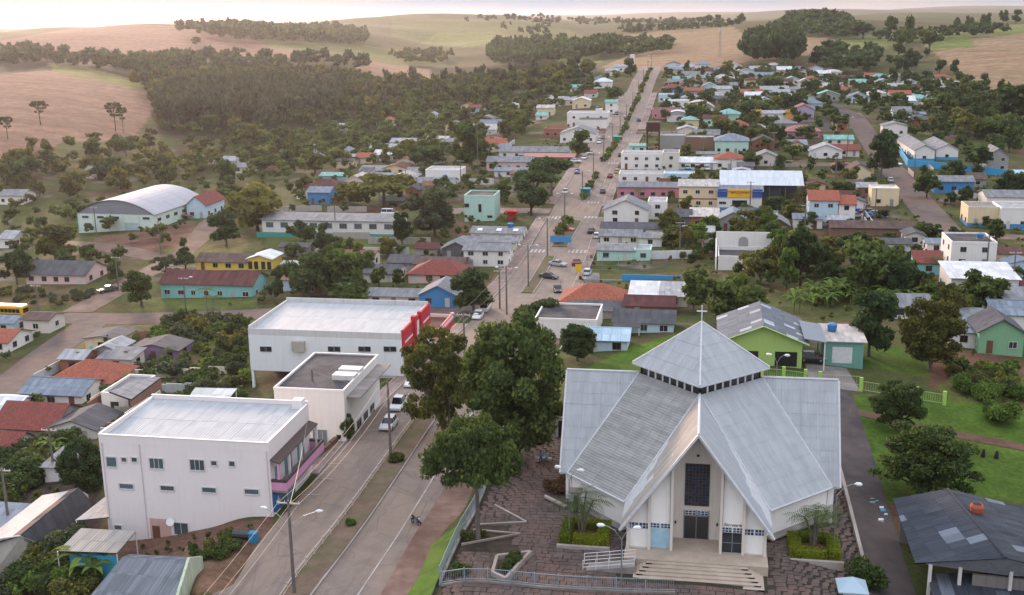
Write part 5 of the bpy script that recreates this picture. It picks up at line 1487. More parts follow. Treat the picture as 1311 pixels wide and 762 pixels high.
# ---------------------------------------------------------------- municipal garage (long white, teal plinth)
def garage():
    x0, y0, z = at(337, 302); x1 = x_at_px(507, y0, z); h = height_at(x0, y0, 281) - z
    W = x1 - x0
    r = house_at(x0, x1, y0, z, h, 12, 'gx', 1.0, 'white', 'grey', label='long white municipal building with teal plinth and grey roof', noun='municipal building', cat='building', win=False, over=.5)
    for k in range(9):
        a = -W / 2 + W * (k + .5) / 9
        opening(r, 'f', a, h - 2.1, 2.0, 1.3, 0, FRAMES[2], glass('#5a6a74'), bars=2)
        m = MB(); m.box(a - W / 18 - .1, a - W / 18 + .1, -.1, -.003, 0, h - .2); m.build('pilaster', wall_mat('white'), r)
    m = MB(); m.box(-W / 2 - 1, W / 2 + 1, -2.2, -2.0, -1.5, 1.5); m.build('teal_wall', paint('#3f9a95', .3), r)
    FOOT.append((x0 - 2, x1 + 2, y0 - 3, y0 + 30))
    # mint two storey cube
    m_ = hp(595, 284, 633, 252, 9.5, 'flat', 0, 'mint', 'charcoal', label='mint two storey cube house with dark flat roof', noun='cube house', win=False, parapet=.5)
    W = 11
    opening(m_, 'f', -3.6, 4.2, 1.3, 1.0, 0, FRAMES[2], GL[0]); opening(m_, 'f', .2, 2.9, .8, 2.2, 0, FRAMES[2], GL[0])
    opening(m_, 'f', 3.0, 1.3, 1.4, .6, 0, FRAMES[2], GL[0]); opening(m_, 'f', -3.9, 1.3, .6, .6, 0, FRAMES[2], GL[0]); opening(m_, 'f', -2.4, 1.3, 1.3, .5, 0, FRAMES[2], GL[1])
garage()

# ---------------------------------------------------------------- yellow and blue shop with the truck hangar behind
def shop_hangar():
    x0, y0, z = at(918, 268); x1 = x_at_px(975, y0, z); W = x1 - x0; h = height_at(x0, y0, 243) - z
    r = house_at(x0, x1, y0, z, h - .3, 7, 'gx', 1.1, 'white', 'grey', label='shop with yellow signboard between two blue panels', noun='shop', cat='shop', win=False)
    hh = h
    for a0, a1, c in ((-W / 2, -W * .28, '#1f4fa0'), (-W * .275, W * .275, '#e8b21f'), (W * .28, W / 2, '#1f4fa0')):
        m = MB(); m.box(a0, a1, -.3, -.04, hh - 2.1, hh + .25); s = m.build('sign_panel', paint(c, .08), r)
        if c == '#e8b21f':
            lettering(s, 'BAZZANIS', .95, (0, -.33, hh - 1.0), plain('dark_lettering', '#3a2f1a', .7), 0, 1.15)
            lettering(s, 'AUTO', .45, (0, -.33, hh - 1.6), plain('red_lettering', '#b33a22', .7))
    slab_door(r, 'f', 0, 0, 4.2, 2.7, 0, M_DARK, 'garage_opening')
    opening(r, 'f', -W * .42, 1.6, .9, .6, 0, FRAMES[2], GL[0]); opening(r, 'f', -W * .34, 1.6, .9, .6, 0, FRAMES[2], GL[0])
    m = MB(); m.box(-W / 2 - .02, W / 2 + .02, -.06, -.01, 0, .6); m.build('painted_band', paint(WALL['blue']), r)
    # hangar
    X0, Y0 = x0 + 1.0, y0 + 8.6; X1 = x_at_px(1028, Y0, z + 6); Wh = X1 - X0
    zt = height_at(X1, Y0, 238); H_ = zt - z
    r2 = empty('truck_hangar', ((X0 + X1) / 2, Y0, z), 'open sided truck hangar with wide white metal gable roof', 'hangar')
    w = Wh / 2; D = 20
    rm = sheet('#c3cbd2', .4, .15, 3, True, .6, .05)
    f1 = [(-w - .4, -.5, H_), (w + .4, -.5, H_), (w + .4, D / 2, H_ + 3.0), (-w - .4, D / 2, H_ + 3.0)]
    f2 = [(w + .4, D + .5, H_), (-w - .4, D + .5, H_), (-w - .4, D / 2, H_ + 3.0), (w + .4, D / 2, H_ + 3.0)]
    b = MB(); b.quad(*f1); b.quad(*f2); rf = b.build('roof', M_DARK, r2)
    for f in (f1, f2): sheet_face(rf, f, (1, 0, 0), rm, 2.6, 5.5)
    m = MB(); m.box(-w, w, D - .2, D, -1, H_); m.box(-w, -w + .2, 0, D, -1, H_); m.build('wall', paint('#4d555e', .3), r2)
    m = MB(); m.box(-w + 3, w - 6, .4, .5, 1.6, H_ - .2); m.build('hanging_screen', plain('dark_screen', '#2b3540', .8), r2)
    for k in range(6):
        a = -w + .3 + (Wh - .6) * k / 5; m = MB(); m.box(a - .12, a + .12, 0, .25, -1, H_); m.build('post', M_POLE, r2)
    FOOT.append((X0 - 1, X1 + 1, Y0 - 2, Y0 + D + 1))
shop_hangar()

# ---------------------------------------------------------------- school: long parallel halls and its blue wall
def school():
    a = at(1150, 197); z = a[2]
    for k, (pl, pb, pr, pt, lab) in enumerate(((1170, 207, 1196, 192, 'long white school hall with blue plinth and grey roof'), (1198, 205, 1226, 191, 'second school hall with blue plinth beside the long one'))):
        x0, y0, zz = at(pl, pb); x1 = x_at_px(pr, y0, zz); h = height_at(x0, y0, pt) - zz
        r = house_at(x0, x1, y0, zz, h, 38 if k == 0 else 26, 'gy', 1.8, 'white', 'grey', label=lab, noun='school hall', cat='school', spacing=4, side='l', band=('#3a97c0', 0, 1.1))
    pts = [at(1151, 196), at(1162, 213), at(1192, 216), at(1253, 222), at(1311, 230)]
    r = empty('boundary_wall', pts[0], 'long bright blue wall round the school yard', 'wall')
    for i in range(len(pts) - 1):
        p, q = Vector(pts[i]), Vector(pts[i + 1]); n = max(1, int((q - p).length / 6))
        for j in range(n):
            s, e = p.lerp(q, j / n), p.lerp(q, (j + 1) / n); o = Vector(pts[0])
            d = (e - s).normalized(); nn = Vector((-d.y, d.x, 0)) * .12
            s, e = s + d * .03 - o, e - d * .03 - o
            m = MB(); m.prism([tuple(s + nn - Vector((0, 0, 1))), tuple(e + nn - Vector((0, 0, 1))), tuple(e - nn - Vector((0, 0, 1))), tuple(s - nn - Vector((0, 0, 1)))], (0, 0, 3.4)); m.build('wall_panel', paint('#3aa0d0', .15), r)
school()

# ---------------------------------------------------------------- green house behind the church, its fence
def green_house():
    x0, y0, z = 3.6, 162.5, 1.2
    x1 = x_at_px(1026, y0, z); W = x1 - x0
    h = height_at(x1, y0, 437) - z
    gm = paint('#a2c06e', .18)
    r = empty('house', ((x0 + x1) / 2, y0, z), 'lime green house with patched grey sheet roof behind the church', 'house')
    roof_parts(r, W, 13, h, 'gy', 2.3, sheet('#6b727a', .3, .35, 1.6), .9, gm, sheets=(1.15, 1.9, (sheet('#aeb4ba', .3, .3, 1.6), .08)), zdeep=1.5)
    m = MB(); m.tube([(-W / 2 - .9, -.92, h - .35), (0, -.92, h + 2.32), (W / 2 + .9, -.92, h - .35)], .1, 5); m.build('barge_board', plain('pale_green_trim', '#b9d98a', .6), r)
    opening(r, 'f', -W * .13, 1.0, 1.7, 1.2, 0, FRAMES[1], GL[0], bars=1)
    m = MB(); m.box(W * .16, W * .44, -.03, -.004, .05, 2.3); m.build('veranda_opening', M_DARK, r)
    # carport and teal annex
    m = MB(); m.prism([(W / 2 + .2, -.2, h + .4), (W / 2 + 3.4, -.2, h - .1), (W / 2 + 3.4, 10, h - .1), (W / 2 + .2, 10, h + .4)], (0, 0, .1)); m.build('carport_roof', sheet('#7d868f', .3), r)
    for yy in (0, 9.5):
        m = MB(); m.box(W / 2 + 3.1, W / 2 + 3.3, yy, yy + .2, -1, h - .1); m.build('carport_post', FRAMES[0], r)
    a = house_at(x1 + 3.7, x1 + 9.2, y0 + 3.5, z - .2, 3.4, 8, 'shed', .3, 'teal', 'pale', label='teal garage annex with white door beside the lime green house', noun='garage', cat='garage', win=False, wallm=paint('#6a9d94', .2))
    slab_door(a, 'f', -.3, 0, 2.9, 2.5, 0, plain('white_garage_door', '#d7dadb', .5), 'garage_door')
    t = MB(); t.tube([(0, 0, 0), (0, 0, .25), (0, 0, 1.0), (0, 0, 1.2)], [.62, .7, .75, .5], 12)
    to = t.build('water_tank', plain('tank_blue', '#2f74ad', .4), None, (x1 + 5.0, y0 + 8.0, z + 3.55)); tag(to, 'round blue water tank on the teal annex roof', 'water tank')
    car_spots.append((x1 + 1.8, y0 + 3.5, z, math.pi / 2, '#1d2126', 'dark car under the carport of the lime green house'))
    # paved drive and lawn fence
    patch('driveway', [(x1 + .5, 154.5), (x1 + 7.5, 154.5), (x1 + 6.8, y0 + 3), (x1 + .8, y0 + 3)], M_CONC, .06)
    f = empty('garden_fence', (6, 157, 1.2), 'lime green post fence with see-through panels before the green house', 'fence')
    run = [(5.5, 156.0), (9, 155.8), (12, 155.6), (15, 155.4), (17, 155.2), (None, None), (22.6, 155.0), (26.5, 154.6), (30, 154.2), (33.6, 153.8)]
    post = plain('lime_post', '#a6cf68', .7); rail = plain('fence_mesh', '#9fb083', .6)
    for i, (x, y) in enumerate(run):
        if x is None: continue
        zz = Tz(x, y); m = MB(); m.box(x - 6 - .22, x - 6 + .22, y - 157 - .22, y - 157 + .22, zz - 1.2 - .5, zz - 1.2 + 2.0); m.build('post', post, f)
        nx = run[i + 1] if i + 1 < len(run) else (None, None)
        if nx[0] is not None:
            z2 = Tz(*nx); b = MB()
            for hh in (.25, 1.5):
                b.tube([(x - 6, y - 157, zz - 1.2 + hh), (nx[0] - 6, nx[1] - 157, z2 - 1.2 + hh)], .05, 4)
            n = 12
            for k in range(1, n):
                q = lerp((x - 6, y - 157, zz - 1.2), (nx[0] - 6, nx[1] - 157, z2 - 1.2), k / n); b.tube([(q[0], q[1], q[2] + .2), (q[0], q[1], q[2] + 1.5)], .02, 4)
            b.build('fence_panel', rail, f)
    g = MB()
    for hh in (.3, 1.5): g.tube([(11.2, -1.75, hh - .2), (16.4, -1.95, hh - .2)], .05, 4)
    for k in range(14): g.tube([(11.3 + k * .39, -1.8, .1), (11.3 + k * .39, -1.8, 1.3)], .02, 4)
    g.build('gate', rail, f)
car_spots = []
green_house()

# ---------------------------------------------------------------- dark sheet-roofed workshop at the right edge
def workshop():
    x0, y0, z = 24.0, 100.0, -1.5
    rm = sheet('#3c434d', .3, .5, 1.7, False, .5, .12)
    r = empty('workshop', (x0, y0, z), 'low workshop with large dark patched sheet roof and clay chimney pot', 'workshop')
    o = Vector((x0, y0, z))
    def P(px, py, zz): q = at_z(px, py, zz); return Vector((q[0], q[1], zz))
    ridge0, ridge1 = P(1213, 627, 5.2), P(1288, 716, 5.2)
    a0, a1 = P(1143, 646, 3.0), P(1172, 722, 3.0)
    c0, c1 = P(1330, 655, 3.2), P(1420, 745, 3.2)
    for poly in (planar([ridge0, ridge1, a1, a0]), planar([ridge1, ridge0, c0, c1])):
        loc = [tuple(p - o) for p in poly]
        m = MB(); m.quad(*loc); m.quad(*[(p[0], p[1], p[2] - .08) for p in loc][::-1]); s = m.build('roof_slope', M_DARK, r)
        d = (ridge1 - ridge0).normalized()
        sheet_face(s, loc, tuple(d), rm, 1.25, 1.9, alt=(sheet('#6f7985', .3, .4, 1.7), .07))
    m = MB(); m.tube([tuple(ridge0 - o + Vector((0, 0, .1))), tuple(ridge1 - o + Vector((0, 0, .1)))], .14, 6); m.build('ridge_cap', rm, r)
    # walls below the eaves
    wm = paint('#7e7a76', .4)
    ins = lambda p, q, t: p.lerp(q, t)
    bl, br = a0.lerp(c0, .06), a1.lerp(c1, .06); fr_, bk = a1.lerp(c1, .94), a0.lerp(c0, .94)
    def wl_(p, q, top):
        d = (q - p).normalized(); n = Vector((-d.y, d.x, 0)) * .15
        b = MB(); b.prism([tuple(v - o) for v in (Vector((p.x, p.y, -4)) + n, Vector((q.x, q.y, -4)) + n, Vector((q.x, q.y, -4)) - n, Vector((p.x, p.y, -4)) - n)], (0, 0, top + 4)); b.build('wall', wm, r)
    wl_(bl, bk, 2.7)
    wl_(br.lerp(fr_, .28), br.lerp(fr_, .95), 2.6)
    for t in (.02, .2, .5, .62, .8):
        p = br.lerp(fr_, t); b = MB(); b.box(p.x - o.x - .14, p.x - o.x + .14, p.y - o.y - .4, p.y - o.y - .12, -3, 3.0 - z + .4 * (1 - abs(t - .5))); b.build('post', paint('#d5d3ce', .4), r)
    # gable boarding towards the lane
    b = MB(); b.prism([tuple(v - o) for v in (a1.lerp(ridge1, .12), a1.lerp(c1, .5) + Vector((0, 0, -.2)), c1.lerp(ridge1, .2), ridge1)], (0, .08, -.15)); b.build('gable_boards', paint('#8d9197', .4), r)
    cp_ = P(1250, 657, 5.0); b = MB(); b.tube([tuple(cp_ - o), tuple(cp_ - o + Vector((0, 0, .25))), tuple(cp_ - o + Vector((0, 0, .7))), tuple(cp_ - o + Vector((0, 0, .95)))], [.5, .62, .66, .52], 14, True); ch = b.build('chimney_pot', plain('clay', '#a4553a', .9), r)
    b = MB(); b.tube([tuple(cp_ - o + Vector((0, 0, .951))), tuple(cp_ - o + Vector((0, 0, .97)))], .42, 14); b.build('pot_mouth', M_DARK, ch)
    # lower roof in front
    r2 = empty('lean_to', (x0 + 2, 94, z), 'lower dark lean-to roof in front of the patched workshop', 'shed')
    o = Vector((x0 + 2, 94, z))
    q = [P(1188, 735, 1.6), P(1420, 735, 1.9), P(1420, 800, 1.0), P(1200, 800, .9)]
    q = planar(q); loc = [tuple(p - o) for p in q]; m = MB(); m.quad(*loc); s = m.build('roof', M_DARK, r2); sheet_face(s, loc, (1, 0, 0), rm, 1.2, 1.8, alt=(sheet('#5f6873', .3, .4, 1.7), .15))
    b = MB(); b.prism([(loc[2][0], loc[2][1], -3), (loc[3][0] + .3, loc[3][1], -3), (loc[0][0] + .3, loc[0][1], -3), (loc[1][0], loc[1][1], -3)], (0, 0, 4.0 - .6)); b.build('wall', wm, r2)
    FOOT.append((20, 60, 86, 118))
workshop()

# ---------------------------------------------------------------- bottom left houses
def bottom_left():
    # corrugated house with mossy wall
    P = lambda px, py, zz: Vector((*at_z(px, py, zz), zz))
    rm = sheet('#6f757c', .34, .35, 2.2, False, .5, .12)
    z = -3.4
    a, b = P(157, 714, 1.4), P(240, 718, 1.4); c, d = P(100, 778, -.2), P(222, 776, -.2)
    a, b, d, c = planar((a, b, d, c))
    r = empty('house', (a.x, c.y, z), 'small house with grey corrugated roof and mossy side wall', 'house')
    o = Vector((a.x, c.y, z))
    loc = [tuple(p - o) for p in (a, b, d, c)]
    m = MB(); m.quad(*loc); m.quad(*[(p[0], p[1], p[2] - .1) for p in loc][::-1]); s = m.build('roof', M_DARK, r); sheet_face(s, loc, (1, -.05, 0), rm, 1.1, 2.3)
    e, f = a + Vector((-.6, 2.4, -1.0)), b + Vector((.1, 2.4, -1.0))
    loc2 = [tuple(p - o) for p in (e, f, b, a)]; m = MB(); m.quad(*loc2); s = m.build('roof', M_DARK, r); sheet_face(s, loc2, (1, 0, 0), rm, 1.1, 2.3)
    m = MB(); m.prism([tuple(p - o) for p in (Vector((d.x, d.y, -5)), Vector((f.x, f.y, -5)), f + Vector((0, 0, .3)), b + Vector((0, 0, .35)), d + Vector((0, 0, .3)))], (.28, 0, 0)); sw = m.build('side_wall', paint('#b9c7b0', .6), r)
    for t in (.25, .62):
        q = Vector((d.x, d.y, 0)).lerp(Vector((f.x, f.y, 0)), t) - o; m = MB(); m.box(q.x + .285, q.x + .31, q.y - .5, q.y + .5, .6, 2.3); m.build('window_opening', M_DARK, r)
    m = MB(); m.box(a.x - o.x, d.x - o.x, e.y - o.y - 2.2, e.y - o.y - 2.0, -3, 2.6); m.build('wall', paint('#9aa39a', .4), r)
    FOOT.append((a.x - 6, b.x + 2, c.y - 2, e.y + 2))
    # turquoise carport under a grey canopy
    q = [P(104, 677, -1.4), P(174, 681, -1.4), P(150, 709, -1.8), P(74, 706, -1.8)]
    r = empty('carport', (q[3].x, q[3].y, -4.6), 'grey sheet canopy over a turquoise wall beside the tall white block', 'carport'); o = Vector(r.location)
    q = planar(q); loc = [tuple(p - o) for p in q]; m = MB(); m.quad(*loc); s = m.build('roof', M_DARK, r); sheet_face(s, loc, (1, 0, 0), sheet('#a19c96', .34, .25, 2.4), 1.25, 2.3)
    for p in (q[1], q[2], q[3]):
        m = MB(); m.tube([(p.x - o.x - .1, p.y - o.y + .1, -1), tuple(p - o - Vector((.1, -.1, .05)))], .07, 6); m.build('post', M_WHITEM, r)
    m = MB(); m.box(q[3].x - o.x + .8, q[2].x - o.x - .4, q[3].y - o.y + .7, q[3].y - o.y + .9, -1, 2.3); m.build('wall', paint('#2f9fc0', .2), r)
    q = [P(136, 636, -1.6), P(150, 640, -1.6), P(140, 663, -1.8), P(96, 666, -1.8)]
    r = empty('canopy', (q[3].x, q[3].y, -5), 'small pale sheet canopy at the low corner of the white block', 'canopy'); o = Vector(r.location)
    q = planar(q); loc = [tuple(p - o) for p in q]; m = MB(); m.quad(*loc); s = m.build('roof', M_DARK, r); sheet_face(s, loc, (1, 0, 0), sheet('#b3ada6', .34, .25, 2.4), 1.25, 2.3)
    for p in (q[2], q[3]):
        m = MB(); m.tube([(p.x - o.x + .1, p.y - o.y + .1, -1), tuple(p - o + Vector((.1, .1, -.05)))], .06, 6); m.build('post', M_WHITEM, r)
    # long dark roof running down to the lower left
    rm2 = sheet('#4c4f56', .3, .4, 1.8, False, .5, .1); rus = sheet('#75645d', .3, .45, 1.8, False, .5, .1)
    zr = -1.7
    p0, p1 = P(101, 625, zr), P(26, 686, zr); e0, e1 = P(134, 632, zr - 1.6), P(46, 694, zr - 1.6)
    f0, f1 = P(74, 632, zr - 1.6), P(-30, 694, zr - 1.6)
    r = empty('house', (p1.x, p1.y, -6.2), 'long low house with dark ridged sheet roof below the white block', 'house'); o = Vector(r.location)
    for poly, mm in ((planar([p0, p1, e1, e0]), rm2), (planar([p1, p0, f0, f1]), rus)):
        loc = [tuple(p - o) for p in poly]; m = MB(); m.quad(*loc); s = m.build('roof_slope', M_DARK, r); sheet_face(s, loc, tuple((p1 - p0).normalized()), mm, 1.5, 1.9, alt=(rm2, .2))
    m = MB(); m.prism([tuple(v - o) for v in (Vector((f1.x + .6, f1.y + .3, -8)), Vector((e1.x - .5, e1.y + .3, -8)), Vector((e1.x - .5, e1.y + .3, e1.z)), p1 + Vector((0, .3, -.1)), Vector((f1.x + .6, f1.y + .3, f1.z)))], tuple((p0 - p1) * .97)); m.build('wall', paint('#b9b6b0', .4), r)
    m = MB(); m.tube([tuple(f1 - o), tuple(p1 - o), tuple(e1 - o)], .09, 5); m.build('barge_board', plain('pale_trim', '#c9ced1', .6), r)
    FOOT.append((p1.x - 8, e0.x + 1, p1.y - 2, p0.y + 2))
    m_ = house_at(*(lambda q: (q[0] - 6, q[0] + 3, q[1]))(at(8, 705)), -7.0, 2.4, 5, 'shed', .6, 'grey', 'blue-grey', label='low blue-grey roof at the corner beneath the long dark roof', noun='shed', cat='shed', win=False)
    # translucent canopy beside the white office
    q = [P(250, 497, 1.0), P(304, 498, 1.0), P(282, 525, .2), P(232, 523, .2)]
    r = empty('canopy', (q[3].x, q[3].y, -4.5), 'pale sheet canopy behind the tall white block', 'canopy'); o = Vector(r.location)
    q = planar(q); loc = [tuple(p - o) for p in q]; m = MB(); m.quad(*loc); s = m.build('roof', M_DARK, r); sheet_face(s, loc, (1, 0, 0), sheet('#b7c0c2', .34, .25, 2.4, True), 1.5, 2.6)
    for p in q:
        c_ = sum(q, Vector()) / 4; pp = p.lerp(c_, .06); m = MB(); m.tube([(pp.x - o.x, pp.y - o.y, -1), tuple(pp - o - Vector((0, 0, .05)))], .08, 6); m.build('post', M_WHITEM, r)
    # long side shed of the white box house
    q = [P(196, 483, -2.2), P(206, 484, -2.4), P(168, 512, -2.4), P(140, 506, -2.2)]
    r = empty('shed', (q[3].x, q[3].y, -6), 'long grey side roof with pale edge by the weedy slope', 'shed'); o = Vector(r.location)
    q = planar(q); loc = [tuple(p - o) for p in q]; m = MB(); m.prism(loc, (0, 0, -.15)); s = m.build('roof', M_DARK, r); sheet_face(s, loc, tuple((q[1] - q[2]).normalized()), sheet('#85888d'), 2.2, 2.2)
    m = MB(); m.prism([(loc[1][0], loc[1][1], -1), (loc[2][0], loc[2][1], -1), (loc[2][0], loc[2][1], loc[2][2] - .1), (loc[1][0], loc[1][1], loc[1][2] - .1)], (-.2, 0, 0)); m.build('wall', paint('#8b6a5c', .4), r)
bottom_left()

# ---------------------------------------------------------------- blue court, arched white house, water tower
def odds():
    x0, y0, z = at(746, 362); x1 = x_at_px(872, y0, z)
    r = empty('sports_court', ((x0 + x1) / 2, y0, z), 'grey play court with bright blue end wall below the mint house', 'court'); w = (x1 - x0) / 2
    m = MB(); m.box(-w, w, 0, 9, -1, .25); m.build('floor', M_CONC, r)
    m = MB(); m.box(-2, w, -.2, 0, -1, 2.1); m.build('blue_wall', paint('#2f8fd0', .15), r)
    m = MB(); m.box(-w, -2.02, -.2, -.02, -1, .9); m.build('low_wall', paint('#8f9499', .3), r)
    for k in range(7):
        a = -w + 2 * w * k / 6; m = MB(); m.tube([(a, 9, 0), (a, 9, 4)], .06, 5); m.build('fence_post', M_METAL, r)
    m = MB()
    for hh in (1, 2, 3, 4): m.tube([(-w, 9, hh), (w, 9, hh)], .025, 4)
    m.build('fence_wire', M_METAL, r)
    FOOT.append((x0, x1, y0 - 1, y0 + 10))
    m_ = hp(919, 346, 989, 338, 11, 'flat', 0, 'white', 'charcoal', label='roofless white building with tall front and blind arch', noun='building', cat='building', win=False, parapet=1.0)
    W = [c for c in m_.children if c.name.startswith('wall')][0].dimensions.x
    m = MB(); m.prism([(-6.5, 0, -1), (-6.5, 10.9, -1), (-6.5, 10.9, 5.2), (-6.5, 0, 3.0)], (.25, 0, 0)); m.build('side_wall', wall_mat('white'), m_)
    hz = max(v.co.z for v in [c for c in m_.children if c.name.startswith('wall')][0].data.vertices)
    m = MB(); m.box(-6.4, 6.6, 10.9, 11.15, -1, hz + 4.4); m.build('back_wall', wall_mat('white'), m_)
    m = MB(); m.prism([(.6 * math.cos(t) * 1.8 - .2, 10.86, hz + 2.4 + math.sin(t) * .9) for t in np.linspace(0, math.pi, 9)] + [(-1.28, 10.86, hz + .9), (.88, 10.86, hz + .9)], (0, .03, 0)); m.build('blind_arch', wall_mat('grey'), m_)
    # water tower
    x, y, z = at(836, 195)
    r = empty('water_tower', (x, y, z), 'rusty box water tower on four legs beside the avenue', 'water tower'); rust = plain('rusty_steel', '#4d342d', .9, 0, .3)
    zt = height_at(x, y, 156) - z; zm = height_at(x, y, 168) - z; s = 2.6
    m = MB(); m.box(-s, s, -s, s, zm, zt); m.build('tank', rust, r)
    for a in (-1, 1):
        for b in (-1, 1):
            m = MB(); m.box(a * (s - .3) - .2, a * (s - .3) + .2, b * (s - .3) - .2, b * (s - .3) + .2, -1, zm); m.build('leg', rust, r)
    for k in (.35, .7):
        m = MB()
        for a in (-1, 1): m.box(-s + .3, s - .3, a * (s - .3) - .1, a * (s - .3) + .1, zm * k, zm * k + .25); m.box(a * (s - .3) - .1, a * (s - .3) + .1, -s + .3, s - .3, zm * k + .26, zm * k + .5)
        m.build('brace', rust, r)
    # telecom mast on the hill
    x, y, z = at(921, 74); r = empty('telecom_mast', (x, y, z), 'tall thin lattice mast with white antennas on the hill field', 'mast'); zt = height_at(x, y, 36) - z
    for k in range(3):
        a = k * 2.09; m = MB(); m.tube([(1.3 * math.cos(a), 1.3 * math.sin(a), -1), (.45 * math.cos(a), .45 * math.sin(a), zt)], .13, 4); m.build('leg', M_METAL, r)
    m = MB()
    for i in range(12):
        t0, t1 = i / 12, (i + 1) / 12
        for k in range(3):
            a, b = k * 2.09, (k + 1) * 2.09; r0, r1 = 1.3 - .85 * t0, 1.3 - .85 * t1
            m.tube([(r0 * math.cos(a), r0 * math.sin(a), zt * t0), (r1 * math.cos(b), r1 * math.sin(b), zt * t1)], .07, 3)
    m.build('lattice', M_METAL, r)
    for k in range(4):
        a = k * 1.57; m = MB(); m.box(math.cos(a) * .9 - .25, math.cos(a) * .9 + .25, math.sin(a) * .9 - .25, math.sin(a) * .9 + .25, zt - 2.8, zt - .2); m.build('antenna', M_WHITEM, r)
    # white tower building at the top of the avenue
    x, y, z = at(802, 92); r = house_at(x - 8, x + 4, y, z, 3.4, 9, 'gx', 1.2, 'white', 'light grey', label='white house with water tower at the top of the avenue')
    m = MB(); m.box(4.2, 7.0, 2, 5, -1, 11); m.build('tower', wall_mat('white'), r)
    # low garden walls
    def gwall(name, lab, pts, col, hgt=1.8):
        pts = [at(*p) for p in pts]; r = empty(name, pts[0], lab, 'wall'); o = Vector(pts[0])
        for i in range(len(pts) - 1):
            p, q = Vector(pts[i]), Vector(pts[i + 1]); n = max(1, int((q - p).length / 3.2))
            for j in range(n):
                s_, e = p.lerp(q, j / n), p.lerp(q, (j + 1) / n); s_.z = Tz(s_.x, s_.y); e.z = Tz(e.x, e.y); d = (e - s_).normalized(); nn = Vector((-d.y, d.x, 0)).normalized() * .09
                s_, e = s_ - o, e - o; dn = Vector((0, 0, .8))
                m = MB(); m.prism([tuple(s_ + nn - dn), tuple(e + nn - dn), tuple(e - nn - dn), tuple(s_ - nn - dn)], (0, 0, hgt + .8)); m.build('wall_panel', paint(col, .3), r)
    gwall('garden_wall', 'long turquoise garden wall on the grassy slope by the dirt crossing', [(116, 452), (150, 447), (172, 442)], '#7fd0cf', 1.4)
    gwall('garden_wall', 'white garden wall by the dark yard under the white block', [(18, 628), (48, 616)], '#cfd2d4', 1.6)
    gwall('garden_wall', 'white yard wall beside the mint house annex', [(832, 332), (886, 331)], '#d0d4d6', 2.0)
    gwall('garden_wall', 'pale wall below the blue house on the right street', [(1222, 250), (1258, 256)], '#bdbab6', 1.6)
odds()

# ---------------------------------------------------------------- vegetation
def ico():
    bm = bmesh.new(); bmesh.ops.create_icosphere(bm, subdivisions=1, radius=1); v = np.array([x.co[:] for x in bm.verts]); f = np.array([[q.index for q in x.verts] for x in bm.faces]); bm.free(); return v, f
ICO_V, ICO_F = ico()

def unit(a): return a / (np.linalg.norm(a, axis=-1, keepdims=True) + 1e-9)

def leaf_quads(P, Nrm, size, rng, aspect=.62):
    n = len(P)
    nn = unit(Nrm * .7 + unit(rng.normal(size=(n, 3))) * .75)
    t = unit(np.cross(nn, rng.normal(size=(n, 3)))); s = np.cross(nn, t)
    a = (size * rng.uniform(.6, 1.35, (n, 1)))
    return np.stack([P - t * a, P - s * a * aspect, P + t * a, P + s * a * aspect], 1)      # n,4,3

def cloud(blobs, n_leaf, leaf, rng, core=.74):
    """foliage of a crown: leaf faces over many clumps, with a rough inner mass. blobs: (x,y,z,rx,rz)"""
    B = np.array(blobs); wgt = B[:, 3] ** 1.6; wgt = wgt / wgt.sum()
    k = rng.choice(len(B), n_leaf, p=wgt)
    d = unit(rng.normal(size=(n_leaf, 3))); d[:, 2] = np.where(d[:, 2] < -.6, -d[:, 2] * .6, d[:, 2])
    rr = rng.uniform(.72, 1.08, (n_leaf, 1))
    R_ = np.stack([B[k, 3], B[k, 3], B[k, 4]], 1)
    P = B[k, :3] + d * R_ * rr
    Q = leaf_quads(P, d, leaf, rng)
    bt = rng.uniform(0, .55, len(B))
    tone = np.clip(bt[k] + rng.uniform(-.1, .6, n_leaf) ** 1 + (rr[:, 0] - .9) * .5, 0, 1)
    V = [Q.reshape(-1, 3)]; F = [np.arange(n_leaf * 4).reshape(-1, 4)]; Tn = [np.repeat(tone, 4)]
    off = n_leaf * 4
    tri = []
    for b in B:
        v = ICO_V * np.array([b[3], b[3], b[4]]) * core * rng.uniform(.8, 1.15, (len(ICO_V), 1)) + b[:3]
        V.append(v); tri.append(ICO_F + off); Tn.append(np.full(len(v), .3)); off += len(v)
    return np.concatenate(V), F[0], np.concatenate(tri), np.concatenate(Tn)

def mesh_np(name, V, quads, tris, tone, mat):
    me = bpy.data.meshes.new(name)
    me.vertices.add(len(V)); me.vertices.foreach_set('co', V.astype(np.float32).ravel())
    li = np.concatenate([quads.ravel(), tris.ravel()]).astype(np.int32)
    me.loops.add(len(li)); me.loops.foreach_set('vertex_index', li)
    ls = np.concatenate([np.arange(len(quads)) * 4, len(quads) * 4 + np.arange(len(tris)) * 3]).astype(np.int32)
    me.polygons.add(len(ls)); me.polygons.foreach_set('loop_start', ls)
    me.update(calc_edges=True)
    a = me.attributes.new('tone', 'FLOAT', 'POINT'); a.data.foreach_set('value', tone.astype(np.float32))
    me.materials.append(mat); return me

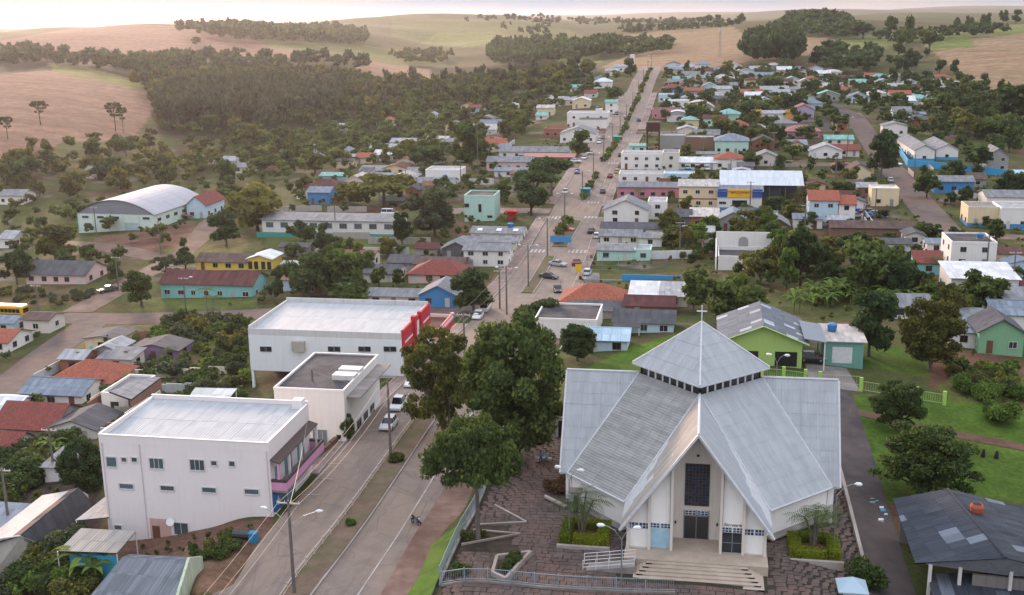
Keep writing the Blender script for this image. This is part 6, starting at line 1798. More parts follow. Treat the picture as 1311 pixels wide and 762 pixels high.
SHAPE = {'round': (5.3, 4.4, 4.6), 'broad': (6.6, 6.2, 3.2), 'tall': (5.4, 2.7, 4.7), 'wide': (4.6, 5.4, 4.6), 'open': (5.2, 5.6, 4.4)}
PROTO = {}
def blobs_for(kind, rng, nb):
    cz, rx, rz = SHAPE[kind]; out = []
    for i in range(nb):
        d = unit(rng.normal(size=3)); d[2] = max(d[2], -.78) if kind != 'broad' else abs(d[2]) * 1.1 - .3
        r = rng.uniform(.45, .80) if i > nb * .25 else rng.uniform(.1, .45)
        s = rng.uniform(.20, .36) if nb > 20 else rng.uniform(.28, .46)
        if nb > 60: s *= .74; r = rng.uniform(.6, .86) if i > 20 else rng.uniform(.15, .6)
        if kind == 'open': s *= .85; r = rng.uniform(.35, .95)
        out.append((d[0] * rx * r, d[1] * rx * r, cz + d[2] * rz * r * 1.15, rx * s, (rx * .55 + rz * .45) * s * (.7 if kind in ('open', 'broad') else .88)))
    return out

def make_tree_proto(kind, lod, seed, matkey):
    key = (kind, lod, seed, matkey)
    if key in PROTO: return PROTO[key]
    rng = np.random.default_rng(seed * 31 + hash(kind) % 1 + len(kind) * 7)
    nb, nl, leaf = {'hi': (105, 15000, .20), 'mid': (26, 2200, .46), 'lo': (14, 620, .74)}[lod]
    if kind == 'bush':
        bl = [(rng.normal() * .6, rng.normal() * .6, rng.uniform(.6, 1.5), rng.uniform(.5, .9), rng.uniform(.5, .8)) for _ in range(9)]
        V, q, t, tn = cloud(bl, {'hi': 2200, 'mid': 700, 'lo': 260}[lod], {'hi': .13, 'mid': .24, 'lo': .36}[lod], rng)
        tr = MB().tube([(0, 0, -.4), (.05, 0, .9)], [.09, .05], 5).mesh('trunk', BARK)
        PROTO[key] = (tr, mesh_np('crown', V, q, t, tn, FOL[matkey])); return PROTO[key]
    if kind == 'conifer':
        bl = []
        for i in range(22):
            z = rng.uniform(2.0, 9.6); r = (10.2 - z) * .27 + .2; a = rng.uniform(0, 6.28)
            bl.append((math.cos(a) * r * .6, math.sin(a) * r * .6, z, r * .6, .75))
        V, q, t, tn = cloud(bl, nl, leaf * .8, rng)
        tr = MB().tube([(0, 0, -1), (0, 0, 5), (0, 0, 9.5)], [.22, .15, .04], 6).mesh('trunk', BARK)
        PROTO[key] = (tr, mesh_np('crown', V, q, t, tn, FOL[matkey])); return PROTO[key]
    if kind == 'araucaria':
        m = MB().tube([(0, 0, -1), (.1, 0, 5), (0, .1, 9.4)], [.24, .18, .1], 7); bl = []
        for tier, (z, L) in enumerate(((9.2, 2.4), (8.5, 3.2), (7.7, 3.3), (6.6, 2.6), (5.2, 1.6))):
            n = 9 if tier < 3 else 5
            for i in range(n):
                a = rng.uniform(0, 6.28) if tier > 2 else i * 6.28 / n + rng.uniform(-.3, .3); l_ = L * rng.uniform(.75, 1.1)
                e = (math.cos(a) * l_, math.sin(a) * l_, z + .45)
                m.tube([(0, 0, z - .2), (e[0] * .6, e[1] * .6, z - .25), e], [.07, .05, .03], 4, False); bl.append((e[0] * .97, e[1] * .97, e[2] + .1, rng.uniform(.45, .75), rng.uniform(.28, .42)))
        V, q, t, tn = cloud(bl, {'hi': 4000, 'mid': 1500, 'lo': 600}[lod], .26 if lod != 'lo' else .42, rng)
        PROTO[key] = (m.mesh('trunk', BARK), mesh_np('crown', V, q, t, tn, FOL[matkey])); return PROTO[key]
    if kind == 'gum':       # tall eucalypt, bare pale stem, crown high up
        bl = [(rng.normal() * 1.0, rng.normal() * 1.0, rng.uniform(5.2, 9.5), rng.uniform(.7, 1.25), rng.uniform(.6, 1.0)) for _ in range(15)]
        V, q, t, tn = cloud(bl, nl, leaf * .9, rng)
        m = MB().tube([(0, 0, -1), (.15, .05, 4), (0, 0, 8.6)], [.2, .15, .06], 6)
        for b in bl[:7]: m.tube([(0.05, 0, b[2] - 2.0), (b[0] * .8, b[1] * .8, b[2])], [.07, .03], 4, False)
        PROTO[key] = (m.mesh('trunk', BARK_PALE), mesh_np('crown', V, q, t, tn, FOL[matkey])); return PROTO[key]
    bl = blobs_for(kind, rng, nb)
    V, q, t, tn = cloud(bl, nl, leaf, rng, .72 if kind != 'open' else .6)
    cz, rx, rz = SHAPE[kind]
    m = MB()
    fork = cz - rz * (.75 if kind != 'open' else .9)
    fork = max(1.3, fork)
    m.tube([(0, 0, -1.2), (.06, .03, fork * .5), (0, .05, fork)], [.36, .27, .22], 8)
    nlimb = {'hi': 16, 'mid': 9, 'lo': 5}[lod]
    for b in [bl[i] for i in rng.choice(len(bl), min(nlimb, len(bl)), replace=False)]:
        mid_ = (b[0] * .45, b[1] * .45, fork + (b[2] - fork) * .55)
        m.tube([(0, .05, fork - .1), mid_, b[:3]], [.15, .1, .035], 5, False)
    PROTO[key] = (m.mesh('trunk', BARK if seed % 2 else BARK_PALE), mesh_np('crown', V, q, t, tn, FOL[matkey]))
    return PROTO[key]

TREES = 0
DIM = {'bush': (2.2, 1.3), 'conifer': (10, 2.5), 'araucaria': (10, 3.6), 'gum': (10.2, 2.3)}
for k_, (cz, rx, rz) in SHAPE.items(): DIM[k_] = (cz + rz * .98, rx * (1.0 if k_ != 'open' else 1.05))
def tree_at(kind, x, y, z, height, width, matkey, label, group=None, lod=None, cat='tree', seed=None):
    global TREES; TREES += 1
    d = math.hypot(x, y)
    lod = lod or ('hi' if d < 175 else 'mid' if d < 400 else 'lo')
    tr, cr_ = make_tree_proto(kind, lod, seed if seed is not None else rnd.randrange(3), matkey)
    H0, R0 = DIM[kind]; s = width / (2 * R0); sz = height / H0
    o = empty('shrub' if kind == 'bush' else {'araucaria': 'araucaria_tree', 'conifer': 'conifer_tree', 'gum': 'eucalyptus_tree'}.get(kind, 'tree'), (x, y, z - .05), label, 'shrub' if kind == 'bush' and cat == 'tree' else cat, group, rnd.uniform(0, 6.28))
    o.scale = (s, s, sz)
    link('trunk', tr, o); link('crown', cr_, o)
    return o

def tp(kind, pc, pb, pw, pt, matkey, label, **kw):
    """tree whose trunk meets the ground at photo pixel (pc, pb), crown pw pixels wide, top on row pt"""
    x, y, z = at(pc, pb); w_ = proj(x, y, z + 4)[2]
    tree_at(kind, x, y, z, max(2.0, height_at(x, y, pt) - z), pw * w_ / F_PX, matkey, label, **kw)
    FOOT.append((x - 2.5, x + 2.5, y - 2.5, y + 2.5))

# trees one can single out
tp('round', 662, 588, 146, 410, 'mid', 'huge round dark tree at the churchyard fence', seed=1)
tp('open', 566, 556, 106, 424, 'olive', 'loose grey-green street tree leaning over the road beside the huge tree', seed=0)
tp('broad', 612, 692, 132, 530, 'mid', 'umbrella tree with pale bare trunk in a triangular churchyard bed', seed=2)
tp('wide', 690, 420, 66, 378, 'dark', 'low spreading tree in front of the orange hipped roof')
tp('round', 739, 462, 50, 416, 'dark', 'small round tree before the white box building')
tp('round', 606, 402, 68, 344, 'dark', 'bushy street tree by the parked white cars')
tp('wide', 395, 384, 72, 318, 'dark', 'left one of two big trees behind the store')
tp('wide', 442, 380, 78, 316, 'mid', 'right one of two big trees behind the store')
tp('bush', 452, 390, 62, 356, 'mid', 'rounded shrub behind the store roof')
tp('wide', 556, 302, 84, 236, 'grey', 'big grey-green tree beside the mint cube house')
tp('tall', 515, 316, 30, 268, 'dark', 'slender dark tree at the end of the municipal building')
tp('round', 390, 316, 36, 280, 'dark', 'round tree in front of the municipal building')
tp('broad', 492, 264, 96, 220, 'olive', 'wide flat topped tree behind the municipal building')
tp('round', 448, 264, 50, 232, 'olive', 'round olive tree behind the municipal building')
tp('broad', 706, 252, 74, 200, 'dark', 'tallest umbrella tree of the avenue trio')
tp('broad', 686, 262, 62, 212, 'dark', 'middle umbrella tree of the avenue trio')
tp('round', 680, 276, 56, 228, 'dark', 'round front tree of the avenue trio')
tp('round', 640, 258, 34, 232, 'mid', 'small tree behind the mint cube house')
tp('round', 604, 216, 46, 157, 'mid', 'tall sunlit tree behind a thin lamp mast')
tp('wide', 545, 214, 52, 178, 'dark', 'dark spreading tree in the cluster of grey roofs')
tp('round', 740, 200, 34, 166, 'mid', 'street tree before the white gabled hall')
tp('wide', 330, 296, 92, 232, 'olive', 'broad olive tree between hall and municipal building')
tp('round', 290, 316, 50, 268, 'dark', 'dark round tree beside the dirt street')
tp('round', 72, 336, 66, 284, 'olive', 'sunlit yellow-green tree in front of the arched hall')
tp('round', 22, 364, 48, 318, 'dark', 'dark tree beside the pale pink house')
tp('round', 181, 390, 52, 344, 'mid', 'round tree on the corner of the dirt crossing')
tp('conifer', 238, 346, 26, 302, 'dark', 'dark conifer at the end of the yellow house')
tp('round', 150, 362, 28, 332, 'dark', 'small round tree beside the parked dark car')
tp('open', 212, 352, 40, 326, 'grey', 'thin grey-green tree above the dirt crossing')
tp('wide', 108, 630, 66, 566, 'dark', 'dark leafy tree at the corner of the tall white block')
tp('wide', 936, 418, 100, 350, 'mid', 'large hedge-like tree behind the lime green house')
tp('round', 888, 400, 54, 342, 'mid', 'upright tree beside the large hedge-like tree')
tp('round', 1024, 366, 58, 284, 'dark', 'tall dark tree beyond the banana plants')
tp('wide', 1118, 380, 108, 298, 'mid', 'broad domed tree above the banana plants')
tp('round', 1090, 346, 60, 296, 'dark', 'dark tree behind the broad domed tree')
tp('round', 1112, 456, 76, 366, 'dark', 'very dark tree at the edge of the lawn')
tp('round', 1190, 474, 82, 384, 'autumn', 'yellowing tree by the lawn corner')
tp('round', 1256, 394, 62, 342, 'mid', 'neat ball shaped tree before the white metal roof')
tp('round', 1268, 412, 40, 384, 'mid', 'lower tree under the ball shaped tree')
tp('open', 1182, 642, 150, 545, 'mid', 'spreading layered tree behind the workshop roof', seed=1)
tp('open', 1148, 552, 80, 488, 'mid', 'thin bushy tree on the lawn beside the lane', seed=2)
tp('bush', 1278, 540, 40, 508, 'bright', 'light green rounded shrub on the lawn')
tp('bush', 1262, 512, 30, 486, 'bright', 'light green shrub behind the rounded lawn shrub')
tp('round', 1128, 228, 46, 164, 'dark', 'tall dark tree beside the paved street')
tp('round', 1186, 254, 36, 218, 'dark', 'dark tree before the blue house')
tp('round', 1222, 232, 38, 204, 'dark', 'tree inside the blue school wall')
tp('tall', 1248, 222, 32, 176, 'dark', 'narrow dark tree by the grey gabled hall')
tp('wide', 1296, 262, 50, 216, 'dark', 'spreading tree beside the clinic')
tp('tall', 1300, 160, 44, 94, 'mid', 'tall conifer-like tree on the right field edge')
tp('wide', 786, 130, 22, 106, 'dark', 'low dome tree in the upper avenue')
tp('round', 808, 98, 22, 74, 'dark', 'round tree at the top of the avenue')
tp('wide', 980, 316, 46, 280, 'mid', 'leafy tree in front of the truck hangar')
tp('round', 944, 304, 34, 278, 'mid', 'small tree in front of the grey gable house')
tp('round', 960, 160, 34, 130, 'dark', 'dark tree beside the castle-fronted house')
tp('wide', 895, 156, 50, 128, 'mid', 'big tree before the pale arched warehouse')
tp('wide', 986, 168, 34, 144, 'dark', 'domed dark tree before the castle-fronted house')
tp('round', 862, 318, 40, 288, 'mid', 'bushy tree beside the weedy plot')
tp('round', 445, 590 - 25, 20, 530, 'mid', 'young street tree before the white office', lod='hi')
tp('araucaria', 52, 160, 22, 130, 'dark', 'lone araucaria pine on the lower field')
tp('araucaria', 148, 168, 22, 132, 'dark', 'araucaria pine beside its slimmer twin on the field')
tp('araucaria', 158, 170, 14, 138, 'dark', 'slim araucaria pine leaning on its larger twin')
tp('araucaria', 10, 178, 20, 150, 'dark', 'low araucaria pine at the field corner')
tp('round', 252, 58, 14, 46, 'olive', 'single round tree in the upper left field')
for pc, pb, pw, pt in ((1160, 60, 20, 20), (1105, 50, 24, 22), (1190, 66, 26, 30), (1140, 48, 18, 18), (1240, 40, 14, 18), (1262, 38, 16, 14), (1285, 32, 14, 10), (1300, 30, 14, 12), (1225, 40, 12, 20), (1150, 72, 20, 44)):
    tp('tall' if pw > 20 else 'round', pc, pb, pw, pt, 'mid', 'field edge tree standing against the skyline', group='skyline trees along the field edge')
# fences of trees scattered among houses and gardens
def scatter(n, poly, hmin, hmax, mats, kinds, label, group, pad=1.0, tries=40, cat='tree', lod=None, ratio=(.7, 1.05)):
    xs = [p[0] for p in poly]; ys = [p[1] for p in poly]; done = 0
    for _ in range(n * tries):
        if done >= n: break
        px, py = rnd.uniform(min(xs), max(xs)), min(ys) + (max(ys) - min(ys)) * rnd.random()
        if not in_poly(np.array([px]), np.array([py]), poly)[0]: continue
        x, y, z = at(px, py)
        h = rnd.uniform(hmin, hmax)
        if not clear_of(x, y, pad): continue
        mk = rnd.choice(mats); kd = rnd.choice(kinds)
        w_ = h * rnd.uniform(*ratio) * (1.25 if kd in ('wide', 'broad') else .5 if kd in ('tall', 'conifer', 'gum') else .62 if kd == 'araucaria' else 1)
        nm = {'dark': 'dark green', 'mid': 'green', 'olive': 'olive', 'grey': 'grey-green', 'autumn': 'yellowing', 'bright': 'light green', 'pink': 'flowering'}[mk]
        kn = {'round': 'round', 'wide': 'spreading', 'broad': 'flat topped', 'tall': 'slender', 'open': 'loose', 'conifer': 'pointed', 'araucaria': 'candelabra', 'gum': 'tall thin', 'bush': 'low'}[kd]
        tree_at(kd, x, y, z, h, w_, mk, f'{nm} {kn} {label}', group, lod, cat)
        r = w_ * .3; FOOT.append((x - r, x + r, y - r, y + r)); done += 1
M3 = ['dark', 'mid', 'olive', 'mid']
K3 = ['round', 'wide', 'round', 'tall', 'open']
scatter(70, [(0, 190), (170, 192), (300, 176), (480, 155), (640, 125), (760, 104), (795, 94), (790, 118), (700, 150), (660, 180), (600, 190), (560, 205), (480, 208), (380, 235), (290, 240), (100, 262), (0, 290)], 6, 11, ['olive', 'mid', 'dark', 'olive', 'autumn'], K3, 'tree on the wooded valley side of town', 'trees on the valley side of town')
scatter(70, [(850, 96), (1000, 86), (1230, 104), (1290, 122), (1311, 160), (1311, 215), (1250, 185), (1130, 160), (1000, 190), (900, 180), (850, 150)], 6, 11, M3, K3, 'tree between the hillside houses', 'trees between the hillside houses')
scatter(26, [(1125, 90), (1180, 60), (1240, 110), (1311, 150), (1311, 220), (1240, 170), (1170, 140)], 8, 13, ['dark', 'mid', 'dark'], ['tall', 'round', 'wide'], 'tree of the belt below the right field', 'tree belt below the right field')
scatter(34, [(846, 296), (1000, 300), (1060, 330), (1220, 350), (1225, 420), (1080, 372), (1010, 384), (930, 350), (870, 345)], 5, 9, ['mid', 'olive', 'dark', 'bright'], ['round', 'wide', 'open'], 'garden tree in the block behind the lime green house', 'garden trees behind the lime green house', .5)
scatter(16, [(340, 318), (520, 322), (560, 330), (520, 372), (350, 400)], 3.5, 6, M3, ['round', 'wide'], 'garden tree behind the store', 'garden trees behind the store')
scatter(26, [(340, 190), (620, 170), (700, 215), (640, 232), (560, 300), (520, 250), (400, 262), (350, 250)], 5, 9.5, M3, ['round', 'wide', 'tall'], 'tree among the roofs left of the avenue', 'trees among the roofs left of the avenue')
scatter(20, [(850, 200), (1060, 200), (1120, 240), (1100, 300), (1000, 310), (880, 300), (860, 260)], 4, 7.5, M3, ['round', 'wide'], 'garden tree among the shops right of the avenue', 'garden trees right of the avenue')
scatter(16, [(1150, 215), (1311, 235), (1311, 345), (1200, 330)], 3.5, 6.5, M3, ['round', 'wide'], 'tree beside the right hand street', 'trees beside the right hand street')
SH = dict(cat='shrub', ratio=(1.1, 1.6))
scatter(45, [(200, 410), (325, 405), (318, 500), (240, 520), (170, 500), (190, 470)], 1.6, 3.4, ['mid', 'olive', 'bright', 'grey'], ['bush'], 'shrub on the weedy slope below the store', 'shrubs on the weedy slope', .3, **SH)
scatter(26, [(0, 690), (95, 690), (112, 720), (100, 762), (0, 762)], 2.4, 4.2, ['bright', 'mid', 'olive', 'grey'], ['bush'], 'shrub in the overgrown garden below the dark roof', 'shrubs in the overgrown garden', .0, **SH)
scatter(16, [(0, 575), (100, 570), (110, 610), (30, 640), (0, 660)], 2, 4, ['dark', 'mid', 'olive'], ['bush'], 'shrub between the red roofs of the lower town', 'shrubs of the lower town', .2, **SH)
scatter(22, [(846, 300), (905, 304), (902, 332), (850, 330)], 1.2, 2.4, ['bright', 'mid', 'olive'], ['bush'], 'weedy shrub on the plot beside the mint house', 'weeds on the plot beside the mint house', .0, **SH)
scatter(14, [(170, 545), (290, 505), (310, 520), (190, 520)], 1.4, 2.8, ['mid', 'olive'], ['bush'], 'shrub along the side roof behind the white block', 'shrubs behind the white block', .2, **SH)
scatter(24, [(1200, 470), (1311, 480), (1311, 512), (1230, 505)], 1.2, 2.6, ['bright', 'mid', 'olive'], ['bush'], 'weedy shrub beyond the lawn', 'weeds beyond the lawn', .1, **SH)
scatter(30, [(0, 368), (125, 376), (115, 392), (0, 392)], .8, 1.5, ['olive', 'grey'], ['bush'], 'dry weed clump above the bus', 'dry weeds above the bus', .0, **SH)
scatter(22, [(1020, 372), (1230, 372), (1240, 410), (1100, 380)], 2.0, 3.6, ['bright', 'mid', 'olive'], ['bush'], 'leafy shrub under the garden trees', 'shrubs under the garden trees', .0, **SH)
scatter(10, [(240, 700), (300, 690), (320, 712), (260, 724)], .7, 1.5, ['mid', 'olive'], ['bush'], 'shrub on the bare bank beside the white block', 'shrubs on the bare bank', .0, **SH)
# shrubs in the median
for i, y in enumerate(list(np.arange(96, 186, 9)) + list(np.arange(276, 306, 5)) + list(np.arange(496, 760, 9)) + list(np.arange(412, 480, 8)) + list(np.arange(342, 384, 8))):
    x = -36.4 + rnd.uniform(-.5, .5); s_ = rnd.uniform(.7, 1.5) if y < 200 else rnd.uniform(1.2, 2.4)
    if y < 200 and rnd.random() < .45: continue
    tree_at('bush', x, y, Tz(x, y) + .2, s_, s_ * 1.25, rnd.choice(['mid', 'bright', 'olive']), 'small clipped shrub in the avenue median', 'shrubs in the avenue median', 'mid' if y < 200 else 'lo')
tree_at('bush', *(lambda p: (p[0], p[1], p[2]))(at(1112, 752)), 2.6, 3.2, 'mid', 'rounded shrub beside the little tiled pavilion', None, 'hi')
tree_at('bush', -14.6, 112.5, Tz(-14.6, 112.5), 2.0, 3.0, 'pink', 'flowering shrub with reddish blooms beside the church wall', None, 'hi')

# ---- palms, bananas
def frond(m, base, ang, L, droop, up, wleaf=.5, n=13):
    prev = None
    pts = []
    for i in range(n + 1):
        t = i / n; r = L * t; z = up * t - droop * t * t
        pts.append(Vector((base[0] + math.cos(ang) * r, base[1] + math.sin(ang) * r, base[2] + z)))
    sd = Vector((-math.sin(ang), math.cos(ang), 0))
    for i in range(n):
        for s in (-1, 1):
            p, q = pts[i], pts[i + 1]; w_ = wleaf * math.sin(math.pi * min(1, (i + 1.2) / (n + 1)))
            tip = p.lerp(q, .55) + sd * s * w_ + Vector((0, 0, -w_ * .45)) + (q - p) * .5
            m.quad(p, p.lerp(q, .42), tip)
def palm(x, y, z, h, label, stems=1, spread=.0, group=None, fl=1.9, nf=11, cat='palm'):
    o = empty('palm_tree', (x, y, z), label, cat, group)
    for s in range(stems):
        a = s * 6.28 / stems + rnd.uniform(-.3, .3); hh = h * rnd.uniform(.75, 1.05)
        e = (math.cos(a) * spread * hh * .35, math.sin(a) * spread * hh * .35, hh)
        m = MB().tube([(math.cos(a) * .12 * (stems > 1), math.sin(a) * .12 * (stems > 1), -.3), (e[0] * .35, e[1] * .35, hh * .55), e], [.13, .10, .08], 6); m.build('trunk', BARK_PALE, o)
        c = MB()
        for k in range(nf): frond(c, e, k * 6.28 / nf + rnd.uniform(-.25, .25), fl * rnd.uniform(.8, 1.15), fl * .75, fl * rnd.uniform(.25, .75), .6 * fl / 1.9)
        me = c.mesh('crown', FOL['mid'])
        a_ = me.attributes.new('tone', 'FLOAT', 'POINT'); a_.data.foreach_set('value', nr.uniform(.2, 1, len(me.vertices)).astype(np.float32))
        link('crown', me, o)
palm(-11.0, 102.2, 1.4, 4.4, 'clump of slender palms in the left church planter', 4, .8, None, 2.2)
palm(11.6, 104.0, .9, 4.4, 'clump of slender palms in the right church planter', 4, .8, None, 2.2)
for px, py, h, lab in ((266, 412, 7, 'slim garden palm beside the turquoise house'), (274, 416, 5.5, 'shorter garden palm beside the slim one'), (817, 256, 4, 'palm in front of the pink shop row'), (1196, 352, 4.5, 'bright palm beside the turquoise house'), (132, 442, 2.6, 'low palm behind the turquoise garden wall'), (142, 446, 2.2, 'second low palm behind the turquoise garden wall'), (214, 462, 2.4, 'low palm beside the purple house')):
    x, y, z = at(px, py); palm(x, y, z, h, lab, 1, .1, None, 2.4)
def banana(x, y, z, h, label, group):
    o = empty('banana_plant', (x, y, z), label, 'banana plant', group)
    MB().tube([(0, 0, -.3), (0, 0, h * .55)], [.14, .09], 6).build('stem', plain('banana_stem', '#6e7a45', .8), o)
    for k in range(8):
        m = MB(); a = k * 6.28 / 8 + rnd.uniform(-.3, .3); L = h * rnd.uniform(.5, .75); n = 6; sd = Vector((-math.sin(a), math.cos(a), 0)); up = rnd.uniform(.7, 1.15); prev = None
        for i in range(n + 1):
            t = i / n; c = Vector((math.cos(a) * L * t, math.sin(a) * L * t, h * .5 + L * (up * t - .85 * t * t))); w_ = .32 * math.sin(math.pi * min(1, t * .92 + .06)) * h / 4
            cur = (c + sd * w_ + Vector((0, 0, w_ * .35)), c, c - sd * w_ + Vector((0, 0, w_ * .35)))
            if prev: m.quad(prev[0], prev[1], cur[1], cur[0]); m.quad(prev[1], prev[2], cur[2], cur[1])
            prev = cur
        me = m.mesh('leaf', FOL['bright']); a_ = me.attributes.new('tone', 'FLOAT', 'POINT'); a_.data.foreach_set('value', np.full(len(me.vertices), rnd.uniform(.1, .9), np.float32)); link('leaf', me, o)
for i in range(34):
    px, py = rnd.choice(((rnd.uniform(1015, 1075), rnd.uniform(378, 402)), (rnd.uniform(1130, 1222), rnd.uniform(386, 404)), (rnd.uniform(1040, 1140), rnd.uniform(374, 390))))
    x, y, z = at(px, py)
    banana(x, y, z, rnd.uniform(3.2, 5.2), 'banana plant in the grove behind the teal garage', 'banana plants behind the teal garage')
for px, py, h, lab in ((112, 742, 5.0, 'tall banana plant beside the corrugated roof house'), (124, 748, 3.6, 'lower banana plant beside the corrugated roof house'), (68, 588, 4.2, 'banana clump in front of the red roofs'), (76, 592, 3.6, 'second banana clump in front of the red roofs'), (40, 742, 3.0, 'broad leaved banana plant in the overgrown garden')):
    x, y, z = at(px, py); banana(x, y, z, h, lab, None)

# ---- woods that read as one mass: every tree is real, the mass is one object
def wood(name, label, poly, spacing, h0, h1, matkey, n_leaf, leaf, trunk=False, slim=1.0, maxn=4000, jitter=.5):
    """poly in photo pixels, laid on the ground"""
    P = np.array([at(*p)[:2] for p in poly]); rng = np.random.default_rng(len(label))
    lo, hi = P.min(0), P.max(0)
    gx = np.arange(lo[0], hi[0], spacing); gy = np.arange(lo[1], hi[1], spacing)
    X, Y = np.meshgrid(gx, gy); X = X.ravel() + rng.uniform(-jitter, jitter, X.size) * spacing; Y = Y.ravel() + rng.uniform(-jitter, jitter, Y.size) * spacing
    k = in_poly(X, Y, [tuple(p) for p in P]); X, Y = X[k], Y[k]
    if len(FOOT): k = np.array([clear_of(a, b, 0) for a, b in zip(X, Y)], bool); X, Y = X[k], Y[k]
    if len(X) > maxn: s = rng.choice(len(X), maxn, replace=False); X, Y = X[s], Y[s]
    Z = T(X, Y); n = len(X)
    if n == 0: return
    temps = []
    for s in range(5):
        r2 = np.random.default_rng(s + 40)
        bl = [(r2.normal() * .22, r2.normal() * .22, r2.uniform(.42, .82), r2.uniform(.18, .3), r2.uniform(.14, .22)) for _ in range(7 if n_leaf > 60 else 4)]
        if trunk: bl = [(b[0], b[1], .55 + (b[2] - .42) * .9, b[3] * .9, b[4]) for b in bl]
        temps.append(cloud(bl, n_leaf, leaf, r2, .8))
    Vs, Qs, Ts, Tn = [], [], [], []; off = 0
    for i in range(n):
        V, q, t, tn = temps[i % 5]; H_ = rng.uniform(h0, h1); wd = H_ * rng.uniform(.75, 1.15) * slim; a = rng.uniform(0, 6.28); c, s = math.cos(a), math.sin(a)
        x = (V[:, 0] * c - V[:, 1] * s) * wd + X[i]; y = (V[:, 0] * s + V[:, 1] * c) * wd + Y[i]; z = V[:, 2] * H_ + Z[i]
        Vs.append(np.stack([x, y, z], 1)); Qs.append(q + off); Ts.append(t + off); Tn.append(np.clip(tn + rng.uniform(-.2, .25), 0, 1)); off += len(V)
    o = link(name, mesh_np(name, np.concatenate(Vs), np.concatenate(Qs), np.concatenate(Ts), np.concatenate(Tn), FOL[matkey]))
    stuff(o, label, 'wood')
    if trunk:
        m = MB()
        for i in range(n):
            if i % 2 == 0: m.tube([(X[i], Y[i], Z[i] - 1), (X[i] + .2, Y[i], Z[i] + h0 * .75)], [.32, .18], 4, False)
        m.build('trunks', BARK_PALE, o)['kind'] = 'stuff'
wood('wood', 'eucalyptus grove with pale stems beside the lower field', [(192, 166), (205, 130), (320, 118), (440, 122), (440, 150), (330, 164), (240, 172)], 7, 11, 16, 'grey', 130, .10, True, .55)
wood('wood', 'dense mixed wood filling the valley', [(150, 108), (330, 92), (470, 104), (600, 106), (700, 100), (770, 92), (740, 112), (640, 132), (480, 158), (400, 168), (300, 178), (200, 176), (200, 140), (190, 122)], 13, 5, 11, 'mid', 100, .11)
wood('wood', 'olive crowned trees mixed into the valley wood', [(150, 108), (330, 92), (470, 104), (600, 106), (700, 100), (770, 92), (740, 112), (640, 132), (480, 158), (400, 168), (300, 178), (200, 176), (200, 140), (190, 122)], 16, 5, 12, 'olive', 100, .11, slim=.85)
wood('wood', 'grey crowned tall trees mixed into the valley wood', [(150, 108), (330, 92), (470, 104), (600, 106), (700, 100), (770, 92), (740, 112), (640, 132), (480, 158), (400, 168), (300, 178), (200, 176), (200, 140), (190, 122)], 24, 9, 15, 'grey', 100, .10, True, .55)
wood('wood', 'wood between the two left fields', [(-60, 96), (0, 90), (60, 84), (120, 92), (200, 108), (280, 98), (390, 90), (470, 94), (470, 84), (380, 78), (250, 76), (120, 82), (40, 68), (-60, 66)], 15, 9, 15, 'dark', 60, .13)
wood('wood', 'plantation on the far left ridge', [(222, 44), (300, 56), (400, 60), (470, 60), (470, 46), (400, 40), (300, 40)], 15, 15, 19, 'dark', 44, .15, False, .8)
wood('wood', 'square plantation across the valley', [(620, 78), (640, 62), (700, 60), (788, 62), (786, 76), (700, 86), (640, 88)], 13, 15, 20, 'dark', 44, .15, False, .8, 1100)
wood('wood', 'wooded dome on the right skyline', [(985, 42), (1005, 30), (1030, 24), (1060, 24), (1090, 36), (1110, 50), (1050, 52)], 11, 8, 13, 'dark', 50, .15)
wood('wood', 'tall grove behind the hill houses', [(952, 84), (958, 70), (1000, 64), (1022, 72), (1030, 86), (1000, 92)], 9, 17, 25, 'dark', 130, .10, False, .6)
wood('wood', 'trees behind the hill houses', [(1030, 90), (1060, 72), (1100, 74), (1140, 80), (1150, 96), (1090, 98)], 14, 9, 15, 'dark', 110, .10)
wood('wood', 'field wood beyond the avenue top', [(770, 66), (790, 56), (850, 56), (868, 62), (850, 70), (800, 76)], 15, 9, 13, 'dark', 44, .15)
wood('wood', 'hedgerow trees along the far crest', [(500, 72), (560, 66), (580, 74), (560, 84), (510, 82)], 17, 8, 13, 'mid', 44, .15)
wood('wood', 'scrub on the far green hill', [(560, 28), (640, 26), (690, 30), (740, 46), (700, 48), (600, 34)], 55, 9, 15, 'dark', 30, .18)
wood('wood', 'tree line on the right skyline field', [(1120, 50), (1180, 46), (1260, 40), (1290, 42), (1290, 46), (1200, 54), (1130, 60)], 13, 7, 11, 'dark', 44, .15)
wood('wood', 'scattered trees over the lower valley meadows', [(0, 196), (170, 190), (300, 180), (290, 232), (100, 255), (0, 280)], 12, 4, 8, 'olive', 130, .10)
wood('wood', 'undergrowth of the valley side gardens', [(300, 180), (480, 160), (640, 130), (760, 106), (790, 104), (700, 150), (640, 186), (560, 204), (480, 208), (380, 232), (300, 238)], 8.0, 3.5, 7.5, 'mid', 110, .10)
wood('wood', 'undergrowth between the hillside gardens', [(850, 98), (1000, 88), (1230, 106), (1300, 130), (1300, 215), (1130, 165), (1000, 200), (900, 190), (850, 160)], 8.5, 3, 6.5, 'mid', 110, .10)

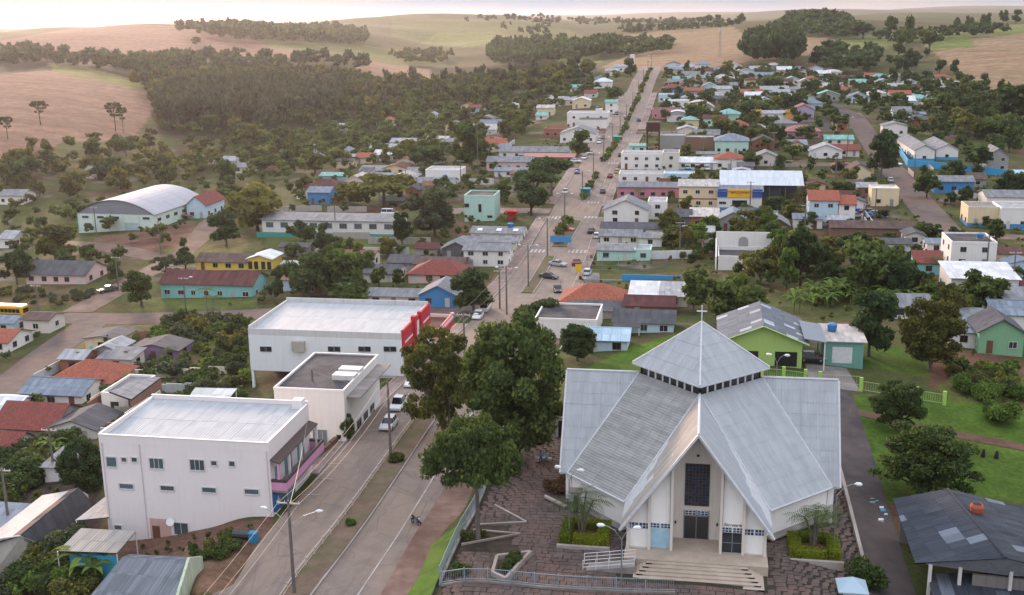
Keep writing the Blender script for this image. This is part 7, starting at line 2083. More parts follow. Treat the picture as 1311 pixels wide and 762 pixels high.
wood('weeds', 'low weeds and rough grass over the town plots', [(120, 500), (330, 330), (520, 325), (600, 250), (700, 180), (790, 120), (830, 120), (850, 200), (1010, 190), (1130, 190), (1311, 230), (1311, 470), (1100, 440), (900, 350), (700, 420), (560, 420), (330, 440)], 5.5, .7, 1.9, 'olive', 34, .2, maxn=4500)
wood('weeds', 'tall weeds on the slope below the store', [(180, 470), (230, 405), (325, 402), (320, 500), (250, 530), (190, 515)], 2.2, .7, 1.6, 'mid', 40, .2)
wood('weeds', 'rough weeds beyond the lawn and red path', [(1190, 470), (1311, 470), (1311, 520), (1230, 512)], 2.2, .4, 1.1, 'mid', 40, .2)
wood('weeds', 'weeds along the foot of the white block', [(150, 700), (330, 676), (345, 690), (260, 720), (200, 730)], 1.6, .3, .8, 'olive', 40, .2)
wood('weeds', 'overgrown garden plants in the low corner', [(0, 690), (100, 690), (120, 762), (0, 775)], 2.0, .8, 2.0, 'bright', 60, .17)
wood('weeds', 'weeds around the lower town houses', [(0, 560), (120, 540), (180, 520), (120, 640), (0, 680)], 2.6, .6, 1.6, 'olive', 50, .18)
wood('wood', 'leafy undergrowth round the arched hall', [(0, 285), (100, 262), (250, 240), (330, 232), (345, 260), (270, 300), (150, 345), (0, 360)], 9, 2.5, 6, 'mid', 110, .10)
wood('wood', 'leafy undergrowth among the roofs left of the avenue', [(345, 245), (480, 205), (620, 185), (700, 215), (640, 300), (560, 345), (480, 370), (350, 330)], 10, 2.2, 5, 'mid', 110, .10)
wood('wood', 'leafy undergrowth among the shops right of the avenue', [(850, 290), (860, 200), (1060, 195), (1150, 300), (1300, 330), (1311, 420), (1100, 400), (1000, 380), (850, 345)], 10, 2.0, 4.6, 'mid', 110, .10)
wood('wood', 'leafy undergrowth of the lower town', [(0, 440), (60, 425), (200, 440), (180, 500), (100, 600), (0, 640)], 7, 1.8, 3.6, 'mid', 110, .10)
wood('wood', 'tree belts on the distant centre ridge', [(640, 30), (760, 27), (900, 26), (980, 30), (900, 32), (760, 34)], 70, 10, 18, 'dark', 24, .2, maxn=500)
wood('wood', 'dark belt along the far crest of the centre field', [(790, 40), (860, 36), (950, 33), (952, 36), (870, 41), (800, 46)], 24, 8, 13, 'dark', 30, .18, maxn=400)

# ---------------------------------------------------------------- churchyard furniture
def railing(name, lab, pts, h=1.5, panel=2.4, col=None, base=.25, bars=.16, cat='fence', rails=(.15, 1.0)):
    """metal railing: posts and panels, on a low plinth, following the ground through world points"""
    mat = col or plain('railing_metal', '#9fb0b8', .5, .3)
    o0 = Vector((pts[0][0], pts[0][1], Tz(*pts[0]))); r = empty(name, o0, lab, cat)
    for i in range(len(pts) - 1):
        a, b = Vector((*pts[i], 0)), Vector((*pts[i + 1], 0)); n = max(1, round((b - a).length / panel))
        for j in range(n):
            p, q = a.lerp(b, j / n), a.lerp(b, (j + 1) / n); p.z = Tz(p.x, p.y) + .05; q.z = Tz(q.x, q.y) + .05; p -= o0; q -= o0
            d = (q - p).normalized(); nn = Vector((-d.y, d.x, 0)).normalized()
            if base:
                m = MB(); m.prism([tuple(v - Vector((0, 0, .6))) for v in (p + nn * .1, q + nn * .1, q - nn * .1, p - nn * .1)], (0, 0, base + .6)); m.build('plinth', M_CONC, r)
            m = MB(); m.box(p.x - .05, p.x + .05, p.y - .05, p.y + .05, p.z - .2, p.z + base + h + .1); m.build('post', mat, r)
            m = MB()
            for t in rails: m.tube([tuple(p + Vector((0, 0, base + h * t))), tuple(q + Vector((0, 0, base + h * t)))], .032, 4)
            if bars:
                nb = int((q - p).length / bars)
                for k in range(1, nb): s = p.lerp(q, k / nb); m.tube([(s.x, s.y, s.z + base + .1), (s.x, s.y, s.z + base + h)], .014, 3)
            m.build('panel', mat, r)
    return r
railing('churchyard_fence', 'grey metal railing along the pavement side of the churchyard', [(-23.0, 91.2), (-23.1, 108), (-23.5, 124), (-23.9, 142)], 1.7)
railing('churchyard_fence', 'grey metal railing along the lower edge of the churchyard', [(-22.8, 91.0), (-12, 91.4), (-1.5, 92.0)], 1.2)
railing('median_railing', 'worn white pipe railing along the near median', [(-37.4, 70), (-37.4, 95), (-37.4, 120), (-37.4, 145), (-37.4, 168)], .95, 2.6, plain('worn_white_rail', '#c9b8a6', .6), 0, 0, 'railing', (.45, .98))
# low wall along the lane
def low_wall():
    r = empty('low_wall', (16.4, 103, Tz(16.4, 103)), 'pale low concrete wall between church and lane', 'wall'); o = Vector(r.location)
    ys = np.arange(101, 131, 3.0)
    for k in range(len(ys) - 1):
        za, zb_ = Tz(16.4, ys[k]), Tz(16.4, ys[k + 1]); m = MB()
        m.prism([(-.16, ys[k] - o.y + .01, za - o.z - .6), (-.16, ys[k + 1] - o.y - .01, zb_ - o.z - .6), (-.16, ys[k + 1] - o.y - .01, zb_ - o.z + .7), (-.16, ys[k] - o.y + .01, za - o.z + .7)], (.34, 0, 0)); m.build('wall_panel', M_KERB, r)
low_wall()
def hedge_box(o, x0, x1, y0, y1, h, n):
    rng = np.random.default_rng(int(abs(x0 * 10)) + 3)
    P = np.stack([rng.uniform(x0, x1, n), rng.uniform(y0, y1, n), rng.uniform(.05, h, n)], 1); f = rng.integers(0, 5, n)
    d = np.zeros((n, 3))
    for i, (ax, v, s) in enumerate(((0, x0, -1), (0, x1, 1), (1, y0, -1), (1, y1, 1), (2, h, 1))):
        k = f == i; P[k, ax] = v + rng.normal(0, .05, k.sum()); d[k, ax] = s
    Q = leaf_quads(P, d, .085, rng).reshape(-1, 3)
    b = np.array([(x, y, z) for x in (x0 + .08, x1 - .08) for y in (y0 + .08, y1 - .08) for z in (0, h - .07)])
    bf = np.array([(0, 1, 3), (0, 3, 2), (4, 6, 7), (4, 7, 5), (0, 4, 5), (0, 5, 1), (2, 3, 7), (2, 7, 6), (1, 5, 7), (1, 7, 3)])
    return np.concatenate([Q, b]), np.arange(n * 4).reshape(-1, 4), bf + n * 4, np.concatenate([np.repeat(rng.uniform(.1, 1, n), 4), np.full(8, .2)])
def planter(cx, y0, lab, mir):
    z = Tz(cx, y0 + 2)
    r = empty('planter', (cx, y0, z), lab, 'planter')
    m = MB(); m.box(-2.6, 2.6, -.35, 0, -.5, .38); m.build('kerb', M_KERB, r)
    m = MB(); m.box(-2.55, 2.55, .01, 4.7, -.5, .3); m.build('soil', M_REDDIRT, r)
    hz = empty('hedge', (cx, y0, z + .28), 'clipped yellow-green box hedge in the ' + ('right' if mir > 0 else 'left') + ' church planter', 'hedge')
    for b in ((-2.4, -1.3, .3, 4.5), (-1.0, 2.3, .15, 1.2), (1.25, 2.35, 1.3, 4.4), (-1.2, 1.2, 3.6, 4.6)):
        x0, x1 = (b[0], b[1]) if mir < 0 else (-b[1], -b[0])
        V, q, t, tn = hedge_box(None, x0, x1, b[2], b[3], .85, 1500); link('hedge_row', mesh_np('hedge_row', V, q, t, tn, FOL['hedge']), hz)
planter(-10.6, 99.7, 'kerbed soil bed at the left of the church steps', -1)
planter(11.6, 101.2, 'kerbed soil bed at the right of the church steps', 1)
def lamp(x, y, h, arms, lab, col=M_METAL, z=None):
    z = Tz(x, y) if z is None else z
    r = empty('street_lamp', (x, y, z), lab, 'street lamp')
    MB().tube([(0, 0, -.4), (0, 0, h * .5), (0, 0, h)], [.085, .07, .055], 7).build('pole', col, r)
    for ang, L in arms:
        c, s = math.cos(ang), math.sin(ang)
        MB().tube([(0, 0, h - .05), (c * L * .35, s * L * .35, h + .75), (c * L * .75, s * L * .75, h + 1.05), (c * L, s * L, h + 1.05)], .035, 5).build('arm', col, r)
        b = MB(); e = (c * L, s * L, h + 1.0)
        b.tube([(e[0] - c * .28, e[1] - s * .28, e[2] + .06), (e[0], e[1], e[2] + .05), (e[0] + c * .32, e[1] + s * .32, e[2]), (e[0] + c * .5, e[1] + s * .5, e[2] - .02)], [.06, .19, .2, .06], 8); b.build('lamp_head', plain('lamp_white', '#e6e8e8', .4), r)
lamp(-12.2, 101.6, 6.3, ((2.6, 1.3), (.2, 1.0)), 'grey double lamp post beside the left church planter')
lamp(-6.4, 93.2, 4.6, ((2.9, 1.9), (.3, 1.3)), 'low double armed lamp post at the church steps')
lamp(13.6, 104.0, 6.4, ((.2, 1.9),), 'single armed lamp post beside the lane')
lamp(10.4, 147.0, 5.0, ((2.8, 1.0), (.2, 1.2)), 'double lamp post on the lawn behind the church')
lamp(-20.0, 140.0, 6.0, ((.5, 1.2),), 'lamp post among the churchyard trees')
# garden beds, trough, board
def kerb_line(lab, name, pts, cat, h=.25, w=.2, mat=None):
    o0 = Vector((*pts[0], Tz(*pts[0]))); r = empty(name, o0, lab, cat)
    for a, b in zip(pts[:-1], pts[1:]):
        p, q = Vector((*a, Tz(*a))) - o0, Vector((*b, Tz(*b))) - o0; d = (q - p).normalized(); n = Vector((-d.y, d.x, 0)).normalized() * w / 2
        m = MB(); m.prism([tuple(v - Vector((0, 0, .3))) for v in (p + n, q + n, q - n, p - n)], (0, 0, .3 + h)); m.build('kerb', mat or M_KERB, r)
kerb_line('triangular kerb bed around the pale trunked umbrella tree', 'garden_bed', [(-22.6, 98.8), (-17.2, 101.8), (-22.2, 102.6)], 'garden bed')
kerb_line('triangular kerb bed behind the pale trunked umbrella tree', 'garden_bed', [(-22.2, 104.0), (-17.0, 104.6), (-21.2, 109.2)], 'garden bed')
kerb_line('pointed stone planter full of shrubs near the lower railing', 'stone_planter', [(-18.3, 92.6), (-16.9, 91.7), (-15.5, 97.5), (-18.5, 96.0), (-18.3, 92.6)], 'planter', .55, .3)
for k, (x, y) in enumerate(((-17.2, 93.6), (-17.0, 95.2), (-16.8, 96.3))): tree_at('bush', x, y, Tz(x, y) + .15, 1.0, 1.3, 'mid', 'leafy shrub in the pointed stone planter', 'shrubs in the stone planter', 'hi')
tree_at('bush', -21.9, 92.8, Tz(-21.9, 92.8), 1.2, 1.8, 'mid', 'round shrub in the corner of the churchyard railing', None, 'hi')
for p, s_ in (((-22.2, 100.2), 1.0), ((-21.0, 101.2), .8)): tree_at('bush', *p, Tz(*p), s_, s_ * 1.4, 'olive', 'low plant at the foot of the umbrella tree', 'plants under the umbrella tree', 'mid')
m = MB(); m.prism([(-16.0, 110.4, Tz(-16, 110.4) + .25), (-13.4, 107.9, Tz(-13.4, 107.9) + .25), (-13.2, 108.3, Tz(-13.2, 108.3) + .25), (-15.9, 110.8, Tz(-15.9, 110.8) + .25)], (0, 0, .22)); tag(m.build('stone_bench', M_KERB), 'pale slab bench lying in the churchyard', 'bench')
def booth(x, y, w, d, h, lab, name='booth', col='#cfcfca'):
    z = Tz(x, y); r = empty(name, (x, y, z), lab, 'booth')
    m = MB(); m.box(-w / 2, w / 2, 0, d, -.5, h); m.build('wall', paint(col, .3), r); slab_door(r, 'f', .1, 0, w * .5, h * .85, 0, M_DARK)
    m = MB(); m.box(-w / 2 - .2, w / 2 + .2, -.2, d + .2, h, h + .14); m.build('roof', M_CONC, r)
booth(-16.4, 128.5, 1.9, 1.9, 2.5, 'small white service booth under the huge tree')
booth(-12.3, 107.6, 1.0, .9, 2.2, 'narrow grey cabinet against the church wall', 'cabinet', '#aeb4b8')
def pavilion():
    x, y, z = at(1090, 764); zt = height_at(x, y, 739); h = zt - z - .9
    r = empty('pavilion', (x, y, z), 'little white pavilion with pale blue pyramid roof', 'pavilion'); s = 1.35
    m = MB(); pts = [(-s, -s), (s, -s), (s, s), (-s, s)]
    for k in range(4):
        a, b = pts[k], pts[(k + 1) % 4]; f = MB(); f.quad((*a, h), (*b, h), (0, 0, h + .95)); f.quad((*b, h - .12), (*a, h - .12), (*a, h), (*b, h)) if False else f.quad((*a, h - .12), (*b, h - .12), (*b, h), (*a, h)); f.build('roof_slope', sheet('#9fb6c4', .3, .2, 1.5, True), r)
    m.box(-.8, .8, -.8, .8, -.5, h - .12); m.build('wall', paint('#d5d8d8', .2), r)
pavilion()

# ---------------------------------------------------------------- vehicles
CAR = {}
def wheel(root, x, y, r, w=.2):
    t = MB().tube([(x - w / 2, y, r), (x + w / 2, y, r)], r, 12).build('wheel', M_BLACK, root)
    MB().tube([(x - w / 2 - .012, y, r), (x + w / 2 + .012, y, r)], r * .58, 10).build('rim', plain('rim_metal', '#8f9498', .4, .5), t)
def loft(m, secs):
    """secs: list of (y, [(x,z)...]) outlines, same count; closed ends"""
    b = len(m.v); n = len(secs[0][1])
    for y, o in secs:
        for x, z in o: m.v.append((x, y, z))
    for k in range(len(secs) - 1):
        for i in range(n):
            j = (i + 1) % n; m.f.append((b + k * n + i, b + k * n + j, b + (k + 1) * n + j, b + (k + 1) * n + i)); m.uv.append(None)
    m.f.append(tuple(b + i for i in range(n - 1, -1, -1))); m.f.append(tuple(b + (len(secs) - 1) * n + i for i in range(n))); m.uv += [None] * 2
def car(x, y, z, rz, col, lab, kind='hatch', group=None):
    o = empty({'pickup': 'pickup_truck', 'van': 'van'}.get(kind, 'car'), (x, y, z), lab, {'pickup': 'pickup truck', 'van': 'van'}.get(kind, 'car'), group, rz)
    L = {'hatch': 4.0, 'sedan': 4.4, 'pickup': 5.1, 'van': 4.9}[kind]; w = .86
    sec = lambda hw, z0, z1: [(-hw, z0), (hw, z0), (hw + .03, (z0 + z1) / 2), (hw - .06, z1), (-hw + .06, z1), (-hw - .03, (z0 + z1) / 2)]
    m = MB(); f = -L / 2
    if kind == 'van': st = [(0, .4, .75, .75), (.25, .3, .95, w), (1.0, .26, 1.05, w), (L - .2, .26, 1.05, w), (L, .4, .95, w - .05)]
    else: st = [(0, .38, .62, .70), (.18, .28, .74, w - .04), (1.1, .24, .90, w), (1.7, .22, .95, w), (L - .9, .22, .96, w), (L - .15, .3, .92, w - .05), (L, .42, .80, .74)]
    loft(m, [(f + a, sec(d, b, c)) for a, b, c, d in st]); cp_ = carpaint(col); m.build('body', cp_, o)
    zr = {'hatch': 1.47, 'sedan': 1.42, 'pickup': 1.7, 'van': 1.95}[kind]
    cab = {'hatch': (1.05, 1.75, L - .75, L - .12), 'sedan': (1.2, 1.9, L - 1.5, L - .7), 'pickup': (1.2, 1.85, 3.0, 3.25), 'van': (.55, 1.35, L - .3, L - .06)}[kind]
    zb_ = .9 if kind != 'van' else 1.02
    g = MB(); loft(g, [(f + cab[0], [(-.72, zb_), (.72, zb_), (.70, zb_ + .02), (-.70, zb_ + .02)]), (f + cab[1], [(-.80, zb_), (.80, zb_), (.60, zr - .05), (-.60, zr - .05)]), (f + cab[2], [(-.80, zb_), (.80, zb_), (.60, zr - .04), (-.60, zr - .04)]), (f + cab[3], [(-.74, zb_), (.74, zb_), (.70, zb_ + .04), (-.70, zb_ + .04)])]); g.build('windows', glass('#1c2328'), o)
    t = MB(); loft(t, [(f + cab[1] - .04, [(-.60, zr - .06), (.60, zr - .06), (.56, zr), (-.56, zr)]), (f + (cab[1] + cab[2]) / 2, [(-.63, zr - .07), (.63, zr - .07), (.56, zr + .03), (-.56, zr + .03)]), (f + cab[2] + .05, [(-.60, zr - .06), (.60, zr - .06), (.55, zr), (-.55, zr)])]); rf = t.build('roof', cp_, o)
    for s in (-1, 1):
        for a in (cab[1], (cab[1] + cab[2]) / 2 + .1, cab[2]):
            p = MB(); p.tube([(s * .815, f + a, zb_), (s * .61, f + a, zr - .05)], .035, 4); p.build('pillar', cp_, o)
        hl = MB(); hl.box(s * .62 - .16, s * .62 + .16, f - .01, f + .12, .56, .70); hl.build('headlight', plain('headlight', '#dfe4e6', .2), o)
        tl = MB(); tl.box(s * .68 - .1, s * .68 + .1, f + L - .12, f + L + .01, .62, .85); tl.build('tail_light', plain('tail_red', '#8c1a18', .3), o)
        for a in (.78, L - .8): wheel(o, s * (w - .08), f + a, .31)
    if kind == 'pickup':
        b = MB(); b.box(-.72, .72, f + 3.45, f + L - .15, .961, .985); b.build('load_bed', M_DARK, o)
        for s in (-1, 1): b = MB(); b.box(s * .82 - .05, s * .82 + .05, f + 3.3, f + L - .08, .94, 1.2); b.build('bed_side', cp_, o)
    return o
def car_px(px, py, rz, col, lab, kind='hatch', group=None):
    x, y, z = at(px, py); car(x, y, z + .08, rz, col, lab, kind, group)
N0 = 0.0; S0 = math.pi     # the model's nose points to -Y
car_px(528, 494, N0, '#d8dadb', 'white hatchback parked behind the white pickup truck')
car_px(511, 522, N0, '#d5d8da', 'white pickup truck parked by the office', 'pickup')
car_px(498, 548, N0, '#cfd2d4', 'white car parked in front of the white pickup')
car_px(612, 408, N0, '#cfd3d6', 'white car beside the bushy street tree')
car_px(621, 398, N0, '#d9dcdd', 'white van behind the parked car by the bushy tree', 'van')
car_px(572, 447, N0, '#b9bec2', 'silver car in front of the red and white store')
car_px(714, 341, 1.2, '#9aa0a6', 'silver car parked across the median bay', 'sedan')
car_px(703, 357, 1.2, '#22262b', 'black car parked across the median bay', 'sedan')
car_px(714, 374, .2, '#2f3a35', 'dark car waiting at the avenue crossing')
car_px(723, 296, 1.3, '#b3262f', 'red car parked at the median crossing', 'pickup')
car_px(138, 374, -.7, '#23282c', 'dark sedan on the dirt crossing', 'sedan')
car_px(1140, 233, S0, '#c5ccd2', 'silver car on the paved right street')
car_px(1147, 212, 1.0, '#dcdee0', 'white car beside the blue school wall')
car_px(1131, 214, 1.4, '#2b2f35', 'dark car in front of the tall dark tree')
car_px(748, 204, N0, '#cfd3d6', 'white car under the street tree by the long building')
car_px(737, 208, 1.2, '#d9dbdc', 'pale car beside the long pink shop')
car_px(772, 178, N0, '#3a4d63', 'dark blue car by the white gabled hall', 'sedan')
car_px(1306, 352, .4, '#cfd1d3', 'white car at the red earth street')
car_px(1296, 347, .4, '#b9bdc0', 'silver car at the red earth street')
car_px(797, 240, S0, '#d5d7d9', 'white car in front of the pink shop row')
car_px(784, 268, S0, '#30353a', 'dark car before the white gable house')
car_px(752, 352, S0, '#cfd3d6', 'white car beside the orange roofed shop')
car_px(764, 305, S0, '#d9dbdc', 'white car beside the grey sheds on the avenue')
car_px(790, 222, S0, '#c9a53a', 'yellow car beside the white two storey block')
for k, (px, py) in enumerate(((880, 217), (892, 217), (905, 218))): car_px(px, py, .2, ['#5fb7c4', '#d9dbdc', '#b9bec2'][k], ['turquoise car under the long pale shed', 'white car under the long pale shed', 'silver car under the long pale shed'][k])
car_px(433, 285, 1.57, '#d9dcde', 'white van in the yard of the municipal building', 'van') if False else None
x, y = -92.0, 318.0; car(x, y, Tz(x, y) + .05, 1.57, '#dfe2e4', 'white van in the yard behind the municipal building', 'van')
for sp in car_spots: car(*sp[:3], sp[3], sp[4], sp[5])
# scrap cars in the yards by the paved street
for k in range(9):
    px, py = 1085 + k * 5.2, 274 + (k % 3) * 2.5
    car_px(px, py, 1.57 + rnd.uniform(-.4, .4), ['#2f5fa8', '#39414c', '#8c98a3', '#2d6fb8', '#a5533c'][k % 5], ['blue', 'dark grey', 'silver', 'bright blue', 'rusty red'][k % 5] + ' wrecked car in the yard above the brown shed', 'hatch', 'wrecked cars above the brown shed')
def bus():
    x, y, z = at(20, 408); o = empty('school_bus', (x - 2, y, z + .05), 'yellow school bus on the lower cross street', 'bus', None, 1.57 - .03)
    cp_ = carpaint('#d9a21f'); L = 9.5
    m = MB(); s = lambda hw, z0, z1: [(-hw, z0), (hw, z0), (hw, z1 - .25), (hw - .2, z1), (-hw + .2, z1), (-hw, z1 - .25)]
    loft(m, [(-L / 2, s(1.1, .5, 2.8)), (-L / 2 + .3, s(1.22, .4, 3.0)), (L / 2 - .3, s(1.22, .4, 3.0)), (L / 2, s(1.15, .5, 2.85))]); m.build('body', cp_, o)
    for sd in (-1, 1):
        for k in range(9):
            a = -L / 2 + .7 + k * .92; m = MB(); m.box(sd * 1.222 - (.02 if sd < 0 else 0), sd * 1.222 + (.02 if sd > 0 else 0), a, a + .82, 1.6, 2.4); m.build('window', glass('#1c2328'), o)
        m = MB(); m.box(sd * 1.222 - (.015 if sd < 0 else 0), sd * 1.222 + (.015 if sd > 0 else 0), -L / 2 + .4, L / 2 - .4, 1.15, 1.3); m.build('black_stripe', M_BLACK, o)
        for a in (-L / 2 + 1.9, L / 2 - 2.4): wheel(o, sd * 1.12, a, .48, .28)
    for e in (-L / 2 - .012, L / 2 - .01): m = MB(); m.box(-.95, .95, e, e + .022, 1.5, 2.5); m.build('windscreen', glass('#1c2328'), o)
    m = MB(); m.box(-1.0, 1.0, -3.5, 3.5, 2.99, 3.05); m.build('roof', plain('bus_roof', '#d9d3c0', .5), o)
bus()
def excavator():
    x, y = -79.0, 316.0; z = Tz(x, y); o = empty('excavator', (x, y, z), 'orange excavator in the yard behind the municipal building', 'excavator', None, .3); cp_ = carpaint('#d58a1f')
    m = MB(); m.box(-1.6, 1.6, -1.2, 1.2, 1.0, 2.0); m.box(-1.7, -.2, -1.1, 1.1, 2.0, 2.4); m.build('body', cp_, o)
    m = MB(); m.box(-.1, 1.3, -1.15, .2, 2.0, 3.3); m.build('cab', glass('#2a2f33'), o)
    m = MB(); m.box(-.15, 1.35, -1.2, .25, 3.3, 3.42); m.build('cab_roof', cp_, o)
    for s in (-1, 1): m = MB(); m.box(-1.9, 1.9, s * 1.1 - .28, s * 1.1 + .28, .05, .95); m.build('track', M_BLACK, o)
    m = MB(); m.tube([(1.2, .6, 1.8), (3.6, .6, 4.0), (5.2, .6, 3.0)], [.28, .24, .18], 5); m.tube([(5.2, .6, 3.0), (4.8, .6, 1.2)], [.18, .14], 5); m.build('boom', cp_, o)
    m = MB(); m.prism([(4.3, .2, .6), (5.2, .2, .5), (5.1, .2, 1.3), (4.6, .2, 1.3)], (0, .8, 0)); m.build('bucket', M_METAL, o)
excavator()
def person(x, y, z, rz, shirt, trousers, lab, seated=True):
    """one continuous skinned body"""
    me = bpy.data.meshes.new('body'); 
    if seated: J = [(0, 0, .50), (0, .02, .75), (0, .03, 1.0), (0, .02, 1.12), (0, -.02, 1.28), (-.1, -.02, .5), (-.12, -.42, .5), (-.12, -.44, .08), (-.12, -.58, .04), (.1, -.02, .5), (.12, -.42, .5), (.12, -.46, .08), (.12, -.6, .04), (-.19, .02, 1.0), (-.25, -.1, .76), (-.14, -.34, .66), (.19, .02, 1.0), (.25, -.1, .76), (.14, -.34, .66)]
    else: J = [(0, 0, .92), (0, 0, 1.15), (0, 0, 1.4), (0, 0, 1.52), (0, 0, 1.66), (-.1, 0, .88), (-.11, -.02, .48), (-.11, .02, .08), (-.11, -.12, .04), (.1, 0, .88), (.12, -.12, .48), (.12, -.1, .08), (.12, -.24, .04), (-.19, 0, 1.4), (-.25, .03, 1.12), (-.26, -.06, .88), (.19, 0, 1.4), (.25, .03, 1.12), (.26, -.06, .88)]
    E = [(0, 1), (1, 2), (2, 3), (3, 4), (0, 5), (5, 6), (6, 7), (7, 8), (0, 9), (9, 10), (10, 11), (11, 12), (2, 13), (13, 14), (14, 15), (2, 16), (16, 17), (17, 18)]
    R_ = [.14, .13, .15, .055, .10, .10, .075, .055, .04, .10, .075, .055, .04, .07, .05, .035, .07, .05, .035]
    m = MB()
    o = empty('person', (x, y, z), lab, 'person', None, rz)
    me.from_pydata(J, E, []); b = link('body', me, o)
    b.modifiers.new('skin', 'SKIN'); sub = b.modifiers.new('sub', 'SUBSURF'); sub.levels = 1; sub.render_levels = 1
    for v, r in zip(me.skin_vertices[0].data, R_): v.radius = (r, r * .85)
    me.skin_vertices[0].data[0].use_root = True
    mt, nt, n, l, bs = new_mat('clothed_figure')
    g = nt.nodes.new('ShaderNodeSeparateXYZ'); l.new(coords(nt), g.inputs[0])
    z1, z2 = (.62, 1.12) if seated else (.98, 1.5)
    def step(v):
        q = nt.nodes.new('ShaderNodeMath'); q.operation = 'GREATER_THAN'; l.new(g.outputs[2], q.inputs[0]); q.inputs[1].default_value = v; return q.outputs[0]
    c = mixrgb(nt, step(z1), srgb(trousers), srgb(shirt)); c = mixrgb(nt, step(z2), c, srgb('#8c5f49')); l.new(c, bs.inputs['Base Color']); me.materials.append(mt)
    h = MB(); hz = J[4][2]; h.tube([(0, J[4][1] + .03, hz - .02), (0, J[4][1] + .03, hz + .08), (0, J[4][1] + .02, hz + .14)], [.115, .112, .05], 8); h.build('hair', plain('dark_hair', '#1f1814', .9), o)
bz = Tz(-17.6, 120.8)
m = MB(); m.box(-18.6, -16.6, 120.9, 121.4, bz - .2, bz + .45); tag(m.build('garden_bench', M_KERB), 'low stone seat under the huge churchyard tree', 'bench')
person(-17.9, 121.05, bz, .2, '#3f7fa8', '#2a2f3d', 'seated person in a blue shirt under the huge tree')
person(-17.2, 121.05, bz, -.3, '#6fa0b5', '#3a3f52', 'seated person in a pale shirt under the huge tree')
def motorbike():
    x, y, z = at(533, 673); o = empty('motorcycle', (x, y, z + .1), 'dark motorcycle parked at the kerb', 'motorcycle', None, .9); dk = carpaint('#2a2330')
    for a in (-.62, .62): 
        w_ = MB().tube([(-.06, a, .3), (.06, a, .3)], .3, 14).build('wheel', M_BLACK, o); MB().tube([(-.065, a, .3), (.065, a, .3)], .17, 10).build('rim', M_METAL, w_)
    m = MB(); m.tube([(0, -.45, .72), (0, -.1, .82), (0, .1, .78)], [.1, .17, .12], 8); m.build('fuel_tank', carpaint('#4a2238'), o)
    m = MB(); m.tube([(0, .1, .76), (0, .45, .8), (0, .8, .9)], [.12, .13, .07], 8); m.build('seat', M_BLACK, o)
    m = MB(); m.box(-.14, .14, -.25, .25, .25, .6); m.build('engine', M_METAL, o)
    m = MB(); m.tube([(0, -.62, .3), (0, -.42, .95)], .05, 6); m.tube([(-.36, -.36, 1.02), (.36, -.36, 1.02)], .025, 6); m.tube([(0, .62, .3), (0, .1, .55)], .04, 6); m.build('frame', dk, o)
    MB().tube([(0, -.58, .85), (0, -.48, .85)], [.1, .08], 8).build('headlight', plain('headlight', '#dfe4e6', .2), o)
motorbike()

# ---------------------------------------------------------------- poles and cables
POLES = []
def pole(x, y, h, lab, arms=1, lamps=(), group='utility poles of the town', z=None, keep=True):
    z = Tz(x, y) if z is None else z
    r = empty('utility_pole', (x, y, z), lab, 'utility pole', group)
    MB().tube([(0, 0, -.6), (0, 0, h * .5), (0, 0, h)], [.19, .16, .12], 8).build('pole', M_POLE, r)
    for k in range(arms):
        zz = h - .35 - k * 1.1; m = MB(); m.box(-1.1, 1.1, -.06, .06, zz, zz + .12); ca = m.build('crossarm', plain('crossarm', '#b6b1aa', .8), r)
        for a in (-1.0, -.35, .35, 1.0):
            m = MB(); m.tube([(a, 0, zz + .12), (a, 0, zz + .3)], [.05, .03], 6); m.build('insulator', plain('insulator', '#d8d8d4', .3), ca)
    for ang, L, zl in lamps:
        c, s = math.cos(ang), math.sin(ang)
        MB().tube([(0, 0, zl), (c * L * .5, s * L * .5, zl + .9), (c * L, s * L, zl + 1.3)], .035, 5).build('lamp_arm', M_METAL, r)
        e = (c * L, s * L, zl + 1.3); MB().tube([(e[0] - c * .2, e[1] - s * .2, e[2]), (e[0] + c * .1, e[1] + s * .1, e[2] + .02), (e[0] + c * .5, e[1] + s * .5, e[2])], [.07, .17, .08], 8).build('lamp_head', plain('lamp_white', '#e6e8e8', .4), r)
    if keep: POLES.append((x, y, z + h))
    return r
pole(-36.6, 89.6, 9.5, 'concrete pole with two street lamps in the near median', 1, ((2.9, 2.6, 7.0), (.25, 2.6, 7.0)), None)
pole(-37.0, 124.1, 10, 'bare concrete pole in the median by the office', 0, (), None)
pole(-49.5, 132.1, 9, 'leaning concrete pole beside the white office wall', 0, (), None, keep=False)
for y in (165, 205, 232, 262, 296, 338, 372, 410, 450, 490, 530, 575, 620, 670, 720, 765):
    pole(-36.4 + (0 if y > 330 or y < 200 else -.3), y, 9.5, 'pole with cross bar and lamps along the avenue median', 1, ((2.9, 1.8, 8), (.25, 1.8, 8)), 'poles along the avenue median')
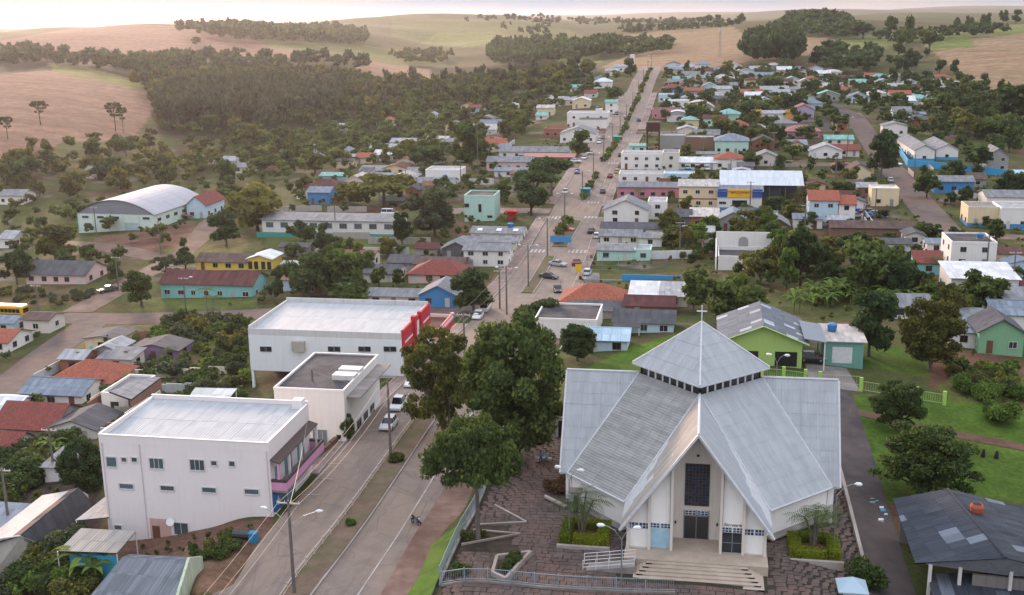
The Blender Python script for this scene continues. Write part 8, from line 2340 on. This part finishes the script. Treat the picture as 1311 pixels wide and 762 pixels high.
for px, py, h, lab in ((335, 286, 11, 'tall pole behind the olive tree at the municipal building'), (612, 222, 17, 'very tall thin mast in front of the sunlit tree'), (1084, 204, 15, 'tall white lamp mast with head frame by the red roof'), (152, 372, 8, 'pole beside the dark sedan on the crossing'), (206, 326, 9, 'pole on the bare bank by the dirt street'), (124, 304, 9, 'pole in front of the arched hall'),
                       (51, 412, 8, 'pole beside the yellow bus'), (238, 396, 7, 'lamp pole in front of the turquoise house'), (430, 300, 8, 'pole before the municipal building'), (548, 286, 9, 'pole beside the grey-green tree'), (1262, 355, 9, 'pole beside the white two storey block'), (1295, 380, 9, 'pole at the red earth street'), (70, 612, 7, 'short pole in the dark yard'), (14, 690, 9, 'pole beside the long dark roof'), (1104, 300, 8, 'pole beside the brown shed'),
                       (640, 396, 8, 'pole at the low corner of the avenue'), (576, 560, 6, 'post at the churchyard pavement')):
    x, y, z = at(px, py); pole(x, y, h, lab, 0 if 'mast' in lab else 1, ((.5, 1.4, h - 1.4),) if 'lamp' in lab else (), None, keep=False)
for px, py in ((880, 262), (935, 236), (985, 240), (1010, 236), (1120, 280), (1170, 230), (900, 205), (860, 180), (930, 165), (990, 200), (1070, 230), (520, 250), (590, 240), (640, 180), (690, 240), (470, 260), (1030, 300), (846, 128), (1005, 140), (1150, 150), (1200, 160), (870, 330), (960, 270), (1236, 300)):
    x, y, z = at(px, py)
    if clear_of(x, y, -1): pole(x, y, rnd.uniform(7.5, 9.5), 'plain utility pole among the houses', 1, (), 'plain poles among the houses', keep=False)
def cable(a, b, sag, lab, group, r=.02, mat=None):
    pts = [(a[0] + (b[0] - a[0]) * t, a[1] + (b[1] - a[1]) * t, a[2] + (b[2] - a[2]) * t - sag * 4 * t * (1 - t)) for t in np.linspace(0, 1, 9)]
    tag(MB().tube(pts, r, 3, False).build('power_cable', mat or M_CABLE_L), lab, 'cable', group)
near = [(-36.6, 89.6, Tz(-36.6, 89.6) + 9.2), (-37.0, 124.1, Tz(-37, 124) + 9.6)] + [p for p in POLES if p[1] > 160]
back = (-36.4, 45, Tz(-36.4, 45) + 9.4)
for i, (a, b) in enumerate(zip([back] + near[:5], near[:6])):
    for k, dx in enumerate((-1.0, .2, 1.0) if i < 3 else (-1.0, 1.0)):
        cable((a[0] + dx, a[1], a[2]), (b[0] + dx, b[1], b[2]), 1.0, 'pale overhead cable strung along the avenue median', 'overhead cables along the avenue', .014)
cable((-36.6, 89.6, near[0][2] - .5), (-45.0, 118, 7.0), .6, 'pale service cable to the pink shop balcony', None)
cable((-37.0, 124.1, near[1][2] - .3), (-49.5, 132.1, Tz(-49.5, 132) + 8.8), .5, 'service cable from the median pole to the office pole', None)
# ---------------------------------------------------------------- street bits
def bin_(px, py, col, lab):
    x, y, z = at(px, py); r = empty('waste_bin', (x, y, z), lab, 'bin'); m = MB(); m.prism([(-.4, -.35, 0), (.4, -.35, 0), (.4, .35, 0), (-.4, .35, 0)], (0, 0, 1.0)); m.build('body', plain('bin_' + col, col, .5), r); m = MB(); m.box(-.45, .45, -.4, .4, 1.0, 1.1); m.build('lid', plain('bin_' + col, col, .5), r)
bin_(325, 694, '#2a7fa8', 'blue waste bin beside the white block')
x, y, z = at(312, 690); r = empty('skip', (x, y, z), 'dark covered trough beside the blue bin', 'container'); MB().tube([(-1.1, 0, .5), (1.1, 0, .5)], .45, 10).build('drum', plain('dark_drum', '#3a3c40', .6), r); m = MB(); m.box(-1, -.8, -.3, .3, 0, .4); m.box(.8, 1, -.3, .3, 0, .4); m.build('stand', M_METAL, r)
# shop awnings, boards and a sign frame on the avenue
for k, (x, y, col, lab) in enumerate(((-27.4, 246, '#d9b21f', 'yellow pavement sign by the orange roofed shop'), (-34.2, 268, '#3f86b8', 'blue banner frame in the avenue median'), (-36.3, 345, '#3f8fa8', 'teal bus shelter in the avenue median'), (-36.4, 470, '#3fa08a', 'green kiosk at the end of the upper median'), (-53, 306, '#c0392b', 'red booth beside the mint cube house'))):
    z = Tz(x, y) + .25; r = empty('kiosk' if 'kiosk' in lab or 'booth' in lab or 'shelter' in lab else 'sign', (x, y, z), lab, 'kiosk' if 'k' in lab.split()[1] and 'kiosk' in lab else 'sign' if 'sign' in lab or 'banner' in lab else 'booth')
    if 'sign' in lab or 'banner' in lab:
        w_, h0, h1 = (.7, .2, 2.0) if 'sign' in lab else (2.6, 2.0, 3.6)
        m = MB(); m.box(-w_, w_, -.06, .06, h0, h1); m.build('board', paint(col, .1), r)
        for a in (-w_ + .1, w_ - .1): m = MB(); m.tube([(a, .1, -.3), (a, .1, h1)], .05, 5); m.build('post', M_METAL, r)
    else:
        m = MB(); m.box(-1.7, 1.7, -1.4, 1.4, 2.3, 2.6); m.build('roof', paint(col, .1), r)
        m = MB(); m.box(-1.5, 1.5, .9, 1.2, -.3, 2.3); m.build('back_wall', paint(col, .15), r)
        for a in (-1.5, 1.5): m = MB(); m.tube([(a, -1.2, -.3), (a, -1.2, 2.3)], .06, 5); m.build('post', M_METAL, r)
# retaining bank beside the office entrance, grass wedge by the churchyard
patch('grass_verge', [(-26.4, 60), (-23.35, 60), (-23.4, 104.5), (-26.4, 99.5)], M_LAWN, .32)
kerb_line('pale kerb around the grass verge by the churchyard fence', 'verge_kerb', [(-26.5, 60), (-26.5, 99.5), (-23.4, 104.7)], 'kerb', .36, .18)
def bank():
    r = empty('retaining_wall', (-46.2, 120, Tz(-46, 120)), 'brown earth retaining wall beside the office drive', 'wall'); o = Vector(r.location)
    for k in range(5):
        y0, y1 = 120.5 + k * 2.0, 122.45 + k * 2.0; x0, x1 = -46.5 + k * .25, -46.3 + k * .25
        m = MB(); m.prism([(x0 - o.x, y0 - o.y, -.8), (x1 - o.x + .3, y0 - o.y, -.8), (x1 - o.x + .5, y1 - o.y, -.8), (x0 - o.x + .2, y1 - o.y, -.8)], (0, 0, 1.7 + .1 * (k % 2))); m.build('wall_panel', paint('#6b5346', .4), r)
bank()
for p, lab in (((1258, 585), 'dark stump on the bare patch of the lawn'), ((1275, 587), 'second dark stump on the bare patch of the lawn')):
    x, y, z = at(*p); tag(MB().tube([(0, 0, -.1), (.05, 0, .5), (.1, .05, 1.0)], [.3, .25, .12], 7).build('stump', M_DARK, None, (x, y, z)), lab, 'stump')
# rubbish heap by the lane
x, y, z = at(1126, 655)
for k in range(9):
    a, b = x + rnd.uniform(-.9, .9), y + rnd.uniform(-3, 3); s = rnd.uniform(.12, .3); j = lambda: rnd.uniform(-.05, .05)
    m = MB(); m.prism([(-s + j(), -s + j(), 0), (s + j(), -s * .6 + j(), 0), (s * .8 + j(), s + j(), 0), (-s * .7 + j(), s * .8 + j(), 0)], (j(), j(), s * .8)); tag(m.build('rubbish_bag', plain('rubbish_%d' % (k % 3), ['#cfd6da', '#4f8fa8', '#7d746c'][k % 3], .6), None, (a, b, Tz(a, b))), ['white', 'blue', 'brown'][k % 3] + ' rubbish bag dumped beside the lane', 'rubbish', 'rubbish bags beside the lane')

# ---------------------------------------------------------------- back yards: sheds, plot walls, roof tanks, more kerbside cars
def fill_sheds(n, poly):
    xs = [p[0] for p in poly]; ys = [p[1] for p in poly]; k = 0
    for _ in range(n * 30):
        if k >= n: break
        px, py = rnd.uniform(min(xs), max(xs)), rnd.uniform(min(ys), max(ys))
        if not in_poly(np.array([px]), np.array([py]), poly)[0]: continue
        x, y, z = at(px, py); w_ = rnd.uniform(4, 7.5); d = rnd.uniform(4, 6.5)
        if not (clear_of(x - w_ / 2, y, .3) and clear_of(x + w_ / 2, y, .3) and clear_of(x, y + d, .3)): continue
        wl_, rf = rnd.choice(['off-white', 'grey', 'brick', 'white', 'cream', 'brown', 'pale blue']), rnd.choice(['grey', 'dark grey', 'light grey', 'brown', 'dark red', 'blue-grey', 'rusty'])
        house_at(x - w_ / 2, x + w_ / 2, y, z, rnd.uniform(2.3, 2.9), d, rnd.choice(('gx', 'gy', 'shed')), rnd.uniform(.5, 1.2), wl_, rf, 'in a back yard', noun='small shed', cat='shed', spacing=3.5, name='shed'); k += 1
LEFT_Y = [(330, 325), (520, 322), (560, 335), (510, 400), (340, 400)]
MID_L = [(390, 205), (620, 180), (700, 190), (690, 235), (600, 240), (560, 250), (400, 265)]
MID_R = [(850, 190), (1110, 190), (1130, 285), (1000, 310), (850, 330)]
RIGHT = [(1120, 300), (1311, 300), (1311, 440), (1210, 440), (1150, 380)]
for n, p in ((6, LEFT_Y), (16, MID_L), (20, MID_R), (12, RIGHT), (10, [(0, 425), (100, 425), (160, 470), (60, 560), (0, 600)]), (14, [(850, 110), (1200, 110), (1180, 170), (860, 180)])): fill_sheds(n, p)
def plot_wall(x, y, L, along, col, nm):
    r = empty('plot_wall', (x, y, Tz(x, y)), f'{nm} plastered plot wall between back yards', 'wall', 'plot walls between back yards'); n = max(1, int(L / 3)); o = Vector(r.location); m0 = paint(col, .4); h = rnd.uniform(1.6, 2.2)
    for k in range(n):
        a, b = k * L / n + .01, (k + 1) * L / n - .01; xa, ya = (x + a, y) if along else (x, y + a); z = Tz(xa, ya) - o.z; m = MB()
        if along: m.box(a, b, -.08, .08, z - .8, z + h)
        else: m.box(-.08, .08, a, b, z - .8, z + h)
        m.build('wall_panel', m0, r)
k = 0
for _ in range(900):
    if k >= 42: break
    px, py = rnd.choice(((rnd.uniform(340, 700), rnd.uniform(190, 380)), (rnd.uniform(790, 1300), rnd.uniform(190, 430)), (rnd.uniform(0, 300), rnd.uniform(430, 600))))
    if 900 < px < 1260 and py > 330 or 180 < px < 335: continue
    x, y, z = at(px, py); L = rnd.uniform(8, 18); al = rnd.random() < .6
    if all(clear_of(x + (L * t if al else 0), y + (0 if al else L * t), -.6) for t in (0, .25, .5, .75, 1)):
        i = rnd.randrange(5); plot_wall(x, y, L, al, ['#cfcdc8', '#a8a39c', '#8c6a5a', '#b9c3c6', '#d9d0bd'][i], ['white', 'grey', 'brick brown', 'pale blue', 'cream'][i]); k += 1
for px, py, z in ((566, 224, 6.9), (640, 292, 4.8), (884, 255, 7.3), (1060, 250, 7.5), (1250, 320, 7.2), (842, 270, 6.2), (822, 205, 6.5), (760, 145, 8.4)):
    x, y, zz = at(px, py + 18)
    # tank on the roof below it
    hit = [f for f in FOOT if f[0] < x < f[1] and f[2] < y + 6 < f[3] and f[1] - f[0] > 6]
    if not hit: continue
    f = hit[0]; cx, cy = f[0] * .3 + f[1] * .7, f[2] * .5 + f[3] * .5; best = None
    for o in bpy.data.objects:
        if o.parent is None and o.type == 'EMPTY' and abs(o.location.x - (f[0] + f[1]) / 2) < .1 and abs(o.location.y - (f[2] + 1.5)) < .1: best = o
    if best is None: continue
    rf = [c for c in best.children if c.name.startswith(('roof', 'parapet'))]
    if not rf: continue
    zt = max(v.co.z for c in rf for v in c.data.vertices) + best.location.z - .5
    r = empty('water_tank', (cx, cy, zt), 'round blue water tank on the ' + ' '.join(best['label'].split()[:7]), 'water tank')
    MB().tube([(0, 0, .35), (0, 0, .5), (0, 0, 1.3)], [.6, .7, .78], 12).build('tank', plain('tank_blue', '#2f74ad', .4), r); MB().tube([(0, 0, 1.3), (0, 0, 1.5)], [.82, .35], 12).build('lid', plain('tank_blue', '#2f74ad', .4), r)
    m = MB(); m.box(-.7, .7, -.7, .7, -.6, .35); m.build('stand', M_CONC, r)
cc = [('#d5d7d9', 'white'), ('#b4b9bd', 'silver'), ('#2a2e33', 'black'), ('#7d1f22', 'dark red'), ('#59636e', 'grey'), ('#2f4f7d', 'blue')]
for i, (x, y, s) in enumerate(((-43.2, 350, 0), (-43.3, 385, 0), (-31.4, 352, 1), (-31.3, 378, 1), (-31.3, 425, 1), (-43.4, 432, 0), (-43.4, 468, 0), (-31.2, 540, 1), (-43.5, 560, 0), (-28.9, 255, 1), (-28.9, 290, 1))):
    c, n = cc[(i * 5) % 6]; car(x, y, Tz(x, y) + .08, S0 if s else N0, c, f'{n} car parked along the avenue kerb', rnd.choice(['hatch', 'sedan']), 'cars parked along the avenue kerb')
# further small houses up the slopes
def fill_houses(n, poly, place):
    xs = [p[0] for p in poly]; ys = [p[1] for p in poly]; k = 0
    for _ in range(n * 40):
        if k >= n: break
        px, py = rnd.uniform(min(xs), max(xs)), rnd.uniform(min(ys), max(ys))
        if not in_poly(np.array([px]), np.array([py]), poly)[0]: continue
        x, y, z = at(px, py); w_ = rnd.uniform(7.5, 11)
        if not (clear_of(x - w_ / 2, y, 0) and clear_of(x + w_ / 2, y + 3, 0) and clear_of(x, y + 7, 0)): continue
        house_at(x - w_ / 2, x + w_ / 2, y, z, rnd.uniform(2.9, 4.2), rnd.uniform(7, 9), rnd.choice(('gx', 'gy', 'hip')), rnd.uniform(1.2, 2), rnd.choice(fw), rnd.choice(fr_), place, spacing=4); k += 1
fill_houses(30, [(848, 96), (1000, 90), (1220, 108), (1220, 150), (1100, 190), (860, 185)], 'among the trees of the hill streets')
fill_houses(12, [(640, 150), (790, 100), (800, 110), (730, 180), (640, 200), (520, 210), (520, 180)], 'on the slope left of the avenue')

# ---------------------------------------------------------------- air
def haze():
    m = bpy.data.materials.new('haze_air'); m.use_nodes = True; nt = m.node_tree; nt.nodes.clear()
    v = nt.nodes.new('ShaderNodeVolumePrincipled'); out = nt.nodes.new('ShaderNodeOutputMaterial')
    v.inputs['Color'].default_value = (.78, .76, .82, 1); v.inputs['Density'].default_value = HAZE
    v.inputs["Anisotropy"].default_value = .68
    nt.links.new(v.outputs[0], out.inputs['Volume'])
    b = MB(); b.box(-11500, 11500, -11500, 11500, -60, 98)
    o = b.build('haze', m); stuff(o, 'pale evening haze over the town and valley', 'haze')
HAZE = .00006
haze()
from collections import defaultdict
_by = defaultdict(list)
for o in bpy.data.objects:
    if o.parent is None and o.get('label') and o.get('kind') is None: _by[o['label']].append(o)
for lab, os_ in _by.items():
    if len(os_) > 1:
        g = next((o.get('group') for o in os_ if o.get('group')), None) or 'look-alike ' + os_[0]['category'] + 's'
        for o in os_: o['group'] = g
